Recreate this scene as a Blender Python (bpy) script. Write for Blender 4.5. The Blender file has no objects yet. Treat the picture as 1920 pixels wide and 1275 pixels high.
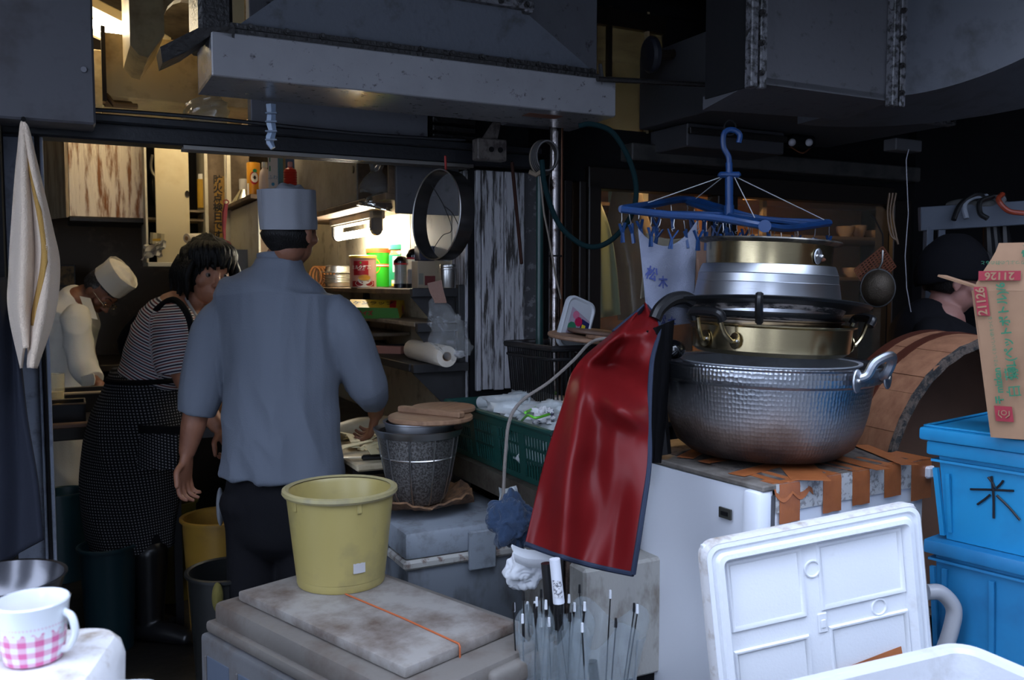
import bpy, bmesh, math, random
import numpy as np
from mathutils import Vector as V, Matrix as M, noise
random.seed(7)
S = bpy.context.scene
COL = S.collection
PI = math.pi
# ---------------------------------------------------------------- camera, world, exposure
CAMZ, FPX, PITCH = 1.42, 1650.0, math.radians(3.72)
cam = bpy.data.objects.new('camera', bpy.data.cameras.new('camera'))
COL.objects.link(cam)
cam.location = (0, 0, CAMZ)
cam.rotation_euler = (PI/2 - PITCH, 0, 0)
cam.data.lens = 36.0*FPX/1920.0
cam.data.sensor_width = 36
cam.data.clip_start = .05
cam.data.dof.use_dof = True
cam.data.dof.focus_distance = 2.55
cam.data.dof.aperture_fstop = 5.6
S.camera = cam
W = bpy.data.worlds.new('overcast_sky'); S.world = W; W.use_nodes = True
_bg = W.node_tree.nodes['Background']
_bg.inputs[0].default_value = (.66, .77, 1.0, 1)
_bg.inputs[1].default_value = 6.2
S.view_settings.view_transform = 'Standard'
S.view_settings.look = 'None'
S.view_settings.gamma = 1
S.view_settings.use_curve_mapping = False
S.view_settings.exposure = 0.0
TUBE_E = 85.0          # shelf tube emission
CEIL_E = 42.0          # kitchen ceiling tubes
DINE_E = 5.0           # warm lamp behind the window

# ---------------------------------------------------------------- pixel and room helpers
_c, _s = math.cos(PITCH), math.sin(PITCH)
def ray(px, py):
    dx, dy = (px-960)/FPX, (637.5-py)/FPX
    return V((dx, _c+dy*_s, -_s+dy*_c))
def P(px, py, D):
    d = ray(px, py); return V((0, 0, CAMZ)) + d*(D/d.y)
def PZ(px, py, z):
    d = ray(px, py); return V((0, 0, CAMZ)) + d*((z-CAMZ)/d.z)
PHI = math.radians(27.0)
AV = V((math.cos(PHI), math.sin(PHI), 0)); BV = V((-math.sin(PHI), math.cos(PHI), 0))
def R(u, v, z=0): return AV*u + BV*v + V((0, 0, z))
def UV(p): return (p.dot(AV), p.dot(BV), p.z)
def PV(px, py, v):
    d = ray(px, py); p = V((0, 0, CAMZ)) + d*(v/d.dot(BV)); return V(UV(p))
def PU(px, py, u):
    d = ray(px, py); p = V((0, 0, CAMZ)) + d*(u/d.dot(AV)); return V(UV(p))
def lerp(a, b, t): return a+(b-a)*t
def sm(t): return t*t*(3-2*t)
def interp(x, xs, ys):
    return float(np.interp(x, xs, ys))
def crv(pts, n=8, closed=False):
    """Catmull-Rom through pts"""
    pts = [V(p) for p in pts]; out = []; m = len(pts)
    rng = range(m if closed else m-1)
    for i in rng:
        if closed: p0, p1, p2, p3 = pts[i-1], pts[i], pts[(i+1) % m], pts[(i+2) % m]
        else:
            p1, p2 = pts[i], pts[i+1]
            p0 = pts[i-1] if i else p1*2-p2
            p3 = pts[i+2] if i+2 < m else p2*2-p1
        for k in range(n):
            t = k/n
            out.append(.5*((2*p1)+(p2-p0)*t+(2*p0-5*p1+4*p2-p3)*t*t+(3*p1-p0-3*p2+p3)*t**3))
    if not closed: out.append(pts[-1])
    return out
def frame(x, y=None, n=None, at=(0, 0, 0)):
    """matrix whose columns are x, y, normal"""
    x = V(x).normalized()
    if n is None: n = x.cross(V(y)).normalized()
    else: n = V(n).normalized()
    y = n.cross(x).normalized(); n = x.cross(y)
    m = M((x, y, n)).transposed().to_4x4(); m.translation = V(at); return m
def zto(d):
    d = V(d).normalized()
    return d.to_track_quat('Z', 'Y').to_matrix().to_4x4()

# ---------------------------------------------------------------- materials
MATS = {}
def mt(name, col, rough=.5, metal=0., d=None, ds=8., dt=(.45, .65), da=1., bump=0., bs=60., st=(1, 1, 1), coat=0., trans=0., alpha=1., spec=.5, emit=0., sheen=0., vary=.0, dd=4.):
    if name in MATS: return MATS[name]
    m = bpy.data.materials.new(name); m.use_nodes = True; MATS[name] = m
    nt = m.node_tree; N = nt.nodes; L = nt.links; b = N['Principled BSDF']
    c4 = tuple(col)+(1,)
    b.inputs['Base Color'].default_value = c4
    b.inputs['Roughness'].default_value = rough
    b.inputs['Metallic'].default_value = metal
    b.inputs['Specular IOR Level'].default_value = spec
    b.inputs['Coat Weight'].default_value = coat
    b.inputs['Transmission Weight'].default_value = trans
    b.inputs['Alpha'].default_value = alpha
    b.inputs['Sheen Weight'].default_value = sheen
    if emit:
        b.inputs['Emission Color'].default_value = c4; b.inputs['Emission Strength'].default_value = emit
    if d or bump or vary:
        tc = N.new('ShaderNodeTexCoord'); mp = N.new('ShaderNodeMapping'); mp.inputs['Scale'].default_value = st
        L.new(tc.outputs['Object'], mp.inputs[0])
    last = None
    if vary:
        n0 = N.new('ShaderNodeTexNoise'); n0.inputs['Scale'].default_value = ds*.4; n0.inputs['Detail'].default_value = 5
        L.new(mp.outputs[0], n0.inputs[0])
        x0 = N.new('ShaderNodeMix'); x0.data_type = 'RGBA'
        x0.inputs[6].default_value = tuple(v*(1-vary) for v in col)+(1,); x0.inputs[7].default_value = tuple(min(1, v*(1+vary)) for v in col)+(1,)
        L.new(n0.outputs[0], x0.inputs[0]); last = x0.outputs[2]
        L.new(last, b.inputs['Base Color'])
    if d:
        n1 = N.new('ShaderNodeTexNoise'); n1.inputs['Scale'].default_value = ds; n1.inputs['Detail'].default_value = dd; n1.inputs['Roughness'].default_value = .65
        rp = N.new('ShaderNodeMapRange'); rp.inputs[1].default_value = dt[0]; rp.inputs[2].default_value = dt[1]; rp.inputs[4].default_value = da
        x = N.new('ShaderNodeMix'); x.data_type = 'RGBA'; x.inputs[6].default_value = c4; x.inputs[7].default_value = tuple(d)+(1,)
        L.new(mp.outputs[0], n1.inputs[0]); L.new(n1.outputs[0], rp.inputs[0]); L.new(rp.outputs[0], x.inputs[0])
        if last: L.new(last, x.inputs[6])
        L.new(x.outputs[2], b.inputs['Base Color'])
    if bump:
        n2 = N.new('ShaderNodeTexNoise'); n2.inputs['Scale'].default_value = bs; n2.inputs['Detail'].default_value = 3
        bp = N.new('ShaderNodeBump'); bp.inputs['Strength'].default_value = bump; bp.inputs['Distance'].default_value = .004
        L.new(mp.outputs[0], n2.inputs[0]); L.new(n2.outputs[0], bp.inputs['Height']); L.new(bp.outputs[0], b.inputs['Normal'])
    return m
def nodes(m): return m.node_tree.nodes, m.node_tree.links, m.node_tree.nodes['Principled BSDF']
def mathn(N, L, op, a, b=None, c=None):
    n = N.new('ShaderNodeMath'); n.operation = op
    for i, x in enumerate((a, b, c)):
        if x is None: continue
        if isinstance(x, (int, float)): n.inputs[i].default_value = x
        else: L.new(x, n.inputs[i])
    return n.outputs[0]
def mixc(N, L, f, a, b):
    x = N.new('ShaderNodeMix'); x.data_type = 'RGBA'
    for i, v in ((0, f), (6, a), (7, b)):
        if isinstance(v, (int, float)): x.inputs[i].default_value = v
        elif isinstance(v, tuple): x.inputs[i].default_value = v+(1,)
        else: L.new(v, x.inputs[i])
    return x.outputs[2]
def film(name, col, op=.25, rough=.15, bump=.6, bs=14.):
    """thin clear plastic: part glossy/diffuse skin, part see-through"""
    if name in MATS: return MATS[name]
    m = mt(name, col, rough, bump=bump, bs=bs, alpha=op, spec=.8); return m

# ---------------------------------------------------------------- mesh builder
class G:
    def __init__(s): s.v = []; s.f = []; s.uv = []; s.mi = []; s.k = 0
    def add(s, vs, fs, mat=None, uv=None):
        o = len(s.v)
        for i, p in enumerate(vs):
            p = V(p); s.v.append(mat @ p if mat else p); s.uv.append(uv[i] if uv else (0, 0, 0))
        for f in fs: s.f.append(tuple(o+i for i in f)); s.mi.append(s.k)
        return s
    def box(s, c, d, bev=0, rot=None, seg=1):
        mat = M.Translation(V(c)) @ (rot.to_4x4() if rot else M.Identity(4))
        x, y, z = d[0]/2, d[1]/2, d[2]/2
        if bev <= 0:
            vs = [(i*x, j*y, k*z) for i in (-1, 1) for j in (-1, 1) for k in (-1, 1)]
            fs = [(0, 1, 3, 2), (4, 6, 7, 5), (0, 4, 5, 1), (2, 3, 7, 6), (0, 2, 6, 4), (1, 5, 7, 3)]
            return s.add(vs, fs, mat)
        bm = bmesh.new(); bmesh.ops.create_cube(bm, size=1)
        bmesh.ops.scale(bm, vec=d, verts=bm.verts)
        bmesh.ops.bevel(bm, geom=bm.edges[:]+bm.verts[:], offset=min(bev, min(d)*.49), segments=seg, affect='EDGES', profile=.5)
        bm.verts.index_update()
        s.add([v.co.copy() for v in bm.verts], [[v.index for v in f.verts] for f in bm.faces], mat); bm.free(); return s
    def b2(s, lo, hi, bev=0, seg=1):
        lo, hi = V(lo), V(hi); return s.box((lo+hi)/2, [abs(q) for q in (hi-lo)], bev, None, seg)
    def bar(s, a, b, w, h, bev=0, up=(0, 0, 1)):
        a, b = V(a), V(b); d = b-a; x = d.normalized(); u = V(up)
        if abs(x.dot(u)) > .98: u = V((1, 0, 0))
        y = u.cross(x).normalized(); z = x.cross(y)
        return s.box((a+b)/2, (d.length, w, h), bev, M((x, y, z)).transposed())
    def tube(s, pts, r, n=8, closed=False, caps=True, sq=None):
        pts = [V(p) for p in pts]; m = len(pts)
        rs = r if isinstance(r, (list, tuple)) else [r]*m
        T = []
        for i in range(m):
            a = pts[i-1] if (i or closed) else pts[0]; b = pts[(i+1) % m] if (i+1 < m or closed) else pts[-1]
            t = (b-a); T.append(t.normalized() if t.length > 1e-9 else V((0, 0, 1)))
        nrm = T[0].orthogonal().normalized(); vs = []; uv = []; L = 0
        for i in range(m):
            if i: L += (pts[i]-pts[i-1]).length
            nrm = (nrm - T[i]*nrm.dot(T[i]))
            nrm = nrm.normalized() if nrm.length > 1e-6 else T[i].orthogonal().normalized()
            bn = T[i].cross(nrm)
            for k in range(n):
                a = 2*PI*k/n; vs.append(pts[i]+(nrm*math.cos(a)+bn*math.sin(a))*rs[i]); uv.append((a, L, 0))
        fs = []
        for i in range(m if closed else m-1):
            j = (i+1) % m
            for k in range(n):
                q = (k+1) % n; fs.append((i*n+k, i*n+q, j*n+q, j*n+k))
        if caps and not closed: fs.append(tuple(range(n))[::-1]); fs.append(tuple((m-1)*n+k for k in range(n)))
        return s.add(vs, fs, None, uv)
    def lathe(s, prof, n=32, at=(0, 0, 0), mat=None, a0=0, a1=2*PI, sx=1, sy=1, wob=None):
        vs = []; uv = []; full = abs(a1-a0-2*PI) < 1e-6; m = n if full else n+1; L = 0
        for i, (r, z) in enumerate(prof):
            if i: L += math.hypot(r-prof[i-1][0], z-prof[i-1][1])
            for k in range(m):
                a = a0+(a1-a0)*k/n; rr = r+(wob(a, z) if wob and r > 1e-6 else 0)
                vs.append((rr*math.cos(a)*sx, rr*math.sin(a)*sy, z)); uv.append((a, L, 0))
        fs = []
        for i in range(len(prof)-1):
            for k in range(n):
                q = (k+1) % m
                A, B, C_, D = i*m+k, i*m+q, (i+1)*m+q, (i+1)*m+k
                if prof[i][0] < 1e-7: fs.append((A, C_, D))
                elif prof[i+1][0] < 1e-7: fs.append((A, B, D))
                else: fs.append((A, B, C_, D))
        mm = M.Translation(V(at)) @ (mat if mat else M.Identity(4))
        return s.add(vs, fs, mm, uv)
    def cyl(s, a, b, r, n=16, r2=None):
        a, b = V(a), V(b); r2 = r if r2 is None else r2; L = (b-a).length
        return s.lathe([(0, 0), (r, 0), (r2, L), (0, L)], n, a, zto(b-a))
    def sph(s, c, r, n=16, m=10, rot=None):
        r = r if isinstance(r, (tuple, list)) else (r, r, r)
        pr = [(math.sin(PI*i/m), -math.cos(PI*i/m)) for i in range(m+1)]; pr[0] = (0, -1); pr[-1] = (0, 1)
        mm = (rot.to_4x4() if rot else M.Identity(4)) @ M.Diagonal((*r, 1))
        return s.lathe(pr, n, c, mm)
    def grid(s, fn, nu, nv, th=0., uvs=(1, 1)):
        g = [[V(fn(i/nu, j/nv)) for j in range(nv+1)] for i in range(nu+1)]
        w = nv+1; vs = [p for r_ in g for p in r_]; uv = [(i/nu*uvs[0], j/nv*uvs[1], 0) for i in range(nu+1) for j in range(nv+1)]
        fs = [(i*w+j, (i+1)*w+j, (i+1)*w+j+1, i*w+j+1) for i in range(nu) for j in range(nv)]
        if th:
            N = []
            for i in range(nu+1):
                for j in range(nv+1):
                    a = g[min(i+1, nu)][j]-g[max(i-1, 0)][j]; b = g[i][min(j+1, nv)]-g[i][max(j-1, 0)]
                    c = a.cross(b); N.append(c.normalized() if c.length > 1e-12 else V((0, 0, 1)))
            k = len(vs); vs = vs+[vs[i]-N[i]*th for i in range(k)]; uv = uv+uv
            fs = fs+[tuple(k+q for q in f[::-1]) for f in fs]
            rim = [(i, 0) for i in range(nu)]+[(nu, j) for j in range(nv)]+[(i, nv) for i in range(nu, 0, -1)]+[(0, j) for j in range(nv, 0, -1)]
            ids = [i*w+j for i, j in rim]
            for q in range(len(ids)):
                a, b = ids[q], ids[(q+1) % len(ids)]; fs.append((b, a, a+k, b+k))
        return s.add(vs, fs, None, uv)
    def prism(s, poly, z0, z1, mat=None):
        n = len(poly); vs = [(x, y, z0) for x, y in poly]+[(x, y, z1) for x, y in poly]
        fs = [tuple(range(n))[::-1], tuple(range(n, 2*n))]+[(i, (i+1) % n, n+(i+1) % n, n+i) for i in range(n)]
        return s.add(vs, fs, mat)
    def loft(s, rings, caps=True):
        n = len(rings[0]); vs = [p for r_ in rings for p in r_]
        fs = [(i*n+k, i*n+(k+1) % n, (i+1)*n+(k+1) % n, (i+1)*n+k) for i in range(len(rings)-1) for k in range(n)]
        if caps: fs += [tuple(range(n))[::-1], tuple((len(rings)-1)*n+k for k in range(n))]
        return s.add(vs, fs)
    def limb(s, pts, rad, n=14, side=(1, 0, 0), sub=4, cap=True):
        """closed tapering limb; rad entries r or (r_side, r_other)"""
        P_ = [V(p) for p in pts]; rr = [(q if isinstance(q, (tuple, list)) else (q, q)) for q in rad]
        pts = crv(P_, sub) if len(P_) > 1 else P_
        m = len(pts); rad = [tuple(interp(i/sub, range(len(rr)), [q[k] for q in rr]) for k in (0, 1)) for i in range(m)]
        sd = V(side); rings = []
        ts = []
        for i in range(m):
            t = (pts[min(i+1, m-1)]-pts[max(i-1, 0)]).normalized(); ts.append(t)
        def ring(p, t, a, b):
            x = (sd-t*sd.dot(t)); x = x.normalized() if x.length > 1e-4 else t.orthogonal().normalized(); y = t.cross(x)
            return [p+x*math.cos(2*PI*k/n)*a+y*math.sin(2*PI*k/n)*b for k in range(n)]
        def endcap(p, t, a, b, sgn):
            o = []
            for q in (.35, .7, .9, .99):
                e = math.sqrt(1-q*q)
                o.append(ring(p+t*sgn*q*min(a, b)*.8, t, a*e, b*e))
            return o
        body = [ring(pts[i], ts[i], *rad[i]) for i in range(m)]
        if cap: body = endcap(pts[0], ts[0], *rad[0], -1)[::-1]+body+endcap(pts[-1], ts[-1], *rad[-1], 1)
        return s.loft(body)
    def mesh(s, name='m'):
        me = bpy.data.meshes.new(name); me.from_pydata([tuple(p) for p in s.v], [], s.f)
        if any(s.mi): me.polygons.foreach_set('material_index', s.mi)
        if any(q[0] or q[1] for q in s.uv):
            at = me.attributes.new('uvw', 'FLOAT_VECTOR', 'POINT'); at.data.foreach_set('vector', [c for q in s.uv for c in q])
        me.update(); return me
def place(name, me, mat, parent=None, ang=35, smooth=True, loc=None, rotz=0):
    ms = mat if isinstance(mat, (list, tuple)) else [mat]
    for q in ms: me.materials.append(q)
    if smooth:
        me.polygons.foreach_set('use_smooth', [True]*len(me.polygons))
        if ang < 180: me.set_sharp_from_angle(angle=math.radians(ang))
    o = bpy.data.objects.new(name, me); COL.objects.link(o)
    if parent: o.parent = parent
    if loc is not None: o.location = loc; o.rotation_euler = (0, 0, rotz)
    return o
def ob(name, g, mat, parent=None, **k):
    me = g.mesh(name); return place(name, me, mat, parent, **k)
def tag(o, label, cat, group=None, kind=None):
    if label: o['label'] = label
    if cat: o['category'] = cat
    if group: o['group'] = group
    if kind: o['kind'] = kind
    return o
def T(name, label, cat, loc=(0, 0, 0), rotz=0., group=None, rot=None):
    o = bpy.data.objects.new(name, None); COL.objects.link(o); o.empty_display_size = .05
    o.location = V(loc); o.rotation_euler = rot if rot else (0, 0, rotz)
    return tag(o, label, cat, group)
def WL(root, p):
    """world point -> local of root"""
    m = M.Translation(root.location) @ root.rotation_euler.to_matrix().to_4x4()
    return m.inverted() @ V(p)
def struct(name, g, mat, room=True, **k):
    o = ob(name, g, mat, None, smooth=k.pop('smooth', False), **k); o['kind'] = 'structure'
    if room: o.rotation_euler = (0, 0, PHI)
    return o
def dup(o, parent=None):
    c = o.copy(); COL.objects.link(c)
    if parent: c.parent = parent
    for ch in list(o.children): dup(ch, c)
    return c
def relabel(o, label, group=None):
    o['label'] = label
    if group: o['group'] = group
    return o
def txt(s, size, mat, parent, mtx, name='lettering', bend=None, ext=0., spacing=1., vert=False, bold=0.):
    cu = bpy.data.curves.new('t', 'FONT'); cu.body = s; cu.size = size; cu.align_x = 'CENTER'; cu.align_y = 'CENTER'
    cu.space_character = spacing; cu.resolution_u = 3; cu.extrude = ext; cu.offset = bold
    if vert: cu.body = '\n'.join(s); cu.space_line = vert
    o = bpy.data.objects.new('t', cu); COL.objects.link(o)
    dg = bpy.context.evaluated_depsgraph_get(); me = bpy.data.meshes.new_from_object(o.evaluated_get(dg))
    bpy.data.objects.remove(o); bpy.data.curves.remove(cu)
    for v in me.vertices:
        p = v.co.copy()
        if bend:
            a = p.x/bend; p = V((math.sin(a)*(bend+p.z), p.y, math.cos(a)*(bend+p.z)-bend))
        v.co = mtx @ p
    me.name = name
    return place(name, me, mat, parent, smooth=False)
def remesh(g, vox, it=6, fac=.5):
    me = g.mesh('tmp'); o = bpy.data.objects.new('tmp', me); COL.objects.link(o)
    md = o.modifiers.new('r', 'REMESH'); md.mode = 'VOXEL'; md.voxel_size = vox; md.use_smooth_shade = True
    if it:
        ms = o.modifiers.new('s', 'SMOOTH'); ms.factor = fac; ms.iterations = it
    dg = bpy.context.evaluated_depsgraph_get(); r = bpy.data.meshes.new_from_object(o.evaluated_get(dg))
    bpy.data.objects.remove(o); bpy.data.meshes.remove(me)
    return r
def displace(me, fn):
    n = len(me.vertices); co = np.empty(n*3); me.vertices.foreach_get('co', co); co = co.reshape(-1, 3)
    no = np.empty(n*3); me.vertices.foreach_get('normal', no); no = no.reshape(-1, 3)
    d = np.array([fn(V(co[i])) for i in range(n)])
    co += no*d[:, None]; me.vertices.foreach_set('co', co.ravel()); me.update()
# ================================================================ STRUCTURE
m_floor = mt('wet_concrete', (.014, .012, .010), .5, d=(.05, .04, .028), ds=5, dt=(.5, .72), bump=.5, bs=30)
m_cream = mt('greasy_cream_plaster', (.50, .43, .30), .55, d=(.13, .085, .045), ds=9, dt=(.54, .78), bump=.3, bs=40, vary=.25)
m_dark = mt('near_black', (.006, .006, .007), .85, spec=.2, bump=.4, bs=40)
m_brown = mt('dark_brown_aluminium', (.012, .008, .006), .45)
m_beam = mt('blackened_steel', (.012, .013, .016), .38, bump=.3, bs=60)
m_ceil = mt('stained_ceiling', (.30, .24, .16), .8, d=(.08, .05, .03), ds=4, dt=(.4, .7))
m_duct = mt('grimy_galvanised_paint', (.115, .118, .135), .5, d=(.015, .013, .015), ds=26, dt=(.60, .70), bump=.25, bs=50, vary=.2, dd=8)
m_duct2 = mt('grimy_duct_dark', (.062, .062, .070), .55, d=(.02, .018, .02), ds=22, dt=(.58, .70), bump=.25, bs=50, dd=8)
m_hood = mt('hood_white_paint', (.17, .17, .18), .24, d=(.03, .027, .027), ds=38, dt=(.60, .69), bump=.15, bs=50, vary=.12, dd=8)
m_grease = mt('black_grease', (.010, .009, .009), .4, bump=1., bs=70)
m_steel = mt('brushed_steel', (.55, .54, .52), .32, 1., bump=.06, bs=90, st=(1, 1, 12))
m_plank = mt('peeling_white_paint', (.36, .36, .38), .5, d=(.03, .026, .024), ds=7, dt=(.50, .60), bump=.6, bs=30, st=(9, 9, .9), dd=9)
m_glass = mt('dusty_window_glass', (.35, .33, .28), .05, alpha=.10, spec=.5)

g = G().b2((-6, -9, -.05), (7, 7, 0)); o = struct('floor', g, m_floor)
struct('floor_bounce', G().b2((-6, -8.8, .0), (7, 2.0, .004)), mt('street_bounce', (.09, .09, .09), .8))  # unseen lighter street strip, added to bounce light onto pots and hood
# kitchen shell
struct('wall_back', G().b2((-1.3, 6.2, 0), (1.5, 6.3, 3.1)), mt('sooty_plaster', (.07, .05, .032), .7, d=(.2, .15, .09), ds=5, dt=(.55, .8)))
wr = struct('wall_right', G().b2((1.37, 3.16, 0), (1.46, 6.3, 3.1)), mt('joint_dark', (.10, .08, .05), .8))
vv = [3.17, 3.62, 4.18, 4.74, 5.3, 6.2]
for i in range(5):
    o = ob('wall_panel', G().b2((1.350, vv[i]+.002, .02), (1.372, vv[i+1]-.002, 3.0), .002), m_cream, wr)
struct('wall_left', G().b2((-1.3, 3.05, 0), (-1.2, 6.3, 3.1)), m_dark)
struct('ceiling', G().b2((-1.9, 2.951, 3.0), (5.1, 6.3, 3.1)), m_ceil)
struct('wall_above_canopy', G().b2((-1.9, 2.95, 2.68), (5.1, 3.0, 6.0)), m_dark)
# front beam with its sliding rails
uL = PV(60, 260, 3.0)[0]
g = G().b2((-.75, 2.96, 1.850), (1.62, 3.06, 1.905), .006).b2((-.75, 2.93, 1.900), (1.62, 2.99, 1.925), .004)
beam = struct('trim_1', g, m_beam)
for k in range(3):
    ob('sliding_rail', G().b2((.35, 2.957+.03*k, 1.838), (1.35, 2.963+.03*k, 1.852), .001), mt('worn_rail', (.35, .33, .3), .35, 1.), beam)
ob('cable', G().tube([(u, 2.925, 1.93+.006*math.sin(u*5)) for u in np.linspace(-.7, 1.3, 20)], .006, 6), m_beam, beam)
# grey board behind the hood
a, b = PV(468, 240, 3.0), PV(797, 240, 3.0)
struct('wall_front', G().b2((a[0], 2.97, 1.925), (b[0], 3.03, 2.40), .003), m_duct)
a2 = PV(800, 260, 3.0)[0]
o = struct('trim_2', G().b2((a2+.01, 3.0, 1.925), (1.60, 3.05, 2.5)), m_dark)
for k in range(5):
    ob('slat', G().b2((a2+.015, 2.975, 1.935+k*.030), (PV(888, 260, 3.0)[0], 3.0, 1.957+k*.030), .004), m_grease, o)
# pillar with vertical planks
pl = struct('wall_pillar', G().b2((1.362, 3.02, 0), (1.66, 3.17, 1.845)), m_dark)
pu = [PV(x, 500, 3.0)[0] for x in (893, 903, 926, 945, 964, 984)]
for i in range(5):
    off = (.0, .006, .003, .007, .002)[i]
    ob('plank', G().b2((pu[i]+.0015, 3.0-off, 1.012+.004*(i % 2)), (pu[i+1]-.0015, 3.021, 1.838), .0025), m_plank, pl)
ob('side_board', G().b2((1.352, 3.04, .9), (1.364, 3.168, 1.84), .002), m_plank, pl)
u0, u1 = PV(986, 500, 3.0)[0], PV(1012, 500, 3.0)[0]
ob('corner_board', G().b2((u0, 3.008, .6), (u1, 3.03, 1.84), .004), mt('dark_grey_board', (.05, .05, .055), .6, d=(.15, .15, .16), ds=30, dt=(.55, .62)), pl)
# window wall
WV = 3.15
wu0, wu1 = PV(1066, 400, WV)[0], PV(1665, 450, WV)[0]
ZT, ZB = 1.84, 0.93
uo0, uo1 = 1.80, PV(1246, 150, WV)[0]
g = G()
g.b2((1.60, WV, 0), (5.2, WV+.08, ZB)); g.b2((1.60, WV, ZT), (5.2, WV+.08, 2.065)); g.b2((1.6, WV, 2.56), (5.2, WV+.08, 3.1))
g.b2((uo1, WV, 2.06), (5.2, WV+.08, 2.57)); g.b2((1.6, WV, 2.06), (uo0, WV+.08, 2.57))
g.b2((1.60, WV, ZB), (wu0, WV+.08, ZT)); g.b2((wu1, WV, ZB), (5.2, WV+.08, ZT))
struct('wall_window', g, m_dark)
win = struct('window_1', G().b2((wu0, WV+.03, ZB), (wu1, WV+.034, ZT)), m_glass)
def wbar(x0, x1, nm, z0=ZB, z1=ZT, pr=.03):
    ob(nm, G().b2((PV(x0, 500, WV)[0], WV-pr, z0), (PV(x1, 500, WV)[0], WV+.06, z1), .004), m_brown, win, smooth=False)
wbar(1052, 1066, 'jamb'); wbar(1082, 1095, 'jamb', pr=.02); wbar(1096, 1119, 'jamb', pr=.035)
wbar(1340, 1377, 'mullion', pr=.02); wbar(1665, 1700, 'jamb')
ob('head_rail', G().b2((PV(1096, 400, WV)[0], WV-.035, ZT-.03), (wu1, WV+.05, ZT+.06), .004), m_brown, win, smooth=False)
ob('sill_rail', G().b2((wu0, WV-.05, ZB-.03), (wu1, WV+.06, ZB+.05), .004), m_brown, win, smooth=False)
w2 = struct('window_2', G().b2((uo0, WV+.02, 2.06), (uo1, WV+.026, 2.57)), mt('yellowed_pane', (.62, .46, .2), .25, alpha=.42, d=(.25, .17, .06), ds=6, dt=(.4, .7), spec=.3))
ob('glazing_bar', G().b2((PV(1212, 150, WV)[0], WV-.004, 2.06), (PV(1216, 150, WV)[0], WV+.018, 2.57)), mt('pale_bar', (.35, .27, .15), .5), w2, smooth=False)
ob('glazing_bar', G().b2((PV(1140, 90, WV)[0], WV-.004, 2.28), (PV(1147, 90, WV)[0], WV+.018, 2.57)), m_brown, w2, smooth=False)
ob('top_strip', G().b2((uo0, WV-.006, 2.49), (uo1, WV+.03, 2.56)), m_brown, w2, smooth=False)
# lintel plank over the window
a, b = PV(1180, 330, 3.08), PV(1720, 345, 3.08)
struct('trim_3', G().b2((a[0], 3.06, 1.93), (b[0], 3.15, 2.0), .005), mt('dark_grey_lintel', (.05, .047, .045), .6, d=(.02, .02, .02), ds=12))
# dining side room behind the window
struct('wall_side', G().b2((1.46, 5.4, 0), (5.2, 5.5, 3.1)), mt('warm_dim_plaster', (.20, .12, .06), .7, d=(.08, .05, .03), ds=5))
struct('wall_far_right', G().b2((5.1, -9., 0), (5.2, 5.5, 6.)), m_dark)  # runs on unseen past the room, lengthened to shut out light from the right
struct('wall_right_alley', G().b2((PV(1705, 500, 3.12)[0], 3.10, 0), (5.1, 3.149, 2.6)), m_dark)
# unseen canopy and outer walls, added and sized to block sky light
struct('ceiling_sky_block', G().b2((-1.9, 1.35, 2.6), (5.1, 2.95, 2.68)), m_dark)
m_opp = mt('grey_sky_block', (.16, .165, .18), .8)
struct('wall_sky_block_left', G().b2((-6.5, -6.2, 0), (-1.7, -6, 9.0)), m_opp, room=False)
struct('wall_sky_block_right', G().b2((-.2, -6.2, 0), (9, -6, 9.0)), m_opp, room=False)
struct('wall_street_left', G().b2((-10, -8, 0), (-9.8, 6, 3.0)), m_opp, room=False)
struct('wall_outer_left', G().b2((-1.9, 2.2, 0), (-1.8, 6.3, 3.1)), m_dark)
# left jamb of the opening: aluminium strips
jm = struct('door_1', G().b2((PV(14, 600, 2.99)[0]-.1, 3.0, 0), (PV(74, 600, 2.99)[0], 3.05, 1.85), .003), mt('pale_blue_jamb', (.26, .29, .36), .5, d=(.12, .12, .14), ds=20, dt=(.5, .75)))
for x0, x1, pr, c in ((74, 80, .02, 'l'), (81, 87, .035, 'd'), (88, 95, .015, 'l')):
    ob('frame_strip', G().b2((PV(x0, 700, 2.99)[0], 2.99-pr, 0), (PV(x1, 700, 2.99)[0], 3.05, 1.85), .002), MATS['pale_blue_jamb'] if c == 'l' else m_dark, jm, smooth=False)

# ================================================================ DUCTS AND HOODS
def bolts(parent, pts, d, r=.008, mat=None):
    base = None
    for p in pts:
        if base is None:
            base = ob('bolt', G().cyl((0, 0, 0), V(d)*.010, r, 6).cyl(V(d)*.010, V(d)*.016, r*.6, 6), mat or m_grease, parent); q = base
        else: q = base.copy(); COL.objects.link(q)
        q.location = p
def roomthing(name, label, cat, group=None): return T(name, label, cat, (0, 0, 0), PHI, group)
# main hood
h = roomthing('range_hood', 'long shallow white-painted hood tray with sooty edges hanging above the kitchen opening', 'hood')
hu0, hu1 = PV(397, 110, 2.40)[0], PV(1155, 190, 2.40)[0]
g = G().b2((hu0, 2.40, 1.952), (hu1, 2.412, 2.066), .003).b2((hu0, 2.412, 1.952), (hu0+.012, 2.66, 2.066)).b2((hu1-.012, 2.412, 1.952), (hu1, 2.66, 2.066)).b2((hu0, 2.412, 1.952), (hu1, 2.66, 1.962))
g.b2((hu0, 2.64, 1.952), (hu1, 2.66, 2.066)).b2((hu0+.02, 2.42, 2.05), (hu1-.02, 2.66, 2.062))
ob('tray', g, m_hood, h, smooth=False)
ob('rust_patch', G().b2((PU(1010, 225, 1.3)[0]+.02, 2.47, 1.9505), (1.44, 2.52, 1.9525)), mt('rust', (.10, .03, .012), .8), h)
dk = roomthing('exhaust_duct', 'dark greasy tapered duct with bolted flanges rising from the long white hood', 'duct')
d0, d1 = PV(425, 90, 2.43)[0], PV(1122, 130, 2.43)[0]
zb = 2.066
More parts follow.
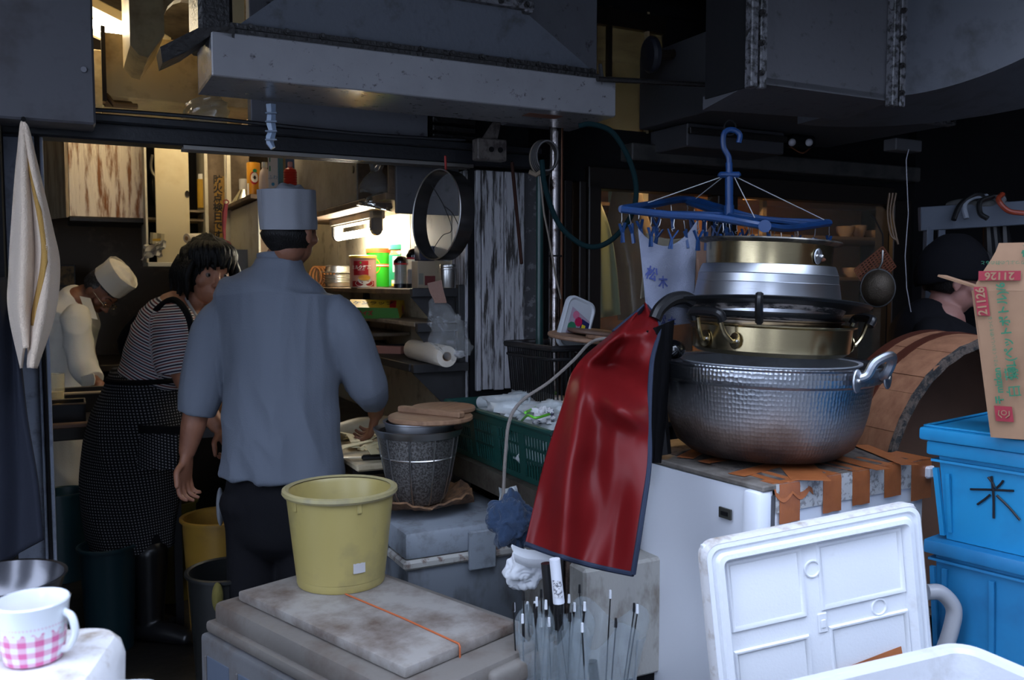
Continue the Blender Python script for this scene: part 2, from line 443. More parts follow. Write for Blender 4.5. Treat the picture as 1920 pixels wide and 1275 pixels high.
g = G().b2((d0, 2.415, zb), (d1, 2.74, zb+.018), .003).b2((d0+.01, 2.428, zb+.018), (d1-.01, 2.74, zb+.034))
ob('lower_flange', g, m_grease, dk, smooth=False)
bolts(dk, [(lerp(d0+.06, d1-.03, i/11), 2.428, zb+.026) for i in range(12)], (0, -1, 0), .009)
t0, t1, zt = PV(585, 0, 2.43)[0]-.02, PV(985, 50, 2.36)[0], 2.235
g = G(); z1 = zb+.03
bl, br_ = (d0+.03, d1-.012)
g.add([(bl, 2.44, z1), (br_, 2.44, z1), (br_, 2.72, z1), (bl, 2.72, z1), (t0, 2.38, zt), (t1, 2.38, zt), (t1, 2.66, zt), (t0, 2.66, zt)],
      [(0, 1, 5, 4), (1, 2, 6, 5), (2, 3, 7, 6), (3, 0, 4, 7), (4, 5, 6, 7), (3, 2, 1, 0)])
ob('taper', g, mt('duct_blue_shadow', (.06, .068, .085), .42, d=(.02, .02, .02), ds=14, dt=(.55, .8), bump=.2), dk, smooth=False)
ob('upper_flange', G().b2((t0-.02, 2.355, zt-.004), (t1+.03, 2.70, zt+.022), .004).b2((t1+.0, 2.36, zt-.012), (t1+.03, 2.6, zt+.0), .004), mt('scraped_flange', (.10, .10, .11), .5, d=(.01, .01, .01), ds=60, dt=(.45, .6), bump=1.), dk, smooth=False)
bolts(dk, [(lerp(t0+.05, t1, i/7), 2.357, zt+.006) for i in range(8)], (0, -1, 0), .009)
ob('riser', G().b2((t0+.02, 2.38, zt+.02), (t1-.02, 2.66, 2.59)), m_duct2, dk, smooth=False)
bx = roomthing('square_duct', 'speckled grey box duct standing behind the right end of the tapered duct', 'duct')
ob('casing', G().b2((PV(985, 60, 2.76)[0], 2.76, 2.0), (PV(1120, 60, 2.76)[0], 2.955, 2.59), .003), m_duct, bx, smooth=False)
ob('corner_drip', G().tube([(d1, 2.42, zb+.05), (d1+.004, 2.415, zb+.0), (d1+.002, 2.41, zb-.015)], [.006, .009, .003], 6), m_grease, bx)
# dark wing at the left end
w = roomthing('hood_wing', 'black greasy metal flap jutting from the left end of the white hood', 'flap')
g = G(); q = [PV(*k) for k in ((300, 88, 2.46), (372, 52, 2.40), (440, 50, 2.40), (440, 72, 2.40), (395, 66, 2.41), (345, 100, 2.46), (305, 118, 2.47))]
vs = [p for p in q]+[p+V((0, .10, 0)) for p in q]; n = len(q)
g.add(vs, [tuple(range(n)), tuple(range(n, 2*n))[::-1]]+[((i+1) % n, i, n+i, n+(i+1) % n) for i in range(n)])
ob('flap_plate', g, m_grease, w)
g = G().b2((PV(372, 20, 2.5)[0], 2.5, zb+.0), (d0+.03, 2.7, 2.59), .01)
ob('flap_back', g, m_grease, w)
# left wall cabinet / duct box
lb = roomthing('wall_duct_box', 'dull grey sheet metal box with a round screw plug at top left above the towel', 'duct')
b0, b1 = PV(8, 100, 2.8), PV(176, 100, 2.8)
ob('casing', G().b2((b0[0]-.4, 2.8, PV(100, 228, 2.8)[2]), (b1[0], 2.94, 2.59), .006), mt('dull_grey_box', (.08, .08, .093), .6, d=(.05, .045, .05), ds=7, dt=(.52, .75), bump=.1), lb, smooth=False)
pc = PV(157, 131, 2.8)
ob('screw_plug', G().lathe([(0, .004), (.008, .004), (.009, 0), (.006, -.002), (0, -.002)], 12, pc+V((0, -.003, 0)), zto((0, -1, 0))), mt('plug_metal', (.2, .2, .22), .4, .8), lb)
# interior ducts seen in the gap above the beam
m_warm = mt('cream_duct', (.62, .50, .28), .45, d=(.22, .12, .05), ds=6, dt=(.5, .8), bump=.2, bs=30, vary=.2)
id1 = roomthing('ceiling_duct', 'cream sheet metal duct with a strapped seam lit warmly above the kitchen', 'duct')
c0, c1 = PV(198, 180, 4.05), PV(330, 110, 4.05)
ob('casing', G().b2((c0[0], 4.05, c0[2]), (c0[0]+.62, 4.62, c0[2]+.26), .004), m_warm, id1, smooth=False)
ob('side_casing', G().b2((c0[0]-.5, 4.11, c0[2]-.03), (c0[0]-.006, 4.7, c0[2]+.20), .004), m_warm, id1, smooth=False)
ob('strap', G().b2((c0[0]-.012, 4.03, c0[2]-.02), (c0[0]+.004, 4.06, c0[2]+.28)), m_brown, id1, smooth=False)
ob('hanging_clamp', G().box((c0[0]+.05, 4.1, c0[2]-.02), (.12, .03, .03), .01).tube([(c0[0]+.0, 4.06, c0[2]+.01), (c0[0]+.03, 4.04, c0[2]-.035), (c0[0]+.12, 4.06, c0[2]-.03)], .012, 8), mt('clamp_brown', (.12, .07, .03), .6), id1)
id2 = roomthing('duct_elbow', 'brownish rounded duct elbow with a round cut-out above the kitchen', 'duct')
e0, e1, e2 = PV(243, 50, 3.55), PV(308, 50, 3.55), PV(275, 108, 3.55)
pr = [(e0[0], 3.0), (e0[0], e2[2]+.04), (e0[0]+.03, e2[2]+.006), (e0[0]+.06, e2[2]), (e1[0], e2[2]+.09), (e1[0], 3.0)]
g = G(); Q = M(((1, 0, 0, 0), (0, 0, -1, 0), (0, 1, 0, 0), (0, 0, 0, 1)))
g.prism(pr, -3.95, -3.55, Q); ob('elbow_box', g, m_warm, id2, smooth=False)
ring = [(e1[0]+.015+.085*math.cos(a)+.07, e2[2]+.14+.11*math.sin(a)) for a in np.linspace(PI, 0, 10)]
pr = [(e1[0]+.0, 3.0), (e1[0]+.0, e2[2]+.09)]+ring[1:]+[(e1[0]+.22, e2[2]+.0), (e1[0]+.30, e2[2]+.03), (e1[0]+.30, 3.0)]
g = G(); g.prism(pr, -3.66, -3.60, Q); ob('cutout_flange', g, m_warm, id2, smooth=False)

# right-hand ducts
rd = roomthing('box_duct', 'large speckled grey box duct with bolted vertical flanges at upper right', 'duct')
A0, A1 = PV(1410, 155, 2.0), PV(1672, 160, 2.0)
ob('casing', G().b2((A0[0], 2.0, A0[2]), (A1[0], 2.20, 2.59), .004), m_duct2, rd, smooth=False)
ob('dark_side', G().b2((A0[0]-.005, 1.998, A0[2]-.01), (A0[0]+.001, 2.205, 2.588)), m_dark, rd, smooth=False)  # near-black plate added to darken the duct's left side
ob('lower_panel', G().add([(A0[0], 2.0, A0[2]), (A1[0], 2.0, A0[2]), (A1[0]+.03, 2.22, A0[2]-.02), (A0[0], 2.22, A0[2]-.04), (A0[0], 2.0, A0[2]+.02), (A1[0], 2.0, A0[2]+.02), (A1[0], 2.22, A0[2]), (A0[0], 2.22, A0[2])],
   [(0, 3, 2, 1), (4, 5, 6, 7), (0, 1, 5, 4), (1, 2, 6, 5), (2, 3, 7, 6), (3, 0, 4, 7)]), m_duct2, rd, smooth=False)
fm = MATS['scraped_flange']
for uu in (A0[0], A1[0]):
    ob('vertical_flange', G().b2((uu-.03, 1.97, A0[2]-.02), (uu-.004, 2.0, 2.59), .003).b2((uu+.004, 1.97, A0[2]-.02), (uu+.03, 2.0, 2.59), .003), fm, rd, smooth=False)
    bolts(rd, [(uu, 1.968, z) for z in np.arange(A0[2]+.02, 2.57, .085)], (0, -1, 0), .009)
re_ = roomthing('curved_duct', 'grey curved duct elbow with a pale underside at the upper right corner', 'duct')
g = G(); rings = []
for i in range(11):
    t = i/10; a = t*1.15
    cu_ = A1[0]+.035+.75*math.sin(a); cv = 2.22-.62*(1-math.cos(a)); zz = A0[2]+.02+.10*t*t
    dirn = V((math.cos(a), -math.sin(a), 0)); nn = V((math.sin(a), math.cos(a), 0))
    hw = .22
    rings.append([V((cu_, cv, 0))-nn*hw+V((0, 0, zz+.10*t)), V((cu_, cv, 0))+nn*hw+V((0, 0, zz-.02)), V((cu_, cv, 0))+nn*hw+V((0, 0, 2.59)), V((cu_, cv, 0))-nn*hw+V((0, 0, 2.59))])
g.loft(rings); ob('elbow', g, mt('elbow_grey', (.075, .08, .095), .5, d=(.03, .03, .03), ds=9, dt=(.5, .8)), re_, ang=50)
pl_ = roomthing('plenum_box', 'wide dark sheet metal plenum with a row of bolts under the box duct', 'duct')
B0, B1 = PV(1398, 190, 2.45), PV(1785, 235, 2.45)
ob('casing', G().b2((B0[0], 2.46, B0[2]+.0), (B1[0]-.02, 3.1, B0[2]+.3), .003), mt('plenum_dark', (.045, .046, .052), .6, bump=.2), pl_, smooth=False)
ob('bolt_flange', G().b2((B0[0], 2.43, B0[2]-.0), (B1[0], 2.47, B0[2]+.035), .003), fm, pl_, smooth=False)
bolts(pl_, [(lerp(B0[0]+.05, B1[0]-.03, i/10), 2.43, B0[2]+.017) for i in range(11)], (0, -1, 0), .008)
lp = roomthing('lower_duct_box', 'low dull grey box under the plenum behind the blue hanger hook', 'duct')
C0, C1 = PV(1288, 300, 2.85), PV(1470, 300, 2.85)
ob('casing', G().b2((C0[0], 2.85, PV(1380, 282, 2.85)[2]), (C1[0], 3.1, B0[2]-.005), .005), mt('dull_box2', (.045, .045, .052), .6, bump=.2), lp, smooth=False)
ob('bolt_strip', G().b2((C0[0], 2.83, B0[2]-.05), (C1[0], 2.85, B0[2]-.025), .003), m_grease, lp, smooth=False)
sb = roomthing('junction_box', 'small grey junction box hanging under the plenum at right', 'box')
J0 = PV(1680, 280, 2.75); J1 = PV(1730, 250, 2.75)
ob('housing', G().b2((J0[0], 2.75, J0[2]), (J1[0], 2.82, B0[2]+.0), .004), mt('jbox', (.10, .10, .11), .5), sb, smooth=False)
ob('wire', G().tube([R(0,0)*0+V(UV(P(*k, 3.25))) for k in ((1704, 280), (1699, 300), (1703, 400), (1697, 480), (1700, 540), (1708, 585))], .0016, 5), mt('wire_grey', (.3, .3, .33), .4), sb)
el = roomthing('emergency_lamp', 'dark twin spotlight fitting with two small pale bulbs under the plenum', 'lamp')
E0 = PV(1498, 262, 2.9)
ob('lamp_body', G().box(E0+V((0, 0, -.01)), (.14, .08, .05), .012), m_dark, el)
for x in (1485, 1517):
    q = PV(x, 267, 2.84); ob('bulb', G().sph(q, (.016, .016, .016), 12, 8), mt('milk_bulb', (.45, .45, .5), .3), el)
ob('cord', G().tube(crv([E0+V((-.06, 0, -.03)), E0+V((0, -.02, -.06)), E0+V((.07, 0, -.03))], 6), .003, 5), mt('cord_orange', (.15, .05, .02), .5), el)

# thin rod and swivel lamp
tr = roomthing('hood_rod', 'long thin black rod with a silver band running right from the white hood', 'rod')
r0, r1 = PV(1120, 148, 2.38), PV(1592, 173, 2.38)
ob('shaft', G().cyl(r0, r1, .0085, 8), m_grease, tr)
ob('band', G().cyl(lerp(r0, r1, .93), lerp(r0, r1, .957), .0098, 10), mt('silver_band', (.3, .3, .3), .3, .9), tr)
sl = roomthing('disc_lamp', 'dark round disc lamp on a flexible neck in front of the yellowed upper pane', 'lamp')
k0 = PV(1212, 103, 2.78)
ax = V((.9, -.15, .1)).normalized()
ob('disc', G().lathe([(0, .0), (.058, .004), (.068, .014), (.066, .03), (.03, .05), (0, .052)], 24, k0, zto(ax)), mt('disc_dark', (.02, .022, .03), .4), sl)
k1 = PV(1300, 92, 2.95)
nk = crv([k0+ax*.04, lerp(k0, k1, .5)+V((0, 0, -.01)), k1], 8)
ob('flex_neck', G().tube(nk, [.017+.003*(i % 2) for i in range(len(nk))], 10), mt('neck_brown', (.07, .045, .025), .4, .5), sl)
# ================================================================ LAMPS OF THE KITCHEN
m_tube = mt('tube_light', (1, .93, .78), .3, emit=TUBE_E)
m_tube2 = mt('tube_light_warm', (1, .86, .62), .3, emit=CEIL_E)
m_fix = mt('old_fixture_enamel', (.46, .42, .34), .45, d=(.10, .07, .05), ds=14, dt=(.5, .8), bump=.1)
m_cap = mt('grey_plastic', (.13, .13, .13), .4)
m_white = mt('white_board', (.60, .56, .44), .5, d=(.3, .22, .1), ds=7, dt=(.55, .9), vary=.06)
m_wood = mt('shelf_wood', (.16, .10, .055), .6, d=(.04, .025, .015), ds=10, dt=(.4, .7), st=(1, 1, 1))
m_wood2 = mt('pale_shelf_edge', (.28, .22, .15), .6, d=(.09, .06, .04), ds=20, dt=(.4, .8))
m_black = mt('black_plastic', (.008, .008, .009), .3)
m_grey = mt('shelf_grey_steel', (.030, .030, .032), .5, d=(.02, .02, .02), ds=15, dt=(.5, .8))
def tubefix(root, x0, x1, mat):
    """fixture along local x, hanging down -z"""
    L = x1-x0
    ob('housing', G().b2((x0, -.035, 0), (x1, .035, .05), .004).b2((x0+.01, -.028, -.006), (x1-.01, .028, .0)), m_fix, root)
    for x in (x0+.02, x1-.02):
        q = ob('lamp_holder', G().b2((x-.02, -.026, -.055), (x+.02, .026, .055), .006).cyl((x-.015, 0, -.05), (x+.015, 0, -.05), .022, 14).cyl((x, -.028, .03), (x, .028, .03), .012, 10), m_cap, root)
    ob('tube', G().cyl((x0+.04, 0, -.052), (x1-.04, 0, -.052), .0165, 16), mat, root)
pA, pB = PU(708, 412, 1.21), PU(612, 424, 1.21)
tl = T('tube_lamp', 'lit fluorescent tube lamp under the wall cabinet above the tins', 'lamp', R(1.21, pA[1], 1.695), PHI+PI/2)
L_ = 4.28-pA[1]
tubefix(tl, 0, L_, m_tube)
cl = T('ceiling_tube_lamp', 'bright fluorescent lamp with enamel reflector on the kitchen ceiling at top left', 'lamp', P(150, 40, 3.9), PHI+.95)
ob('reflector', G().b2((-.5, -.14, .02), (.5, -.12, .06)).b2((-.5, .12, .02), (.5, .14, .06)).b2((-.5, -.13, .05), (.5, .13, .07), .004), mt('reflector_cream', (.75, .68, .5), .4), cl)
ob('tube', G().cyl((-.45, -.05, -.01), (.45, -.05, -.01), .018, 14), m_tube2, cl)
ob('lamp_holder', G().b2((.44, -.08, -.05), (.49, .08, .03), .008).b2((.40, -.03, -.05), (.45, .02, -.02), .008), m_cap, cl)
cl2 = T('ceiling_tube_lamp', 'added unseen ceiling tube lighting the old cook and the stove hood', 'lamp', R(.75, 4.75, 2.45), PHI)  # no visible source here; tube added to brighten the cook and stove hood
ob('tube', G().cyl((-.3, 0, 0), (.3, 0, 0), .016, 10), mt('added_tube_stove', (1, .84, .58), .3, emit=60.0), cl2)
ob('housing', G().b2((-.33, -.03, .02), (.33, .03, .06), .004), m_fix, cl2)
dl = T('side_room_lamp', 'warm ceiling lamp of the room behind the window', 'lamp', R(2.95, 3.62, 2.12), PHI)
ob('shade', G().lathe([(.02, .16), (.10, .10), (.17, 0), (.165, 0), (.095, .095), (.02, .15)], 24), m_brown, dl)
ob('bulb', G().sph((0, 0, .03), .06, 16, 10), mt('warm_bulb', (1, .60, .26), .3, emit=300.0), dl)

# ================================================================ WALL CABINETS (row one, over the shelf)
wc = roomthing('wall_cabinet', 'grimy wall cabinet with a sliding door and an open cubby above the tube lamp', 'cabinet')
z0, z1, uf = 1.752, 2.06, 1.08
v0, v1 = 3.125, 4.62
vc = PU(671, 350, uf)[1]
ob('bottom_board', G().b2((uf-.01, v0, z0-.025), (1.348, v1, z0), .002), m_wood, wc, smooth=False)
ob('top_board', G().b2((uf, v0, z1), (1.348, v1, z1+.02)), m_wood, wc, smooth=False)
ob('back_board', G().b2((1.335, v0, z0), (1.348, v1, z1)), m_dark, wc, smooth=False)
for v in (v0, vc, v1-.015): ob('divider', G().b2((uf+.002, v, z0), (1.335, v+.012, z1)), m_wood, wc, smooth=False)
d_ = ob('sliding_door', G().b2((uf-.004, vc+.004, z0+.002), (uf+.01, v1-.05, z1-.002), .002), mt('grimy_cabinet_door', (.26, .235, .20), .55, d=(.10, .085, .07), ds=6, dt=(.4, .8)), wc, smooth=False)
q = PU(662, 318, uf-.006)
ob('finger_pull', G().lathe([(0, .001), (.007, .001), (.010, -.002), (.011, 0)], 14, (uf-.006, q[1], q[2]), zto((-1, 0, 0)), sy=1.5), m_brown, d_)
# dark end panel (front facing) beside the cubby
ep = roomthing('end_panel_cabinet', 'speckled dark grey cabinet front behind the hanging round sieve', 'cabinet')
a, b = PV(743, 350, 3.08), PV(884, 350, 3.08)
ob('front_panel', G().b2((a[0], 3.08, PV(800, 402, 3.08)[2]), (1.345, 3.10, 1.97), .003), m_duct2, ep, smooth=False)
ob('carcass', G().b2((a[0]+.01, 3.101, PV(800, 402, 3.08)[2]+.01), (1.345, 3.118, 1.97), .003), m_wood, ep, smooth=False)
def clearbag(name, label, path, rad, mat, extra=None, group=None, seed=1, wr=.25):
    """crumpled film bag swept along a path (world)"""
    pts = crv(path, 6); n = len(pts); k = 26
    root = T(name, label, 'bag', pts[-1], 0, group)
    rr = [interp(i, np.linspace(0, n-1, len(rad)), rad) for i in range(n)]
    g = G(); vs = []
    for i in range(n):
        t = (pts[min(i+1, n-1)]-pts[max(i-1, 0)]).normalized(); x = V((1, 0, 0)); x = (x-t*x.dot(t)).normalized(); y = t.cross(x)
        ring = []
        for j in range(k):
            a = 2*PI*j/k; w = 1+wr*noise.noise(V((math.cos(a)*2.2+seed, math.sin(a)*2.2, i*.35)))+wr*.5*abs(noise.noise(V((math.cos(a)*6, math.sin(a)*6+seed, i*.3))))
            ring.append(WL(root, pts[i]+(x*math.cos(a)+y*math.sin(a)*.6)*rr[i]*w))
        vs.append(ring)
    g.loft(vs); ob('film', g, mat, root, ang=28)
    return root
m_film = film('clear_film', (.28, .29, .29), .20, .12, 1., 18)
b_ = clearbag('plastic_bag', 'knotted clear plastic bag in the open cabinet cubby', [P(706, 305, 3.42), P(706, 322, 3.42), P(704, 345, 3.42), P(706, 358, 3.42), P(704, 366, 3.42)], [.03, .02, .06, .065, .045], film('cubby_film', (.22, .22, .21), .3, .1, 1., 18), seed=3)
ob('knot', G().tube(crv([WL(b_, P(694, 308, 3.42)), WL(b_, P(704, 318, 3.41)), WL(b_, P(712, 306, 3.42))], 5), .008, 6), MATS['cubby_film'], b_)
b2_ = clearbag('foil_packet', 'crinkled silvery packet lying under the knotted clear bag', [P(700, 366, 3.44), P(704, 378, 3.44), P(702, 391, 3.44)], [.03, .055, .06], mt('silver_film', (.55, .54, .5), .2, .9, bump=1., bs=20), seed=9, wr=.4)

# ================================================================ SHELF UNIT ON THE RIGHT WALL
sh = roomthing('wall_shelf_unit', 'metal-bracketed wall shelf unit of wooden boards beside the pillar', 'shelf')
su = 1.15; zs = 1.398
sv0 = PU(770, 540, su)[1]
def board(z, u, va, vb, m, nm='shelf_board', th=.022): return ob(nm, G().b2((u, va, z-th), (1.345, vb, z), .003), m, sh, smooth=False)
board(zs, su, sv0, 5.0, m_wood)
z2 = PU(790, 607, su)[2]; z3 = PU(790, 685, su)[2]
board(z2, su+.02, sv0+.02, 4.9, m_wood2, th=.018)
board(z3, su-.02, sv0-.03, 4.9, m_grey, th=.03)
board(PU(700, 627, su)[2], su+.02, 3.62, 4.9, m_wood2, th=.016)
for z, u, v in ((zs, su, sv0), (z2-.005, su+.02, sv0), (z3, su-.02, sv0-.06)):
    Q = M.Translation((0, v, 0)) @ M(((1, 0, 0, 0), (0, 0, 1, 0), (0, 1, 0, 0), (0, 0, 0, 1)))
    g = G().b2((u-.004, v-.03, z-.03), (1.345, v, z+.002), .002); g.prism([(u+.0, z-.03), (1.33, z-.03), (1.33, z-.20), (1.30, z-.20)], 0, .003, Q)
    ob('bracket', g, m_grey, sh, smooth=False)
for v in (sv0-.045, 4.2): ob('upright', G().b2((1.325, v, .85), (1.348, v+.03, zs+.015), .002), m_grey, sh, smooth=False)
def on_shelf(px, D, z): q = P(px, 540, D); return V((q.x, q.y, z))
# --- tins and jars
def band(cfn):  # material chosen by height/angle via uvw
    pass
def label_mat(name, base, rough=.35):
    m = mt(name, base, rough); return m
m_red = mt('tin_red', (.42, .012, .02), .3); m_pinkt = mt('tin_pink', (.62, .33, .27), .3); m_yel = mt('lid_yellow', (.85, .55, .08), .35)
m_green = mt('tin_green', (.03, .48, .02), .3); m_orange = mt('lid_orange', (.75, .10, .02), .35); m_wht = mt('print_white', (.85, .83, .78), .4)
m_gold = mt('print_gold', (.6, .42, .12), .4); m_blackp = mt('print_black', (.01, .01, .01), .5); m_tea = mt('print_tea', (.75, .38, .04), .3)
m_jg = mt('jar_green', (.02, .28, .13), .35); m_silver = mt('can_metal', (.6, .58, .55), .3, 1.)
FC = lambda p: math.atan2(-p.x, -p.y)      # rotation so local -y faces the camera
def tin(px, D, r, h, name, label, body, lid, lidh, z=zs):
    p = on_shelf(px, D, z); t = T(name, label, 'tin', p, math.atan2(-p.x, p.y))
    ob('can_body', G().lathe([(0, 0), (r, 0), (r+.001, .003), (r, .006), (r, h-lidh), (0, h-lidh)], 40), body, t)
    ob('rim', G().lathe([(r-.001, .0), (r+.0012, .001), (r+.0012, .004), (r-.001, .005)], 40), m_silver, t)
    ob('lid', G().lathe([(0, h-.001), (r-.006, h-.001), (r-.004, h+.001), (r+.001, h), (r+.003, h-.002), (r+.003, h-lidh), (r, h-lidh), (0, h-lidh)], 40), lid, t)
    return t
def FR(x, z, r, lift=.0006):  # frame on the front of a cylinder (local -y), bending handled by txt(bend)
    a = x/r; return M.Translation((r*math.sin(a), -r*math.cos(a)-lift*math.cos(a), z)) @ M(((math.cos(a), 0, math.sin(a), 0), (math.sin(a), 0, -math.cos(a), 0), (0, 1, 0, 0), (0, 0, 0, 1)))
def curvpatch(g, x0, x1, z0, z1, r, lift, n=10):
    return g.grid(lambda i, j: ((r+lift)*math.sin(lerp(x0, x1, i)/r), -(r+lift)*math.cos(lerp(x0, x1, i)/r), lerp(z0, z1, j)), n, 1)
def curvell(g, cx, cz, rx, rz, r, lift, n=28):
    vs = [((r+lift)*math.sin(cx/r), -(r+lift)*math.cos(cx/r), cz)]
    for k in range(n):
        a = 2*PI*k/n; x = cx+rx*math.cos(a); vs.append(((r+lift)*math.sin(x/r), -(r+lift)*math.cos(x/r), cz+rz*math.sin(a)))
    return g.add(vs, [(0, 1+k, 1+(k+1) % n) for k in range(n)])
r1 = .0585
t1 = tin(681, 3.93, r1, .142, 'tea_tin', 'short pink and red tea tin with a teacup picture and a yellow lid', m_pinkt, m_yel, .012)
ob('red_field', curvpatch(G(), -.044, .024, .055, .118, r1, .0004), m_red, t1)
ob('red_field', curvpatch(G(), -.052, .056, .006, .030, r1, .0003, 14), m_red, t1)
txt('ミルク紅茶', .0185, m_wht, t1, FR(-.010, .089, r1, .0012), bend=r1, bold=.0006)
txt('MILK TEA', .0075, m_wht, t1, FR(-.008, .078, r1, .0012), bend=r1)
ob('saucer_print', curvell(G(), .006, .020, .042, .016, r1, .0008), m_wht, t1)
ob('cup_print', curvell(G(), .006, .036, .029, .020, r1, .0012), m_wht, t1)
ob('cup_rim_print', curvell(G(), .006, .044, .028, .0135, r1, .0016), m_gold, t1)
ob('tea_print', curvell(G(), .006, .044, .0245, .0105, r1, .002), m_tea, t1)
for x, z in ((-.004, .024), (.036, .022), (-.026, .017)): ob('heart_print', curvell(G(), x, z, .0035, .003, r1, .0022, 8), m_red, t1)
ob('emblem_print', curvell(G(), -.010, .110, .004, .004, r1, .0008, 10), m_green, t1)
r2 = .057
t2 = tin(711, 4.08, r2, .180, 'green_tin', 'tall bright green tin with a red ring mark and an orange lid', m_green, m_orange, .020)
ob('ring_print', curvell(G(), -.032, .098, .038, .040, r2, .0004, 32), m_orange, t2)
ob('ring_inner', curvell(G(), -.036, .098, .024, .026, r2, .0008, 32), m_wht, t2)
ob('bar_print', curvpatch(G(), -.012, .056, .095, .108, r2, .0012), m_orange, t2)
ob('bar_inner', curvpatch(G(), -.020, .056, .099, .104, r2, .0016), m_wht, t2)
txt('ラ', .030, m_green, t2, FR(-.030, .096, r2, .002), bend=r2, bold=.001)
r3 = .078
p = on_shelf(762, 4.02, zs)
t3 = T('coffee_jar', 'big jar with a green screw lid and a green and white label', 'jar', p, math.atan2(-p.x, p.y))
ob('jar_body', G().lathe([(0, 0), (r3-.004, 0), (r3, .006), (r3, .152), (r3-.006, .162), (r3-.006, .170), (0, .170)], 40), mt('jar_glass_brown', (.30, .16, .07), .15, coat=.6), t3)
ob('lid', G().lathe([(0, .194), (r3-.003, .194), (r3, .191), (r3, .172), (0, .172)], 40), m_jg, t3)
ob('label', curvpatch(G(), -.110, .110, .008, .148, r3, .0006, 24), m_jg, t3)
ob('label_white', curvpatch(G(), -.068, -.012, .070, .140, r3, .0012), m_wht, t3)
ob('label_yellow', curvpatch(G(), -.078, -.030, .008, .035, r3, .0012), mt('print_yellow', (.8, .62, .05), .4, d=(.8, .8, .8), ds=60, dt=(.5, .55)), t3)
def soybottle(px, D, r, h, fill, name, label, liquid, sticker):
    p = on_shelf(px, D, zs); t = T(name, label, 'bottle', p, math.atan2(-p.x, p.y)); hb = h-r*1.15
    ob('bottle_body', G().lathe([(0, 0), (r-.003, 0), (r, .004), (r, hb), (r-.004, hb), (r-.004, .006), (0, .006)], 32), film('clear_bottle', (.6, .55, .5), .30, .08, .1, 10), t)
    ob('liquid', G().lathe([(0, .007), (r-.0045, .007), (r-.0045, fill), (0, fill)], 32), liquid, t)
    ob('base', G().lathe([(0, 0), (r+.0008, 0), (r+.0008, .016), (r, .018)], 32), m_black, t)
    ob('collar', G().lathe([(r+.001, hb-.004), (r+.002, hb), (r+.001, hb+.003), (r-.002, hb+.002)], 32), m_red, t)
    ob('cap', G().lathe([(r+.001, hb+.003), (r+.001, hb+r*.35), (r*.93, hb+r*.65), (r*.72, hb+r*.92), (r*.4, hb+r*1.08), (0, hb+r*1.15)], 32), mt('glossy_black_cap', (.006, .006, .007), .12, coat=.5), t)
    if sticker: ob('sticker', curvpatch(G(), -.012, .016, fill+.006, fill+.034, r, .0007), m_wht, t)
    return t
soybottle(779, 3.66, .037, .166, .078, 'soy_bottle', 'larger domed black-capped bottle half full of dark sauce', mt('soy', (.006, .003, .002), .1), True)
soybottle(752, 3.72, .030, .136, .100, 'seasoning_bottle', 'smaller domed black-capped bottle with pale contents', mt('pale_contents', (.33, .38, .30), .4, d=(.12, .3, .2), ds=30, dt=(.4, .6)), False)
p = on_shelf(840, 3.20, zs+.004)
t4 = T('steel_shaker', 'small ribbed steel canister at the end of the top shelf', 'canister', p)
ob('body', G().lathe([(0, 0), (.026, 0), (.028, .003), (.028, .064), (0, .064)], 28), m_steel, t4)
ob('screw_cap', G().lathe([(.027, .064), (.030, .066), (.030, .071), (.0285, .073), (.030, .075), (.030, .082), (.028, .085), (0, .085)], 28), m_steel, t4)
p = on_shelf(812, 3.62, zs)
t5 = T('paper_carton', 'dim cream and maroon carton behind the steel canister', 'box', p, PHI)
ob('carton', G().box((0, 0, .055), (.16, .07, .11), .002), mt('carton_cream', (.35, .28, .2), .6), t5)
ob('maroon_panel', G().b2((-.05, -.0362, .012), (.081, -.035, .05)), mt('carton_maroon', (.14, .02, .02), .6), t5)
ob('barcode_panel', G().b2((-.076, -.0362, .015), (-.056, -.035, .06)), mt('carton_grey', (.2, .2, .17), .6), t5)
t5b = T('dark_box', 'dark blue-black box standing on the cream and maroon carton', 'box', V((p.x, p.y, zs+.111)), PHI)
ob('box_body', G().box((.0, .0, .030), (.14, .06, .06), .003), mt('box_navy', (.02, .025, .05), .5), t5b)
# stacked steel trays
pr = [(0, 0), (.052, 0), (.060, .004), (.066, .022), (.074, .024), (.074, .0265), (.065, .026), (.058, .006), (0, .0025)]
for k in range(5):
    p = on_shelf(634, 4.42, zs+.012*k)
    t = T('steel_tray', ['lowest of the stacked steel trays on the top shelf', 'second steel tray up in the stack left of the tea tin', 'middle steel tray of the stack left of the tea tin', 'fourth steel tray up in the stack on the top shelf', 'topmost upturned steel tray of the stack left of the tea tin'][k], 'tray', p, 0, 'stacked steel trays on the top shelf')
    if k < 4: ob('tray_body', G().lathe(pr, 28), m_steel, t)
    else: t.location.z = zs+.068; ob('tray_body', G().lathe([(r, .040-z*1.4) for r, z in pr], 28), m_steel, t)
# bundle of brown straps and white coil
p = on_shelf(604, 4.6, zs)
t6 = T('strap_bundle', 'bundle of brown rubber bands looped beside the stacked trays', 'bands', p)
for k in range(5):
    ob('rubber_loop', G().tube([((k-2)*.015+.03*math.cos(a), -.02+.01*k, .055+.05*math.sin(a)) for a in np.linspace(0, 2*PI, 20)[:-1]], .0055, 6, closed=True), mt('amber_rubber', (.35, .14, .04), .35), t6)
p = on_shelf(618, 4.72, zs)
t7 = T('white_coil', 'white wound cord coil behind the brown rubber bands', 'cord', p)
ob('coil', G().tube([(.045*math.cos(a), .01*math.sin(a*.13), .06+.05*math.sin(a)) for a in np.linspace(0, 8*PI, 90)], .007, 6), mt('cord_white', (.55, .52, .42), .5), t7)
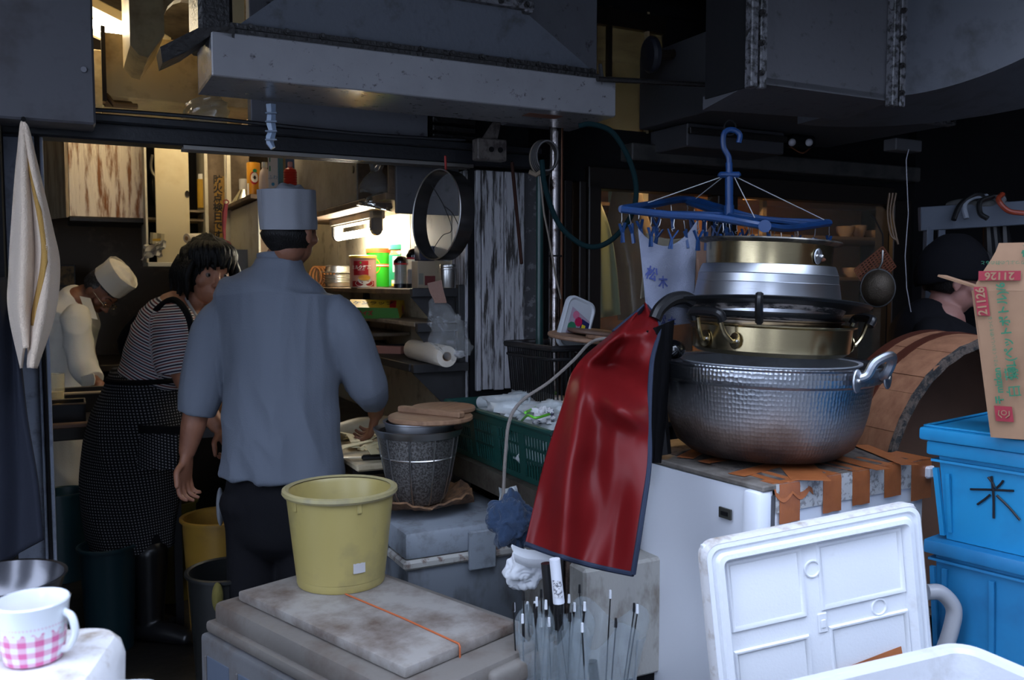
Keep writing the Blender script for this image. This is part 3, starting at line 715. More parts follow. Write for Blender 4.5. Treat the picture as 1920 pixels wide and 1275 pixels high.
# wrap box on second shelf
p = P(708, 592, 3.72); p.z = z2+.018
bx_ = T('wrap_box', 'yellow and green kitchen wrap box with black lettering on the second shelf', 'box', p, rot=(.42, .02, .10))
my, mg = mt('wrap_yellow', (.62, .40, .03), .45), mt('wrap_green', (.06, .22, .03), .45)
L2, d2, h2 = .115, .05, .045
vs = [(-L2, -d2, 0), (L2-.02, -d2, 0), (L2, d2, 0), (-L2, d2, 0), (-L2, -d2+.012, h2), (L2-.03, -d2+.012, h2), (L2-.005, d2-.01, h2), (-L2, d2-.01, h2)]
ob('carton_top', G().add([V(q)+V((0, 0, .0004)) for q in vs], [(4, 5, 6, 7), (1, 2, 6, 5)]), my, bx_, smooth=False)
ob('carton_side', G().add(vs, [(0, 1, 5, 4), (3, 7, 6, 2), (0, 4, 7, 3), (0, 3, 2, 1), (1, 2, 6, 5), (4, 5, 6, 7)]), mg, bx_, smooth=False)
txt('リケンラップ', .034, m_blackp, bx_, frame((1, 0, 0), n=(0, 0, 1), at=(-.035, .004, h2+.0012)), bold=.001)
txt('サイズ', .022, m_red, bx_, frame((1, 0, 0), n=(0, -1, .25), at=(-.05, -d2+.0045, h2*.48)), bold=.001)
ob('red_panel', G().b2((.052, -.034, h2+.0006), (.078, .034, h2+.001)), m_red, bx_, smooth=False)
ob('round_mark', G().lathe([(0, .001), (.018, .001), (.018, 0)], 18, (L2-.009, -.002, .022), zto((1, -.1, .2))), m_red, bx_)
# lowest shelf: paper roll and pink carton
a, b = P(774, 666, 3.45), P(838, 667, 3.10)
rl = T('paper_roll', 'white kitchen paper roll lying at the end of the lowest shelf', 'roll', a)
rr_ = .0375; a.z = b.z = z3+rr_+.001; d = b-a
ca = WL(rl, a); cb = WL(rl, b)
g = G(); Lr = d.length; g.lathe([(.017, 0), (rr_, 0), (rr_+.001, .003), (rr_+.001, Lr-.003), (rr_, Lr), (.017, Lr)], 36, ca, zto(cb-ca))
ob('paper', g, mt('paper_white', (.62, .56, .47), .85, bump=.2, bs=150), rl)
ob('core', G().lathe([(.017, .0), (.017, Lr), (.0155, Lr), (.0155, .0), (.017, 0)], 24, ca, zto(cb-ca)), mt('kraft_core', (.32, .19, .10), .9), rl)
p = P(726, 670, 3.72); p.z = z3
pk = T('pink_carton', 'long pink carton lying left of the paper roll on the lowest shelf', 'box', p, -.35)
ob('carton', G().box((0, 0, .016), (.15, .04, .032), .002), mt('pink_card', (.55, .25, .19), .6), pk)
ob('end_flap', G().box((-.078, 0, .02), (.008, .036, .03), .002), mt('grey_card', (.25, .22, .22), .6), pk)
tr_ = T('dark_tray', 'dark shallow tray behind the pink carton on the lowest shelf', 'tray', V((P(730, 660, 4.0).x, P(730, 660, 4.0).y, z3)), PHI+PI/2)
ob('tray_body', G().b2((-.14, -.06, 0), (.14, .06, .004)).b2((-.14, -.06, 0), (.14, -.056, .03)).b2((-.14, .056, 0), (.14, .06, .03)).b2((-.14, -.06, 0), (-.136, .06, .03)).b2((.136, -.06, 0), (.14, .06, .03)), m_grey, tr_, smooth=False)

# plastic bag taped on the shelf end
cb_ = clearbag('hanging_plastic_bag', 'long clear plastic bag hanging from orange tape at the shelf end', [P(812, 560, 3.08), P(826, 590, 3.06), P(838, 620, 3.05), P(850, 642, 3.04), P(862, 662, 3.04), P(866, 671, 3.04)], [.015, .045, .062, .05, .045, .03], m_film, seed=5, wr=.35)
g = G(); g.grid(lambda i, j: WL(cb_, P(lerp(801, 828, i)+14*j*(1-.3*i), lerp(531, 571, j)-6*i*(1-j)+3*math.sin(5*j), 3.04)), 4, 8, .0006)
ob('orange_tape', g, mt('orange_tape', (.13, .05, .024), .45, bump=.4, bs=60), cb_)
ob('coin_pack', G().sph(WL(cb_, P(862, 664, 3.05)), (.022, .012, .014), 9, 5), mt('pale_scraps', (.30, .30, .30), .4, d=(.05, .05, .06), ds=60, dt=(.4, .6)), cb_, smooth=False)

# hanging round sieve
sc = P(830, 404, 3.0)
sv = T('round_sieve', 'round rimmed flour sieve hanging by a red cord in front of the lit wall', 'sieve', sc)
ax = V((-.80, -.60, .06)).normalized(); QQ = zto(ax); Rr = .150
ob('hoop', G().lathe([(Rr, -.028), (Rr+.002, -.028), (Rr+.003, 0), (Rr+.002, .028), (Rr, .028), (Rr-.001, 0), (Rr, -.028)], 56, (0, 0, 0), QQ), mt('dark_steel_hoop', (.09, .085, .085), .25, .9), sv)
ob('rim_wire', G().lathe([(Rr+.001+.0025*math.cos(a), .028+.0025*math.sin(a)) for a in np.linspace(0, 2*PI, 7)], 56, (0, 0, 0), QQ), m_steel, sv)
ob('mesh_cloth', G().lathe([(0, -.02), (Rr-.002, -.026)], 40, (0, 0, 0), QQ), film('sieve_mesh', (.3, .3, .3), .16, .5, .2, 200), sv)
ob('loose_wire', G().tube(crv([QQ @ V(q) for q in ((-.08, .11, 0), (.02, .03, .01), (.06, -.05, 0), (.02, -.07, .01), (-.05, -.11, 0))], 6), .0014, 5), m_dark, sv)
ob('loose_wire', G().tube(crv([QQ @ V(q) for q in ((.02, .03, .01), (.08, .0, .012), (.12, -.06, 0))], 6), .0014, 5), m_dark, sv)
ob('hanging_cord', G().tube([WL(sv, P(836, 322, 3.0)), WL(sv, P(835, 292, 2.98))], .004, 6), mt('red_cord', (.30, .02, .015), .6), sv)

# ================================================================ SECOND CABINET with bottles on top
uc = .84
cb2 = roomthing('low_wall_cabinet', 'cream-doored wall cabinet with bottles standing on top of it', 'cabinet')
q0, q1 = PU(430, 375, uc), PU(512, 360, uc)
zc1 = PU(466, 371, uc)[2]; zc0 = zc1-.42
ob('carcass', G().b2((uc+.012, 4.36, zc0), (1.05, q0[1], zc1-.02), .002), m_wood, cb2, smooth=False)
ob('top_board', G().b2((uc-.03, 4.34, zc1-.02), (1.07, q0[1]+.02, zc1), .002), m_wood, cb2, smooth=False)
ob('cabinet_door', G().b2((uc, PU(484, 440, uc)[1], zc0), (uc+.011, q0[1]-.02, zc1-.03), .002), m_white, cb2, smooth=False)
ob('post', G().b2((uc-.02, q0[1], zc0-.2), (uc+.01, q0[1]+.03, 2.3)), m_white, cb2, smooth=False)
ob('tape_patch', G().b2((uc-.003, PU(460, 500, uc)[1], PU(450, 510, uc)[2]), (uc-.001, PU(440, 500, uc)[1], PU(450, 490, uc)[2])), mt('dull_pink', (.2, .06, .07), .6), cb2, smooth=False)
sg = roomthing('steel_sheet', 'small scratched metal sheet hanging behind the woman', 'plate')
ob('sheet', G().b2((PV(438, 490, 4.6)[0], 4.6, PV(450, 512, 4.6)[2]), (PV(465, 490, 4.6)[0], 4.606, PV(450, 468, 4.6)[2])), mt('scratched_sheet', (.25, .25, .24), .4, .6, bump=.4), sg, smooth=False)
def top_at(px, D): q = P(px, 370, D); return V((q.x, q.y, zc1+.001))
DB = 4.72
# glass bottle on its base with wide foot
t = T('funnel', 'shiny metal funnel standing mouth down on the cabinet top', 'funnel', top_at(457, 4.95))
ob('cone', G().lathe([(.075, 0), (.077, .004), (.028, .085), (.020, .10), (.018, .10), (.026, .083), (.073, .004)], 28), mt('funnel_metal', (.65, .62, .5), .2, 1.), t)
ob('neck', G().lathe([(.024, .088), (.024, .150), (.022, .152), (0, .152)], 20), mt('pale_grey_plastic', (.4, .38, .35), .5), t)
t = T('orange_can', 'tall orange can with a red and white ring mark on the cabinet top', 'tin', top_at(476, DB), 0)
ob('can_body', G().lathe([(0, 0), (.034, 0), (.035, .004), (.035, .205), (.033, .210), (0, .210)], 32), mt('can_orange', (.62, .27, .02), .3), t)
ob('red_ring_print', curvell(G(), .014, .128, .024, .034, .035, .0006), m_red, t); ob('white_disc_print', curvell(G(), .016, .130, .018, .026, .035, .001), m_wht, t)
ob('black_mark_print', curvell(G(), .016, .130, .007, .011, .035, .0014, 7), m_blackp, t)
ob('leaf_print', curvell(G(), .018, .166, .012, .010, .035, .0014, 7), m_jg, t)
ob('white_strip_print', curvpatch(G(), -.030, -.016, .02, .10, .035, .0006), m_wht, t)
t = T('lotion_bottle', 'round-shouldered translucent white bottle with a white cap on the cabinet top', 'bottle', top_at(497, 4.55))
ob('bottle_body', G().lathe([(0, 0), (.026, 0), (.029, .01), (.030, .08), (.028, .12), (.022, .145), (.013, .158), (.013, .165), (0, .165)], 28), mt('milky_plastic', (.55, .44, .38), .3), t)
ob('cap', G().lathe([(.014, .163), (.015, .165), (.014, .190), (0, .191)], 20), mt('cap_white', (.6, .6, .56), .35), t)
t = T('detergent_box', 'tall white detergent box with blue and green print on the cabinet top', 'box', top_at(517, 4.45), -.12)
ob('carton', G().b2((-.026, -.03, 0), (.026, .03, .205), .002), mt('box_white', (.62, .62, .58), .5), t)
ob('blue_edge', G().b2((.026, -.031, 0), (.029, .031, .205)), mt('box_blue', (.03, .22, .38), .5), t)
ob('heart_print', G().lathe([(0, .001), (.009, .001)], 8, (0, -.0306, .065), zto((0, -1, 0))), mt('box_sky', (.05, .3, .5), .5), t)
txt('ふわ', .024, MATS['box_blue'], t, frame((1, 0, 0), n=(0, -1, 0), at=(.0, -.0312, .098)))
for z in (.13, .175): ob('green_print', G().b2((-.018, -.0312, z), (-.012, -.0306, z+.025)), m_jg, t)
t = T('red_bottle', 'ribbed red plastic bottle with a pink cap on the cabinet top', 'bottle', top_at(545, 4.35))
g = G(); pr = [(0, 0), (.030, 0)]
for k in range(10): pr += [(.033, .006+.012*k), (.030, .012+.012*k)]
pr += [(.028, .128), (.013, .136), (.013, .140), (0, .140)]
ob('bottle_body', g.lathe(pr, 28), mt('ribbed_red', (.42, .015, .012), .3), t)
ob('cap', G().lathe([(.011, .138), (.012, .16), (.010, .165), (0, .165)], 16), mt('cap_pink', (.5, .25, .24), .4), t)
t = T('blue_carton', 'dark blue carton with a yellow patch behind the red bottle', 'box', top_at(560, 4.6), .1)
ob('carton', G().b2((-.06, -.03, 0), (.075, .03, .23), .002), mt('carton_dkblue', (.025, .05, .12), .5), t)
ob('yellow_patch', G().b2((.0, -.0312, .16), (.03, -.0306, .215)), mt('patch_yellow', (.35, .25, .03), .5), t)

# pink long-handled brush hanging at the post
t = T('hanging_brush', 'pink long-handled round brush hanging beside the cream door', 'brush', P(424, 380, 4.3))
ob('handle', G().tube([WL(t, P(*k, 4.3)) for k in ((424, 382), (421, 400), (420, 430), (421, 450))], [.010, .013, .009, .006], 8), mt('pink_plastic', (.50, .09, .10), .4), t)
ob('bristle_head', G().sph(WL(t, P(421, 460, 4.3)), (.034, .03, .026), 16, 10), mt('dark_pink_bristle', (.16, .03, .04), .9, bump=1., bs=200), t)
ob('loop', G().tube([WL(t, P(424+5*math.cos(a), 379+4*math.sin(a), 4.3)) for a in np.linspace(0, 2*PI, 10)[:-1]], .003, 5, closed=True), MATS['pink_plastic'], t)
t = T('pull_string', 'thin pale lamp pull string with a smoky bag above the pink brush', 'string', P(424, 375, 4.32))
ob('string', G().tube([WL(t, P(424, 376, 4.32)), WL(t, P(424, 290, 4.32))], .0018, 5), mt('string_pale', (.5, .46, .4), .7), t)

# ================================================================ THIRD CABINET (back), sign wall
vb = 5.2
cb3 = roomthing('open_back_cabinet', 'cream cabinet with one sliding door and open stained shelves over the stove side', 'cabinet')
x = lambda px: PV(px, 400, vb)[0]
zz = lambda py, px=330: PV(px, py, vb)[2]
zb3 = zz(492)
ob('bottom_board', G().b2((x(274), vb-.02, zb3-.025), (x(392), vb+.3, zb3), .003), mt('pale_board', (.62, .6, .5), .5), cb3, smooth=False)
ob('left_panel', G().b2((x(273), vb, zb3), (x(277), vb+.3, 2.5)), m_white, cb3, smooth=False)
ob('right_panel', G().b2((x(384), vb-.02, zz(455)), (x(390), vb+.3, 2.5)), m_white, cb3, smooth=False)
ob('back_panel', G().b2((x(277), vb+.29, zb3), (x(384), vb+.3, 2.5)), m_dark, cb3, smooth=False)
o = ob('sliding_door', G().b2((x(292), vb-.012, zb3), (x(355), vb+.0, 2.5), .002), mt('door_cream', (.66, .58, .38), .5, d=(.45, .33, .14), ds=4, dt=(.5, .9)), cb3, smooth=False)
q = PV(351, 364, vb-.014)
ob('finger_pull', G().lathe([(0, -.001), (.009, -.001), (.012, .002), (.012, 0)], 14, q, zto((0, -1, 0)), sy=1.6), m_brown, o)
ob('inner_shelf', G().b2((x(277), vb+.05, zz(412)), (x(384), vb+.28, zz(412)+.012)), m_wood2, cb3, smooth=False)
ob('inner_shelf', G().b2((x(356), vb+.02, zz(396)), (x(384), vb+.28, zz(396)+.012)), m_wood2, cb3, smooth=False)
o = roomthing('sign_partition', 'sooty tan partition wall between the cream cabinets', 'partition')
ob('partition_panel', G().b2((x(391), vb+.02, .9), (x(470), vb+.05, 2.6)), mt('sooty_tan', (.17, .12, .075), .7, d=(.05, .035, .02), ds=6, dt=(.4, .7)), o, smooth=False)
sg2 = ob('sign_plate', G().b2((x(403), vb+.006, zz(455, 410)), (x(431), vb+.012, zz(330, 410))), mt('sign_ochre', (.30, .17, .03), .6, d=(.08, .05, .02), ds=8, dt=(.5, .8)), o, smooth=False)
mb = mt('sign_black', (.012, .01, .008), .6)
for i, ch in enumerate('防火点検日です'):
    pp = PV(410, 338+17.2*i, vb+.004); txt(ch, .052, mb, o, frame((1, 0, 0), n=(0, -1, 0), at=(pp[0]-.004, vb+.004, pp[2])), bold=.0015)
for i, ch in enumerate('毎月日確認'):
    pp = PV(425, 338+17.2*i, vb+.004); txt(ch, .034, mb, o, frame((1, 0, 0), n=(0, -1, 0), at=(pp[0], vb+.004, pp[2])), bold=.001)
# things on that cabinet
t = T('spray_can', 'yellow topped can on the inner shelf of the back cabinet', 'can', P(378, 394, 5.02)); 
q = WL(t, P(378, 390, 5.02)); ob('can_body', G().cyl(q, q+V((0, 0, .16)), .022, 16), mt('can_yellow', (.5, .3, .03), .4), t); ob('cap', G().cyl(q+V((0, 0, .16)), q+V((0, 0, .19)), .016, 14), m_wht, t)
t = T('white_packet', 'crumpled white paper packets stuffed at the left end of the back cabinet', 'packet', P(287, 480, 4.75))
g = G(); g.grid(lambda i, j: WL(t, P(lerp(268, 302, i)+6*j-3*noise.noise(V((i*3, j*3, 0))), lerp(488, 462, j)-12*i+5*noise.noise(V((i*4, j*4, 2))), 4.72+.04*noise.noise(V((i*3, j*3, 5))))), 8, 8, .015)
ob('packet_body', g, mt('packet_white', (.42, .40, .35), .5, bump=.3, bs=20), t)
t = T('yellow_pouch', 'small pale pouch with a yellow band above the white packets', 'packet', P(293, 452, 4.85))
g = G(); g.grid(lambda i, j: WL(t, P(lerp(286, 301, i)+1*j, lerp(457, 436, j)+2*i, 4.8+.02*math.sin(3*i))), 4, 4, .02)
ob('pouch_body', g, mt('pouch', (.4, .36, .24), .4), t)
ob('yellow_band', G().bar(WL(t, P(286, 450, 4.78)), WL(t, P(301, 449, 4.78)), .004, .012), mt('band_yellow', (.6, .38, .05), .5), t)
t = T('small_paper_roll', 'small white paper roll hung on the back cabinet above the woman', 'roll', P(347, 447, 4.75))
a, b = WL(t, P(350, 447, 4.78)), WL(t, P(386, 446, 4.9))
ob('paper', G().cyl(a, b, .026, 20), mt('paper_white', (0, 0, 0)), t); ob('core', G().cyl(a-(b-a).normalized()*.002, a, .012, 14), mt('kraft_core', (0, 0, 0)), t)
t = T('pan_lid_handle', 'grey curved pan lid hanging inside the left shelves of the back cabinet', 'lid', P(290, 320, 5.0))
ob('arc', G().tube(crv([WL(t, P(*k, 5.0)) for k in ((286, 290), (283, 310), (287, 325), (295, 335))], 6), .008, 8), mt('lid_grey', (.4, .38, .33), .4, .5), t)
ob('dark_pan', G().sph(WL(t, P(292, 350, 5.1)), (.03, .05, .09), 16, 10), m_black, t)

# ================================================================ STOVE HOOD, back area
hd = roomthing('stove_hood', 'white enamel stove hood streaked with brown grease above the old cook', 'hood')
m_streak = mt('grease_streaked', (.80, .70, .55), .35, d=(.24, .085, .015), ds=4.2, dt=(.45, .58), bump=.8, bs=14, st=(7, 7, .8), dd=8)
vh = 5.35
a, b = PV(128, 300, vh), PV(273, 300, vh); zh = PV(200, 408, vh)[2]
g = G(); g.grid(lambda i, j: (lerp(a[0], b[0], i), vh+.01*math.sin(PI*i), lerp(zh-.01*math.sin(PI*i), 2.5, j)), 24, 24, .02)
ob('front_panel', g, m_streak, hd)
c_ = PV(80, 300, vh+.35)
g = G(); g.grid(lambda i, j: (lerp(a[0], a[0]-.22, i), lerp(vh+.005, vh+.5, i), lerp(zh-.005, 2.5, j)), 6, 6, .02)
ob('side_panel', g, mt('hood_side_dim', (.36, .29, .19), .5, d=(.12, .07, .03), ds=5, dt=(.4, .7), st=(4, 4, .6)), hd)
ob('grease_lip', G().b2((a[0]-.01, vh-.012, zh-.03), (b[0], vh+.4, zh+.003), .008), m_grease, hd)
# stove block behind the old cook
st_ = roomthing('stove', 'dark iron cooking range against the back wall', 'stove')
zs_ = PV(185, 690, 5.45)[2]
ob('range_body', G().b2((-.9, 5.45, 0), (.9, 6.19, zs_-.02), .01), m_dark, st_, smooth=False)
ob('range_top', G().b2((-.9, 5.40, zs_-.02), (.9, 6.19, zs_+.02), .006), mt('worn_iron', (.05, .04, .03), .4, .5), st_, smooth=False)
t = T('wall_notice', 'small yellowed framed notice on the sooty wall behind the old cook', 'notice', P(121, 517, 5.3), PHI)
w = .115
ob('frame', G().box((0, .0, 0), (w*1.05, .012, w*1.15), .003), m_brown, t); ob('paper', G().box((0, -.007, 0), (w*.9, .002, w)), mt('yellowed_paper', (.16, .09, .025), .7, d=(.05, .03, .01), ds=30, dt=(.45, .6)), t)

# ================================================================ PREP TABLE of the old cook (left)
pt = roomthing('prep_table', 'dark prep table on black legs in front of the old cook', 'table')
zt_ = .84
e = PZ(150, 790, zt_); eu, ev, _ = UV(e)
ob('table_top', G().b2((-1.1, ev-.05, zt_-.07), (eu+.28, ev+.42, zt_), .004), mt('dark_steel_top', (.06, .055, .05), .35, .6), pt, smooth=False)
for u in (-.9, eu+.20): 
    for v in (ev-.01, ev+.36): ob('leg', G().b2((u, v, 0), (u+.05, v+.05, zt_-.07)), m_black, pt, smooth=False)
def pan_box(name, label, px, D, w, d, h, z, mat, inner=None, rot=PHI):
    q = P(px, 780, D); t = T(name, label, 'pan', V((q.x, q.y, z)), rot)
    g = G().b2((-w/2, -d/2, 0), (w/2, d/2, .004)).b2((-w/2, -d/2, 0), (w/2, -d/2+.004, h)).b2((-w/2, d/2-.004, 0), (w/2, d/2, h)).b2((-w/2, -d/2, 0), (-w/2+.004, d/2, h)).b2((w/2-.004, -d/2, 0), (w/2, d/2, h))
    ob('pan_body', g, mat, t, smooth=False)
    ob('rim', G().tube([(-w/2, -d/2, h), (w/2, -d/2, h), (w/2, d/2, h), (-w/2, d/2, h)], .004, 6, closed=True), mt('pan_rim', (.3, .26, .2), .3, .9), t)
    return t
zt2 = zt_+.001
t = pan_box('square_pan', 'black rectangular pan with a thin bright rim at the left of the prep table', 110, 3.62, .20, .16, .085, zt2, m_black)
t = T('egg_yolk_bowl', 'round yellow lid showing inside the black rectangular pan', 'bowl', V((P(108, 760, 3.62).x, P(108, 760, 3.62).y, zt2+.005)))
ob('dome', G().lathe([(0, .075), (.02, .072), (.034, .062), (.036, .0), (0, 0)], 24), mt('yolk', (.65, .38, .03), .3), t)
t = T('sauce_tub', 'clear plastic tub of yellow sauce behind the black rectangular pan', 'tub', V((P(101, 740, 3.85).x, P(101, 740, 3.85).y, zt2)))
ob('tub_body', G().lathe([(0, .0), (.04, 0), (.046, .18), (.042, .18), (.038, .004), (0, .004)], 28), film('tub_clear', (.7, .62, .4), .35, .2, .3, 20), t)
ob('sauce', G().lathe([(0, .006), (.037, .006), (.039, .10), (0, .10)], 24), mt('yellow_sauce', (.45, .28, .04), .4, d=(.7, .6, .35), ds=20, dt=(.5, .7)), t)
t = pan_box('deep_cooker', 'black deep rectangular cooker where the old cook reaches in', 180, 4.05, .34, .26, .085, zt2, mt('sooty_cooker', (.02, .016, .013), .4, .3))
ob('contents', G().b2((-.165, -.125, .01), (.165, .125, .06)), mt('dark_broth', (.06, .035, .015), .2), t)
ob('edge_cloth', G().bar((-.14, -.13, .088), (.06, -.13, .087), .02, .012, .004), mt('cloth_buff', (.35, .27, .18), .8), t)
# board edge
t = T('chopping_plank', 'worn brown plank lying along the front of the prep table', 'board', V((P(112, 800, 3.5).x, P(112, 800, 3.5).y, zt2)), PHI)
ob('plank_body', G().box((0, -.02, .009), (.22, .05, .018), .004), mt('plank_brown', (.20, .11, .07), .6), t)
# ================================================================ PEOPLE
m_skin = mt('skin', (.42, .19, .11), .55, d=(.26, .10, .06), ds=12, dt=(.4, .8), bump=.05, bs=60)
m_skin2 = mt('skin_tan', (.24, .10, .055), .55, d=(.16, .06, .035), ds=12, dt=(.4, .8))
m_hair = mt('black_hair', (.005, .0045, .0045), .5, spec=.3, bump=1., bs=90, st=(3, 3, .6))
m_hairg = mt('greying_hair', (.02, .018, .018), .5, d=(.12, .12, .12), ds=60, dt=(.5, .7), bump=1., bs=120)
def basis(f, u):
    f = V(f).normalized(); r = f.cross(V(u)).normalized(); u = r.cross(f).normalized(); return r, f, u
def head(g, c, f, u, s=1.):
    r, f, u = basis(f, u); c = V(c); rot = M((r, f, u)).transposed()
    E = lambda a, b, d, rad: g.sph(c+(r*a+f*b+u*d)*s, tuple(q*s for q in rad), 18, 12, rot)
    E(0, -.012, .022, (.075, .092, .092)); E(0, .020, -.045, (.058, .062, .062)); E(0, .042, -.085, (.026, .024, .020))
    E(0, .062, .0, (.055, .022, .045)); E(.045, .052, -.022, (.022, .022, .020)); E(-.045, .052, -.022, (.022, .022, .020))
    E(0, .075, .030, (.050, .010, .012)); E(0, .078, -.058, (.022, .010, .006)); E(0, .076, -.068, (.020, .010, .007))
    g.limb([c+(f*.082+u*.020)*s, c+(f*.094-u*.012)*s, c+(f*.104-u*.030)*s], [.007*s, .009*s, .012*s], 10)
    for k in (-1, 1):
        E(.012*k, .090, -.034, (.008, .009, .007)); 
        g.sph(c+(r*k*.077-f*.006-u*.008)*s, (.010*s, .018*s, .031*s), 12, 8, rot); g.sph(c+(r*k*.079-f*.004-u*.034)*s, (.007*s, .009*s, .010*s), 8, 6, rot)
def eyes(root, c, f, u, s=1.):
    r, f, u = basis(f, u); c = V(c)
    for k in (-1, 1):
        e = c+(r*k*.031+f*.0735+u*.004)*s; o = ob('eye', G().sph(WL(root, e), (.0105*s,)*3, 14, 10), mt('eye_white', (.17, .13, .11), .35), root)
        ob('iris', G().sph(WL(root, e+f*.0058*s), (.0062*s,)*3, 12, 8), mt('eye_iris', (.012, .008, .006), .15), o)
        o2 = ob('eyebrow', G().tube([WL(root, c+(r*k*(.013+.035*t)+f*(.086-.016*t)+u*(.030+.007*math.sin(PI*t)))*s) for t in (0, .33, .66, 1)], [.002, .0035, .003, .0015], 6), m_hair, root)
def hair(root, c, f, u, s, grow, name='hair', mat=None, wave=.05, low=-.6, n=44, face=.30, top=.35, capz=9, cax=None):
    r, f, u = basis(f, u); c = V(c); g = G(); g.sph((0, 0, 0), 1, n, n//2+6)
    for i, p in enumerate(g.v):
        d = p.copy()   # x right, y fwd, z up
        k = grow*(1+wave*noise.noise(d*3)+wave*.8*abs(noise.noise(V((d.x*7, d.y*7, d.z*2)))))
        if d.y > face and d.z < top: k *= .80
        if d.z < low: k *= .72
        q = V((d.x*.078, d.y*.094-.012, d.z*.096+.02))*k
        if capz < 9 and (r*q.x+f*q.y+u*q.z).dot(V(cax or (0, 0, 1)).normalized()) > capz: q = V((q.x*.90, q.y*.90, q.z))
        g.v[i] = WL(root, c+(r*q.x+f*q.y+u*q.z)*s)
    return ob(name, g, mat or m_hair, root, ang=180)
def hand(g, w, d, n, t, curl=.5, s=1.):
    w, d, n, t = V(w), V(d).normalized(), V(n).normalized(), V(t).normalized()
    n = (n-d*n.dot(d)).normalized(); t = (t-d*t.dot(d)-n*t.dot(n)).normalized()
    g.limb([w-d*.01*s, w+d*.03*s, w+d*.065*s, w+d*.085*s], [(.024*s, .018*s), (.034*s, .016*s), (.040*s, .014*s), (.038*s, .012*s)], 14, side=t)
    for k, (o, L) in enumerate(((.029, .072), (.010, .080), (-.010, .075), (-.028, .060))):
        a = w+(d*.082+t*o)*s; pts = [a-d*.015*s]; ang = curl*(.7+.12*k); dd = d
        for q, fr in enumerate((.45, .30, .25)):
            dd = (d*math.cos(ang)+n*math.sin(ang)+t*.10*o/.03).normalized(); a = a+dd*L*fr*s; pts.append(a); ang += curl*.9
        g.limb(pts, [.0088*s, .0085*s, .0078*s, .0068*s], 10, side=t)
    a = w+(d*.022+t*.028)*s; d1 = (d*.6+t*.75+n*.25).normalized(); d2 = (d*.85+t*.35+n*.4).normalized()
    g.limb([a-t*.012*s, a+d1*.034*s, a+d1*.034*s+d2*.028*s, a+d1*.034*s+d2*.05*s], [.0125*s, .0105*s, .0098*s, .0082*s], 10, side=n)
def person(label, loc):
    t = T('person', label, 'person', loc); return t
def toloc(root, me):
    o = root.location; me.transform(M.Translation(-o)); return me
def body(root, g, mat, vox=.0045, it=5):
    return place('body', toloc(root, remesh(g, vox, it)), mat, root, ang=180)
def garment(root, name, g, mat, vox=.007, it=8, fold=None, attr=None):
    me = remesh(g, vox, it)
    if fold: displace(me, fold)
    if attr:
        a = me.attributes.new('uvw', 'FLOAT_VECTOR', 'POINT'); a.data.foreach_set('vector', [q for v in me.vertices for q in attr(v.co)])
    return place(name, toloc(root, me), mat, root, ang=180)
def ridge(x): return 1-abs(x)*2
def fab(name, col, **k): return mt(name, col, k.pop('rough', .9), bump=k.pop('bump', .25), bs=k.pop('bs', 220), spec=.5 if col[0] > .05 else .12, **k)
def cookhat(root, c, ax, r, h, mat, front, fd=(0, 1, 0), fs=1.2):
    """c centre of the hat's lower edge; pleated crown sunk in the top"""
    fd = V(fd); fd = (fd-V(ax).normalized()*fd.dot(V(ax).normalized())).normalized()
    def oval(g):
        g.v = [p+fd*((p-c).dot(fd)*(fs-1)-.009) for p in g.v]; return g
    q = zto(ax); c = WL(root, c); g = G()
    g.lathe([(r*.97, .0), (r*1.0, .001), (r*1.01, .02), (r*1.0, h*.5), (r*1.03, h*.97), (r*1.02, h), (r*.985, h-.002), (r*.97, h*.9), (r*.95, h*.5), (r*.955, 0)], 64, c, q, wob=lambda a, z: .0022*math.sin(5*a+z*30)+.0012*math.sin(11*a))
    ob('hat_band', oval(g), mat, root, ang=50)
    g = G()
    def crown(i, j):
        a = 2*PI*i; rr = r*.965*(1-j); z = h*.90+.030*math.sin(PI*j*.5)+.012*noise.noise(V((math.cos(a)*2*(1-j), math.sin(a)*2*(1-j), j*3)))+.003*math.sin(3*a)*math.sin(PI*j)
        return c+q.to_3x3() @ V((rr*math.cos(a), rr*math.sin(a), z))
    g.grid(crown, 60, 10, .002); ob('hat_crown', oval(g), mat, root, ang=40)
    ob('hat_seam', oval(G().tube([c+q.to_3x3() @ V((r*1.006*math.cos(front), r*1.006*math.sin(front), h*t)) for t in (.02, .5, .98)], .0016, 5)), mat, root)

# ---------------------------------------------------------------- cook in pale blue, seen from behind
D = 2.90
K = lambda px, py, d=0.: P(px, py, D+d)
cf_ = K(520, 900); cook = person('cook seen from behind in a pale blue three-quarter sleeve jacket and white cloth hat', (cf_.x, cf_.y, 0))
hc = K(545, 434); hf, hu = (.42, .90, -.05), (0, 0, 1)
g = G(); head(g, hc, hf, hu, 1.0)
g.limb([hc+V((0, -.025, -.05)), K(535, 474), K(525, 500)], [.055, .054, .060], 16)
g.limb([K(524, 530), K(524, 570), K(528, 660), K(527, 780), K(527, 890), K(527, 930)], [(.08, .045), (.14, .075), (.165, .10), (.15, .10), (.165, .11), (.15, .10)], 20)
g.limb([K(418, 606), K(394, 660, -.01), K(372, 755, -.02)], [.055, .050, .043], 14)
g.limb([K(372, 750, -.02), K(362, 800, -.03), K(350, 850, -.04)], [(.043, .040), (.041, .037), (.027, .022)], 14)
hand(g, K(350, 856, -.04), (-.14, -.05, -1), (.75, -.2, 0), (-.35, -.95, 0), .55, 1.02)
g.limb([K(640, 606), K(666, 655), K(690, 715, .06)], [.055, .050, .043], 14)
g.limb([K(690, 715, .06), K(704, 750, .16), K(704, 778, .22)], [(.042, .038), (.036, .032), (.027, .022)], 14)
hand(g, K(704, 780, .22), (-.25, .55, -.75), (-.9, 0, .3), (-.1, .6, .7), .7)
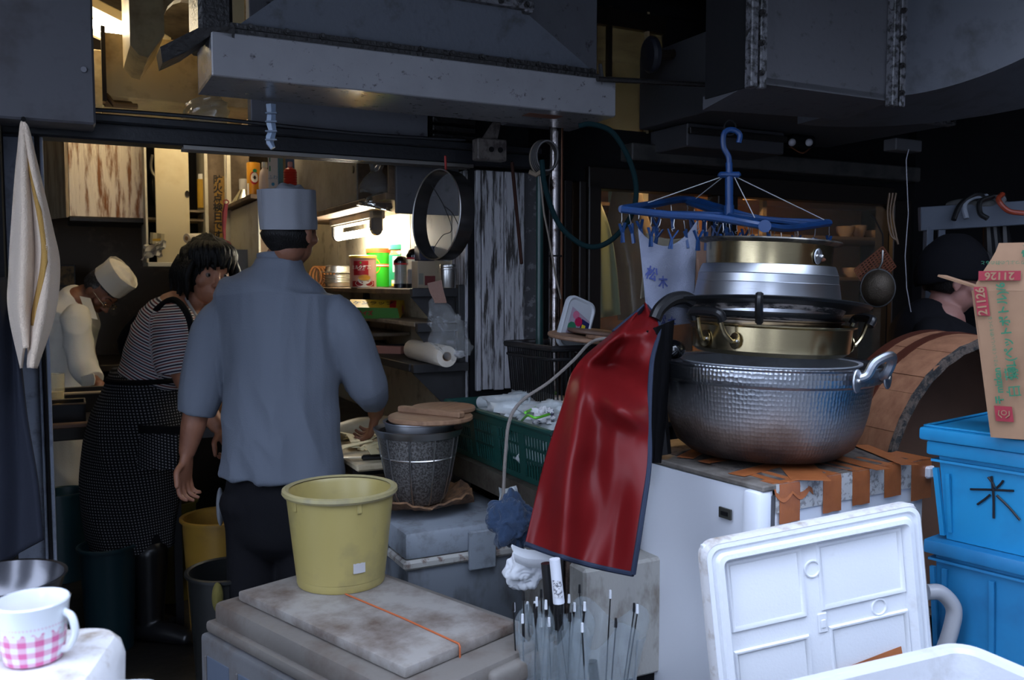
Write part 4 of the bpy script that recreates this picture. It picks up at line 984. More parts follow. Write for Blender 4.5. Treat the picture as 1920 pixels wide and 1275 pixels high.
for sx in (478, 565):
    g.limb([K(sx, 930), V((K(sx-2, 1100).x, K(sx, 1100).y, .50)), V((K(sx-6, 1100).x, K(sx, 1100).y, .10))], [(.095, .10), (.062, .068), (.042, .048)], 14)
body(cook, g, m_skin2)
hair(cook, hc, hf, hu, 1.03, 1.07, low=-2, face=.30, top=.3, wave=.03, capz=-.002)
m_shirt = fab('pale_blue_jacket', (.115, .132, .165), vary=.05)
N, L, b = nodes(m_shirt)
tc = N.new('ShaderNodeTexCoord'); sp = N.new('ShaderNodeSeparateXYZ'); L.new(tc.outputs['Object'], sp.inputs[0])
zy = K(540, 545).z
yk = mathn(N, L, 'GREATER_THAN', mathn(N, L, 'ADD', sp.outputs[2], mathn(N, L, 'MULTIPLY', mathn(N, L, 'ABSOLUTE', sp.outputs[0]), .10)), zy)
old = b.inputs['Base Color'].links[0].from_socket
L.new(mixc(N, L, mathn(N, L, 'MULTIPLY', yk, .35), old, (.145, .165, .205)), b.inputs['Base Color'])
g = G()
g.limb([K(523, 484), K(523, 502), K(521, 525), K(519, 550), K(524, 610), K(530, 680), K(529, 760), K(528, 830), K(527, 888)],
       [(.074, .064), (.092, .072), (.150, .098), (.212, .125), (.205, .138), (.187, .140), (.187, .140), (.195, .148), (.203, .155)], 32, cap=False, sub=5)
g.limb([K(458, 582), K(424, 590), K(401, 625, -.005), K(384, 690, -.01), K(374, 745, -.02), K(367, 777, -.025)], [.050, .068, .079, .076, .073, .062], 18, cap=False)
g.limb([K(600, 578), K(630, 588), K(652, 625), K(672, 680, .03), K(690, 724, .06), K(704, 752, .12)], [.050, .068, .077, .076, .072, .050], 18, cap=False)
cx0 = K(530, 600).x
def fold_b(p):
    x, z = p.x-cx0, p.z
    w = noise.noise(V((x*3, z*1.5, 3.)))
    arm = 1 if abs(x) < .2 else .6
    drape = .010*ridge(noise.noise(V((x*9+w*1.2-(1.25-z)*x*2.0, z*1.1, 1.)))) + .004*ridge(noise.noise(V((x*20, z*3+w, 7.))))
    low = sm(max(0, min(1, (1.22-z)/.35)))
    lowf = .010*low*ridge(noise.noise(V((x*11+z*3, z*5+w*2, 11.))))
    hem = -.004 if False else 0
    return (drape*.8+lowf)*arm-.008
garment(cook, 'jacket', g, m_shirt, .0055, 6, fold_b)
# band collar
cc = K(524, 486)
g = G(); g.grid(lambda i, j: WL(cook, cc+V((.075*math.cos(2*PI*i), .064*math.sin(2*PI*i)+.006, lerp(-.022, .014, j)-.010*math.sin(2*PI*i)))*1.0), 40, 4, .004)
ob('collar', g, m_shirt, cook, ang=180)
g = G()
wst = K(527, 905)
g.limb([K(527, 880), K(527, 930), K(525, 990)], [(.172, .125), (.185, .135), (.175, .13)], 24, cap=True)
for sx in (476, 568):
    q = K(sx, 1000); g.limb([V((q.x, q.y, K(sx, 940).z)), V((q.x, q.y, .60)), V((q.x-.005, q.y-.01, .30)), V((q.x-.01, q.y, .12))], [(.105, .12), (.088, .095), (.078, .085), (.08, .09)], 18, cap=True)
m_blackp2 = fab('black_trousers', (.008, .008, .010))
garment(cook, 'trousers', g, m_blackp2, .009, 6, lambda p: .005*ridge(noise.noise(V((p.x*8, p.y*8, p.z*3)))))
for sx in (470, 562):
    q = K(sx, 1000); g = G(); g.limb([V((q.x, q.y-.06, .045)), V((q.x, q.y+.04, .05)), V((q.x, q.y+.17, .035))], [(.042, .042), (.045, .042), (.04, .03)], 16); g.limb([V((q.x, q.y-.03, .05)), V((q.x, q.y-.01, .22))], [.048, .06], 16)
    me = remesh(g, .007, 3)
    for v_ in me.vertices: v_.co.z = max(v_.co.z, .001)
    place('boot', toloc(cook, me), mt('black_rubber', (.008, .008, .009), .3), cook, ang=180)
q = K(413, 950, -.02); g = G(); g.sph(WL(cook, q), (.012, .02, .065), 14, 14); ob('pocket_cloth', g, mt('grey_cloth', (.16, .17, .19), .9), cook)
m_hat = fab('white_cotton_hat', (.22, .23, .26), bump=.15)
cookhat(cook, K(544, 431)+V((0, -.004, 0)), V((0, -.06, 1)), .0865, .128, m_hat, -2.3, (.25, .9, 0), 1.17)

# ---------------------------------------------------------------- woman in striped top and checked apron
D = 3.50
wf = K(270, 1000); wo = person('woman in a striped short-sleeved top and dark checked apron leaning forward', (wf.x, wf.y, 0))
hc = K(390, 515); hf, hu = (.66, -.74, -.10), (.10, -.02, 1)
g = G(); head(g, hc, hf, hu, 1.06)
g.limb([hc+V((-.02, .03, -.06)), K(364, 566), K(345, 590)], [.052, .056, .075], 16)
g.limb([K(340, 585), K(315, 630), K(290, 700), K(270, 770), K(258, 840)], [(.10, .12), (.125, .16), (.13, .15), (.16, .15), (.165, .15)], 20)
g.limb([K(326, 606, -.16), K(332, 650, -.17), K(350, 712, -.16)], [.062, .056, .048], 14)
g.limb([K(350, 712, -.16), K(380, 755, -.20), K(408, 800, -.24)], [(.045, .042), (.040, .036), (.030, .026)], 14)
hand(g, K(408, 802, -.24), (.62, -.1, -.75), (-.3, .2, -.8), (.3, -.9, 0), 1.1)
for sx, dy in ((244, .05), (270, -.05)):
    g.limb([K(sx, 860, dy), V((K(sx+4, 1000, dy).x, K(sx, 1000, dy).y, .5)), V((K(sx+8, 1000, dy).x, K(sx, 1000, dy).y, .1))], [.08, .055, .04], 14)
body(wo, g, m_skin, .0048)
eyes(wo, hc, hf, hu, 1.06)
ob('lips', G().sph(WL(wo, hc+(V(hf).normalized()*.085+V((0, 0, -.064)))*1.06), (.014, .014, .007), 12, 8), mt('lips', (.30, .08, .06), .4), wo)
hair(wo, hc, hf, hu, 1.06, 1.24, wave=.12, low=-.86, face=.28, top=.30, n=60)
r_, f_, u_ = basis(hf, hu); g = G()
for k in range(30):   # fringe and side locks
    a = lerp(-1.15, 1.15, k/29); st_ = V((math.sin(a)*.060, math.cos(a)*.055-.01, .118)); en = V((math.sin(a)*.088+.004*math.sin(k*7), math.cos(a)*.098, .040-.030*abs(math.sin(a))**3-.016*math.sin(k*2.3)))
    md_ = (st_+en)/2+V((math.sin(a)*.018, math.cos(a)*.018, .014))
    g.tube([WL(wo, hc+(r_*q.x+f_*q.y+u_*q.z)*1.06) for q in crv([st_, md_, en], 4)], [.013, .014, .014, .013, .012, .011, .009, .006, .003], 7)
for s_ in (-1, 1):
    for k in range(9):
        x0 = s_*.084; y0 = lerp(.045, -.08, k/8)
        g.tube([WL(wo, hc+(r_*q.x+f_*q.y+u_*q.z)*1.06) for q in crv([V((x0*.9, y0, .06)), V((x0*1.18, y0*1.1, .0)), V((x0*1.12, y0*1.1+.008*math.sin(k*3), -.05)), V((x0*(1.1+.12*math.sin(k*5)), y0*1.15, -.085-.012*math.sin(k*2.1)))], 3)], [.014]*4+[.013, .012, .011, .009, .006, .003], 7)
ob('hair_locks', g, m_hair, wo, ang=180)
m_str = fab('striped_top', (.55, .52, .50), bump=.1)
N, L, b = nodes(m_str)
at_ = N.new('ShaderNodeAttribute'); at_.attribute_name = 'uvw'; sp = N.new('ShaderNodeSeparateXYZ'); L.new(at_.outputs['Vector'], sp.inputs[0])
ph_ = mathn(N, L, 'FRACT', mathn(N, L, 'MULTIPLY', sp.outputs[0], 1/.0215))
dk_ = mathn(N, L, 'ADD', mathn(N, L, 'LESS_THAN', ph_, .27), mathn(N, L, 'MULTIPLY', mathn(N, L, 'GREATER_THAN', ph_, .5), mathn(N, L, 'LESS_THAN', ph_, .74)))
rd_ = mathn(N, L, 'GREATER_THAN', ph_, .5)
L.new(mixc(N, L, dk_, (.52, .50, .50), mixc(N, L, rd_, (.015, .015, .035), (.16, .03, .03))), b.inputs['Base Color'])
g = G()
tp = [K(352, 572), K(343, 582), K(326, 606), K(308, 650), K(296, 690), K(284, 732)]
g.limb(tp, [(.062, .07), (.095, .12), (.130, .165), (.142, .175), (.136, .165), (.142, .165)], 28, cap=False, sub=5)
sp_ = [K(332, 590, -.12), K(327, 612, -.17), K(328, 650, -.185), K(334, 696, -.18)]
g.limb(sp_, [.062, .080, .083, .080], 18, cap=False)
def st_attr(p):
    a, b_ = sp_[1], sp_[3]; d = (b_-a); t = (p-a).dot(d)/d.length_squared; q = a+d*max(-.2, min(1, t)); ds_ = (p-q).length
    if ds_ < .098 and p.y < sp_[1].y+.03: return ((p-a).dot(d.normalized())+.02*noise.noise(p*5), 0, 0)
    ax = (tp[5]-tp[1]).normalized(); return ((p-tp[1]).dot(ax)+.02*noise.noise(p*4), 0, 0)
garment(wo, 'striped_top', g, m_str, .006, 6, lambda p: .006*ridge(noise.noise(V((p.x*7+p.z*6, p.y*6, p.z*9))))-.004, st_attr)
ob('neck_trim', G().tube([WL(wo, p) for p in crv([K(344, 556, -.03), K(352, 566, -.075), K(368, 592, -.105), K(382, 612, -.10)], 6)], .006, 8), mt('trim_white', (.5, .5, .5), .8), wo)
ac = K(255, 860)
m_apr = fab('checked_apron', (.02, .02, .022), bump=.1)
N, L, b = nodes(m_apr)
tc = N.new('ShaderNodeAttribute'); tc.attribute_name = 'uvw'; sp = N.new('ShaderNodeSeparateXYZ'); L.new(tc.outputs['Vector'], sp.inputs[0])
fq = 2*PI/.0115
wv_ = mathn(N, L, 'MULTIPLY', mathn(N, L, 'GREATER_THAN', mathn(N, L, 'SINE', mathn(N, L, 'MULTIPLY', mathn(N, L, 'ADD', sp.outputs[0], sp.outputs[1]), fq)), .1), mathn(N, L, 'GREATER_THAN', mathn(N, L, 'SINE', mathn(N, L, 'MULTIPLY', mathn(N, L, 'ADD', sp.outputs[2], 0.0), fq)), .1))
L.new(mixc(N, L, wv_, (.010, .010, .012), (.20, .20, .21)), b.inputs['Base Color'])
g = G()
g.limb([K(285, 708), K(277, 740), K(266, 790), K(256, 840), K(250, 900), K(247, 970), K(250, 1022)], [(.148, .168), (.158, .178), (.182, .19), (.192, .195), (.19, .19), (.182, .18), (.17, .165)], 36, cap=False, sub=5)
garment(wo, 'apron', g, m_apr, .0075, 6, lambda p: .009*ridge(noise.noise(V((p.x*6+p.z*1.5, p.y*6, p.z*1.8)))), lambda p: (math.atan2(p.y-ac.y, p.x-ac.x)*.18+(p.z-ac.z)*.15, 0, p.z))
q = K(300, 800, -.20)
mbb = fab('black_tape', (.006, .006, .007))
g = G(); g.grid(lambda i, j: WL(wo, K(lerp(258, 338, i), lerp(797, 812, j)+2*i, -.205+.10*(i-.55)**2)), 12, 2, .006); ob('pocket_band', g, mbb, wo)
g = G(); g.grid(lambda i, j: WL(wo, K(lerp(256, 334, i)-4*j, lerp(811, 880, j), -.200+.10*(i-.55)**2)), 12, 8, .004); [g.uv.__setitem__(i_, ((p_.x)*1., 0, p_.z+.3*p_.x)) for i_, p_ in enumerate(g.v)]; ob('pocket', g, m_apr, wo)
ob('apron_strap', G().tube([WL(wo, p) for p in crv([K(252, 690, .02), K(262, 630, -.06), K(290, 585, -.12), K(325, 562, -.16), K(352, 590, -.24), K(362, 640, -.24), K(364, 690, -.2)], 8)], .0125, 8), mbb, wo)
ob('waist_band', G().tube([WL(wo, K(285, 708)+V((.160*math.cos(a), .178*math.sin(a), .0))) for a in np.linspace(0, 2*PI, 40)[:-1]], .010, 8, closed=True), mbb, wo)
g = G(); g.grid(lambda i, j: WL(wo, K(lerp(352, 378, i), lerp(612, 690, j), -.21+.05*i)), 5, 6, .006); ob('apron_bib', g, mbb, wo)
g = G(); g.limb([K(250, 700, .14), K(244, 640, .14), K(262, 600, .12)], [.03, .05, .03], 12); ob('back_sash', G().add([WL(wo, p) for p in g.v], g.f), mbb, wo, ang=180)
g = G()
for sx, dy in ((246, .06), (272, -.06)):
    q = K(sx, 1000, dy); g.limb([V((q.x, q.y, K(sx, 960).z)), V((q.x+.01, q.y, .45)), V((q.x+.015, q.y, .30))], [(.085, .09), (.072, .08), (.066, .072)], 16)
garment(wo, 'trousers', g, m_blackp2, .010, 4)
for sx, dy in ((248, .06), (278, -.08)):
    q = K(sx, 1000, dy); g = G(); g.limb([V((q.x-.05, q.y, .045)), V((q.x+.06, q.y-.03, .048)), V((q.x+.17, q.y-.06, .035))], [(.04, .042), (.044, .042), (.038, .03)], 16, side=(0, 1, 0)); g.limb([V((q.x, q.y, .05)), V((q.x+.005, q.y, .36))], [.048, .07], 16)
    me = remesh(g, .007, 3)
    for v_ in me.vertices: v_.co.z = max(v_.co.z, .001)
    place('boot', toloc(wo, me), mt('black_rubber', (0, 0, 0)), wo, ang=180)

# ---------------------------------------------------------------- older cook in white, bowed over the cooker
D = 4.60
of = K(118, 850); oc = person('older cook in a white jacket and white hat bowing over the black cooker', (of.x, of.y, 0))
hu = V((.80, -.05, .58)); hf = V((.55, -.22, -.80)); hb_ = K(205, 534); hc = hb_-hu.normalized()*.058-V((0, 0, .004))
g = G(); head(g, hc, hf, hu, 1.0)
g.limb([hc-V((.03, -.01, .015)), K(164, 552), K(146, 566)], [.052, .058, .07], 16)
g.limb([K(150, 562), K(128, 600), K(116, 680), K(112, 760), K(112, 800)], [(.08, .10), (.11, .17), (.12, .17), (.13, .16), (.13, .15)], 20)
g.limb([K(140, 592, -.18), K(150, 650, -.2), K(154, 690, -.22)], [.05, .046, .04], 14)
g.limb([K(154, 690, -.22), K(172, 712, -.3), K(186, 722, -.34)], [(.04, .036), (.034, .03), (.028, .024)], 12)
hand(g, K(186, 722, -.34), (.45, -.15, -.85), (-.7, .1, -.4), (.3, -.9, 0), .5)
g.limb([K(140, 592, .15), K(160, 650, .12), K(170, 690, .05)], [.05, .046, .04], 14)
for sx, dy in ((112, .08), (120, -.08)):
    g.limb([K(sx, 800, dy), V((K(sx, 850, dy).x, K(sx, 850, dy).y, .45)), V((K(sx, 850, dy).x, K(sx, 850, dy).y, .08))], [.09, .06, .045], 14)
body(oc, g, m_skin2, .0055)
eyes(oc, hc, hf, hu, 1.0)
hair(oc, hc, hf, hu, 1.0, 1.07, mat=m_hairg, low=-.5, face=.15, top=.3, capz=.055, cax=hu)
r_, f_, u_ = basis(hf, hu); g = G()
for k in (-1, 1):
    c_ = hc+r_*k*.032+f_*.097+u_*.002; g.tube([WL(oc, c_+r_*.019*math.cos(a)+u_*.015*math.sin(a)) for a in np.linspace(0, 2*PI, 18)[:-1]], .0014, 5, closed=True)
    g.tube([WL(oc, c_+r_*k*.019), WL(oc, hc+r_*k*.078+f_*.0+u_*.004)], .0014, 5)
g.tube([WL(oc, hc+f_*.097+r_*.013), WL(oc, hc+f_*.100), WL(oc, hc+f_*.097-r_*.013)], .0014, 5)
ob('glasses', g, mt('thin_gold_wire', (.6, .45, .25), .2, 1.), oc)
m_wj = fab('white_cook_jacket', (.66, .62, .54), vary=.04)
g = G()
g.limb([K(160, 556), K(148, 566), K(132, 596), K(118, 660), K(112, 730), K(110, 772)], [(.064, .064), (.10, .12), (.135, .18), (.145, .18), (.145, .17), (.15, .17)], 28, cap=False, sub=5)
g.limb([K(144, 578, -.14), K(142, 600, -.18), K(148, 650, -.2), K(156, 686, -.23), K(170, 706, -.28), K(176, 714, -.30)], [.055, .070, .068, .066, .060, .056], 18, cap=False)
g.limb([K(140, 580, .14), K(150, 640, .15), K(166, 690, .08)], [.055, .062, .055], 16, cap=False)
garment(oc, 'jacket', g, m_wj, .0075, 5, lambda p: .012*ridge(noise.noise(V((p.x*6+p.z*4, p.y*6, p.z*6))))-.006)
g = G(); g.grid(lambda i, j: WL(oc, K(lerp(150, 170, i)+14*j, lerp(556, 596, j)+4*i, -.09-.05*j)), 6, 8, .006); ob('lapel', g, m_wj, oc)
g = G(); g.grid(lambda i, j: WL(oc, K(lerp(152, 176, i)+3*math.sin(3*j), lerp(700, 722, j)+6*(1-i), -.36)), 6, 4, .006); ob('turned_cuff', g, m_wj, oc)
g = G()
g.limb([K(112, 760), K(112, 800)], [(.145, .16), (.15, .165)], 20)
for sx, dy in ((114, .08), (122, -.09)):
    q = K(sx, 850, dy); g.limb([V((q.x, q.y, K(sx, 790).z)), V((q.x+.01, q.y, .5)), V((q.x+.02, q.y, .12))], [(.115, .11), (.10, .10), (.085, .09)], 16)
garment(oc, 'trousers', g, fab('white_trousers', (.42, .38, .31)), .010, 4, lambda p: .016*ridge(noise.noise(V((p.x*6, p.y*6, p.z*4)))))
for dy in (.08, -.09):
    q = K(118, 850, dy); g = G(); g.limb([V((q.x-.05, q.y, .045)), V((q.x+.17, q.y-.03, .035))], [(.045, .044), (.038, .034)], 14, side=(0, 1, 0)); g.limb([V((q.x+.0, q.y, .05)), V((q.x+.01, q.y, .2))], [.05, .06], 14)
    me = remesh(g, .008, 3)
    for v_ in me.vertices: v_.co.z = max(v_.co.z, .001)
    place('boot', toloc(oc, me), mt('black_rubber', (0, 0, 0)), oc, ang=180)
cookhat(oc, hb_, hu, .088, .105, fab('white_hat_warm', (.68, .64, .56), bump=.15), 1.0, hf, 1.12)

# ---------------------------------------------------------------- person in black with a black cap, right
D = 3.50
pf = K(1762, 900); pc = person('person in black clothes and a black cap in profile behind the wooden tub', (pf.x, pf.y, 0))
hc = K(1789, 527); hf, hu = (.93, -.22, -.22), (.22, 0, .97)
g = G(); head(g, hc, hf, hu, 1.13)
g.limb([hc+V((-.02, .01, -.05)), K(1764, 580), K(1752, 606)], [.056, .058, .075], 16)
g.limb([K(1755, 600), K(1750, 660), K(1752, 800), K(1755, 900)], [(.10, .13), (.13, .19), (.13, .17), (.14, .17)], 20)
for sx in (-.09, .09): g.limb([V((pf.x, pf.y+sx, .80)), V((pf.x, pf.y+sx, .45)), V((pf.x, pf.y+sx, .08))], [.09, .06, .045], 14)
for dy in (-.2, .2): g.limb([K(1752, 640, dy), K(1765, 730, dy*1.1), K(1810, 790, dy*.8)], [.055, .045, .032], 14); hand(g, K(1810, 790, dy*.8), (.8, -.1, -.5), (0, 0, -1), (.1, -dy*4, 0), .5)
body(pc, g, mt('skin_pale', (.34, .17, .14), .55, d=(.28, .11, .09), ds=10, dt=(.4, .8)), .0055)
eyes(pc, hc, hf, hu, 1.13)
hair(pc, hc, hf, hu, 1.13, 1.08, low=-.72, face=.10, top=.3)
m_bk = fab('black_shirt', (.007, .007, .009))
g = G()
g.limb([K(1766, 584), K(1758, 594), K(1752, 618), K(1748, 680), K(1752, 800), K(1755, 900)], [(.066, .066), (.11, .13), (.15, .20), (.155, .205), (.155, .19), (.16, .19)], 26, cap=False)
for dy in (-.2, .2): g.limb([K(1752, 628, dy*.7), K(1752, 650, dy), K(1765, 730, dy*1.1), K(1795, 772, dy*.9)], [.07, .068, .06, .05], 16)
garment(pc, 'shirt', g, m_bk, .009, 4, lambda p: .008*ridge(noise.noise(V((p.x*6, p.y*6, p.z*5)))))
g = G()
for sx in (-.09, .09): g.limb([V((pf.x, pf.y+sx*.8, .90)), V((pf.x, pf.y+sx, .5)), V((pf.x, pf.y+sx, .1))], [.12, .09, .08], 16)
garment(pc, 'trousers', g, m_blackp2, .011, 3)
for sx in (-.09, .09):
    g = G(); g.limb([V((pf.x-.06, pf.y+sx, .045)), V((pf.x+.16, pf.y+sx, .035))], [(.045, .044), (.038, .034)], 14, side=(0, 1, 0))
    me = remesh(g, .008, 3)
    for v_ in me.vertices: v_.co.z = max(v_.co.z, .001)
    place('shoe', toloc(pc, me), mt('black_rubber', (0, 0, 0)), pc, ang=180)
r_, f_, u_ = basis(hf, hu); g = G(); g.sph((0, 0, 0), 1, 48, 30)
for i, p in enumerate(g.v):
    d = p.copy(); k = 1.24+.05*noise.noise(d*3)
    z = max(d.z, -.18+.42*d.y*.4-.16*(d.y < 0)*(-d.y)*1.2)
    q = V((d.x*.082*k, d.y*.098*k-.014, z*.115*k+.022)); g.v[i] = WL(pc, hc+(r_*q.x+f_*q.y+u_*q.z)*1.13)
ob('cap', g, fab('black_cap', (.006, .006, .008)), pc, ang=180)
g = G(); g.grid(lambda i, j: WL(pc, hc+(r_*lerp(-.07, .07, i)+f_*(.085+.065*j*math.sin(PI*(.15+.7*i)))+u_*(.052-.02*j-.02*(2*i-1)**2))*1.13), 12, 6, .004); ob('cap_visor', g, MATS['black_cap'], pc)
# ================================================================ WORK COUNTER, right side of the kitchen
wkc = roomthing('work_counter', 'steel work counter running back along the shelf wall', 'counter')
ze = .80
uE = UV(PZ(690, 885, ze))[0]
ob('counter_top', G().b2((uE, 2.93, ze-.05), (1.33, 4.9, ze), .003), mt('counter_steel', (.16, .155, .15), .35, .8, d=(.05, .045, .04), ds=9, dt=(.4, .7)), wkc, smooth=False)
for u in (uE+.03, 1.28):
    for v in (2.97, 4.8): ob('leg', G().b2((u, v, 0), (u+.035, v+.035, ze-.05)), m_grey, wkc, smooth=False)
ob('lower_shelf', G().b2((uE+.03, 2.97, .3), (1.315, 4.83, .32)), m_grey, wkc, smooth=False)
def at(px, D, z): q = P(px, 600, D); return V((q.x, q.y, z))
cbp = PZ(700, 858, ze+.02)
t = T('prep_board', 'pale cutting board with sliced white vegetables on the work counter', 'board', V((cbp.x, cbp.y+.12, ze+.001)), PHI)
ob('board', G().box((-.02, 0, .012), (.26, .46, .024), .006), mt('board_cream', (.50, .42, .28), .6, d=(.3, .22, .12), ds=9, dt=(.4, .8)), t)
fo = mt('cut_vegetable', (.68, .60, .36), .5)
random.seed(3)
for k in range(16):
    px = random.uniform(648, 722); py = random.uniform(815, 850); q = PZ(px, py, ze+.035+random.uniform(0, .022))
    s = T('vegetable_slice', 'curled pale vegetable slice in the heap on the cutting board', 'vegetable', q, random.uniform(0, 3), 'vegetable slices on the cutting board')
    w, c = random.uniform(.018, .035), random.uniform(.2, .9)
    g = G(); g.grid(lambda i, j: ((i-.5)*.09, (j-.5)*w, .012*math.sin(PI*i*c)+.01*j*random.random()*.3), 8, 3, .003)
    ob('slice', g, fo, s)
q = at(690, 3.02, ze+.026)
t = T('knife', 'black-handled knife lying on the near edge of the cutting board', 'knife', PZ(706, 857, ze+.034), .18)
ob('handle', G().box((0.01, 0, 0), (.12, .024, .018), .006), m_black, t); ob('blade', G().add([(-.05, -.01, 0), (-.20, .0, 0), (-.16, .022, 0), (-.05, .016, 0), (-.05, -.01, .002), (-.20, .0, .001), (-.16, .022, .002), (-.05, .016, .002)], [(0, 3, 2, 1), (4, 5, 6, 7), (0, 1, 5, 4), (1, 2, 6, 5), (2, 3, 7, 6), (3, 0, 4, 7)]), m_steel, t)
a, b = PZ(640, 800, ze+.08), PZ(700, 785, ze+.08)
t = T('white_radish', 'thick white radish lying behind the sliced vegetables', 'vegetable', V((a.x, a.y, ze+.001)))
ob('root', G().limb([WL(t, V((a.x-.06, a.y-.02, ze+.045))), WL(t, V((lerp(a.x, b.x, .5), lerp(a.y, b.y, .5), ze+.055))), WL(t, V((b.x+.06, b.y+.02, ze+.05)))], [.034, .044, .038], 18), mt('radish', (.60, .52, .36), .45, d=(.4, .33, .2), ds=8, dt=(.4, .8)), t)

# ================================================================ STRAINER BASKET with bowl and wooden lids (on the cooler box)
Dq = 2.80
zc = .70     # cooler top
cz = at(783, Dq, zc)
cool = T('cooler_box', 'grey cooler box with a white rim band behind the pale yellow bucket', 'box', at(812, 2.86, 0), PHI)
mc = mt('cooler_grey', (.17, .19, .22), .5, d=(.05, .045, .04), ds=8, dt=(.5, .75), st=(1, 1, .5), vary=.15)
ob('body', G().b2((-.19, -.26, .28), (.20, .30, zc-.125), .012, 2), mc, cool)
ob('rim_band', G().b2((-.205, -.275, zc-.125), (.215, .315, zc-.095), .008), mt('band_offwhite', (.42, .41, .38), .5, d=(.12, .06, .04), ds=25, dt=(.5, .65)), cool)
ob('lid', G().b2((-.20, -.27, zc-.095), (.21, .31, zc-.012), .014, 2), mt('cooler_lid', (.26, .29, .33), .5, d=(.08, .07, .06), ds=12, dt=(.5, .8)), cool)
ob('latch', G().b2((-.215, -.12, zc-.125), (-.198, .0, zc-.03), .004), MATS['cooler_lid'], cool)
ob('latch', G().b2((.0, -.285, zc-.15), (.09, -.268, zc-.03), .004), MATS['cooler_lid'], cool)
o = T('cooler_stand', 'dark low stand under the grey cooler box', 'stand', at(812, 2.86, 0), PHI)
ob('stand_body', G().b2((-.18, -.25, 0), (.19, .29, .279), .01), m_dark, o)
m_bark = mt('brown_husk', (.20, .10, .045), .8, d=(.06, .03, .015), ds=20, dt=(.4, .65), bump=1., bs=60, vary=.3)
t = T('husk_tray', 'ragged brown fibre mat spread on the cooler under the strainer', 'mat', V((cz.x, cz.y, zc)), PHI)
def husk(i, j):
    a = 2*PI*i; r = j*(.17+.05*noise.noise(V((math.cos(a)*1.5, math.sin(a)*1.5, 1))))
    return (r*math.cos(a)*1.15, r*math.sin(a), .006+.05*j**3*(.6+noise.noise(V((math.cos(a)*2, math.sin(a)*2, 3))))+.004*math.sin(a*23)*j)
g = G(); g.grid(husk, 60, 8, .006); ob('fibre_mat', g, m_bark, t)
zr = .955
st = T('strainer_basket', 'deep wire mesh strainer with a bright steel rim on the brown fibre mat', 'strainer', V((cz.x, cz.y, zc+.008)))
hs = zr-zc-.008
prof = [(.0, .006), (.055, .006), (.075, .012), (.09, .04), (.104, .10), (.118, .17), (.128, hs-.012)]
ob('mesh_body', G().lathe(prof, 40), mt('fine_mesh', (.20, .195, .19), .4, .7, d=(.08, .075, .07), ds=160, dt=(.45, .55), bump=.5, bs=300), st)
ob('rim', G().lathe([(.126, hs-.022), (.134, hs-.020), (.142, hs-.004), (.144, hs+.002), (.140, hs+.004), (.128, hs-.006)], 48), m_steel, st)
ob('hoop_wire', G().lathe([(.1165+.003*math.cos(a), .16+.003*math.sin(a)) for a in np.linspace(0, 2*PI, 7)], 40), m_steel, st)
for k in range(10):
    a = 2*PI*k/10+.2; ob('rib_wire', G().tube([((r+.003)*math.cos(a), (r+.003)*math.sin(a), z) for r, z in prof[2:]], .0025, 5), m_steel, st)
ob('foot_ring', G().lathe([(.05, 0), (.056, 0), (.056, .012), (.05, .012)], 30), m_steel, st)
t = T('aluminium_bowl', 'dented aluminium bowl nested in the mesh strainer', 'bowl', V((cz.x+.005, cz.y, zr-.055)))
m_alu = mt('aluminium', (.50, .52, .56), .38, 1., bump=.15, bs=25)
ob('bowl_body', G().lathe([(0, 0), (.08, .0), (.105, .02), (.112, .075), (.118, .078), (.118, .081), (.108, .079), (.10, .022), (.0, .004)], 40), m_alu, t)
m_lid = mt('wooden_lid', (.30, .17, .095), .65, d=(.17, .09, .05), ds=7, dt=(.35, .7), st=(1, 8, 1), bump=.15, bs=40)
def woodlid(name, label, loc, r, rz, th=.016, parent_handle=True, rot=None):
    t = T(name, label, 'lid', loc, rz, rot=rot)
    ob('disc', G().lathe([(0, 0), (r-.004, 0), (r, .004), (r, th-.003), (r-.003, th), (0, th)], 48), m_lid, t)
    if parent_handle: ob('handle_bar', G().box((0, 0, th+.010), (2*r*.94, .032, .020), .004).box((0, 0, th+.001), (2*r*.9, .026, .004)), m_lid, t)
    return t
zl = zr+.028
woodlid('wooden_lid', 'round wooden drop lid with a bar handle lying on the nested bowl', V((cz.x+.04, cz.y-.01, zl)), .135, 2.55)
t = woodlid('wooden_lid', 'second round wooden lid stacked behind the bar-handled one', V((cz.x+.075, cz.y+.075, zl+.0165)), .105, 1.2, parent_handle=False)

# ================================================================ STEEL TABLE, green crate, bags
zt_ = .82
tb = roomthing('steel_table', 'rusty dark steel table on square legs beside the strainer', 'table')
tu0, tv0, tv1 = 1.20, 2.10, PU(840, 845, 1.2)[1]
m_rail = mt('table_rail', (.085, .075, .06), .45, .3, d=(.03, .02, .015), ds=20, dt=(.4, .7), bump=.3)
ob('table_top', G().b2((tu0+.004, tv0, zt_-.012), (1.55, tv1, zt_), .002), m_rail, tb, smooth=False)
ob('side_rail', G().b2((tu0, tv0, zt_-.07), (tu0+.004, tv1, zt_+.001)), m_rail, tb, smooth=False)
ob('end_rail', G().b2((tu0+.004, tv1-.004, zt_-.07), (1.55, tv1, zt_-.012)), m_rail, tb, smooth=False)
for u, v in ((tu0+.006, PU(866, 1000, tu0+.02)[1]-.02), (1.50, 2.84), (tu0+.006, tv0+.02), (1.50, 2.40)):
    ob('leg', G().b2((u, v, 0), (u+.04, v+.04, zt_-.012), .002), mt('leg_black', (.018, .017, .018), .4), tb, smooth=False)
gc = T('green_crate', 'dark green slotted plastic crate full of plastic bags on the steel table', 'crate', R(1.385, (2.16+2.84)/2, zt_+.002), PHI)
mg_ = mt('crate_green', (.006, .045, .038), .4)
Lc, Wc, Hc = .345, .155, .178      # half length (v), half width (u)
flr = .02
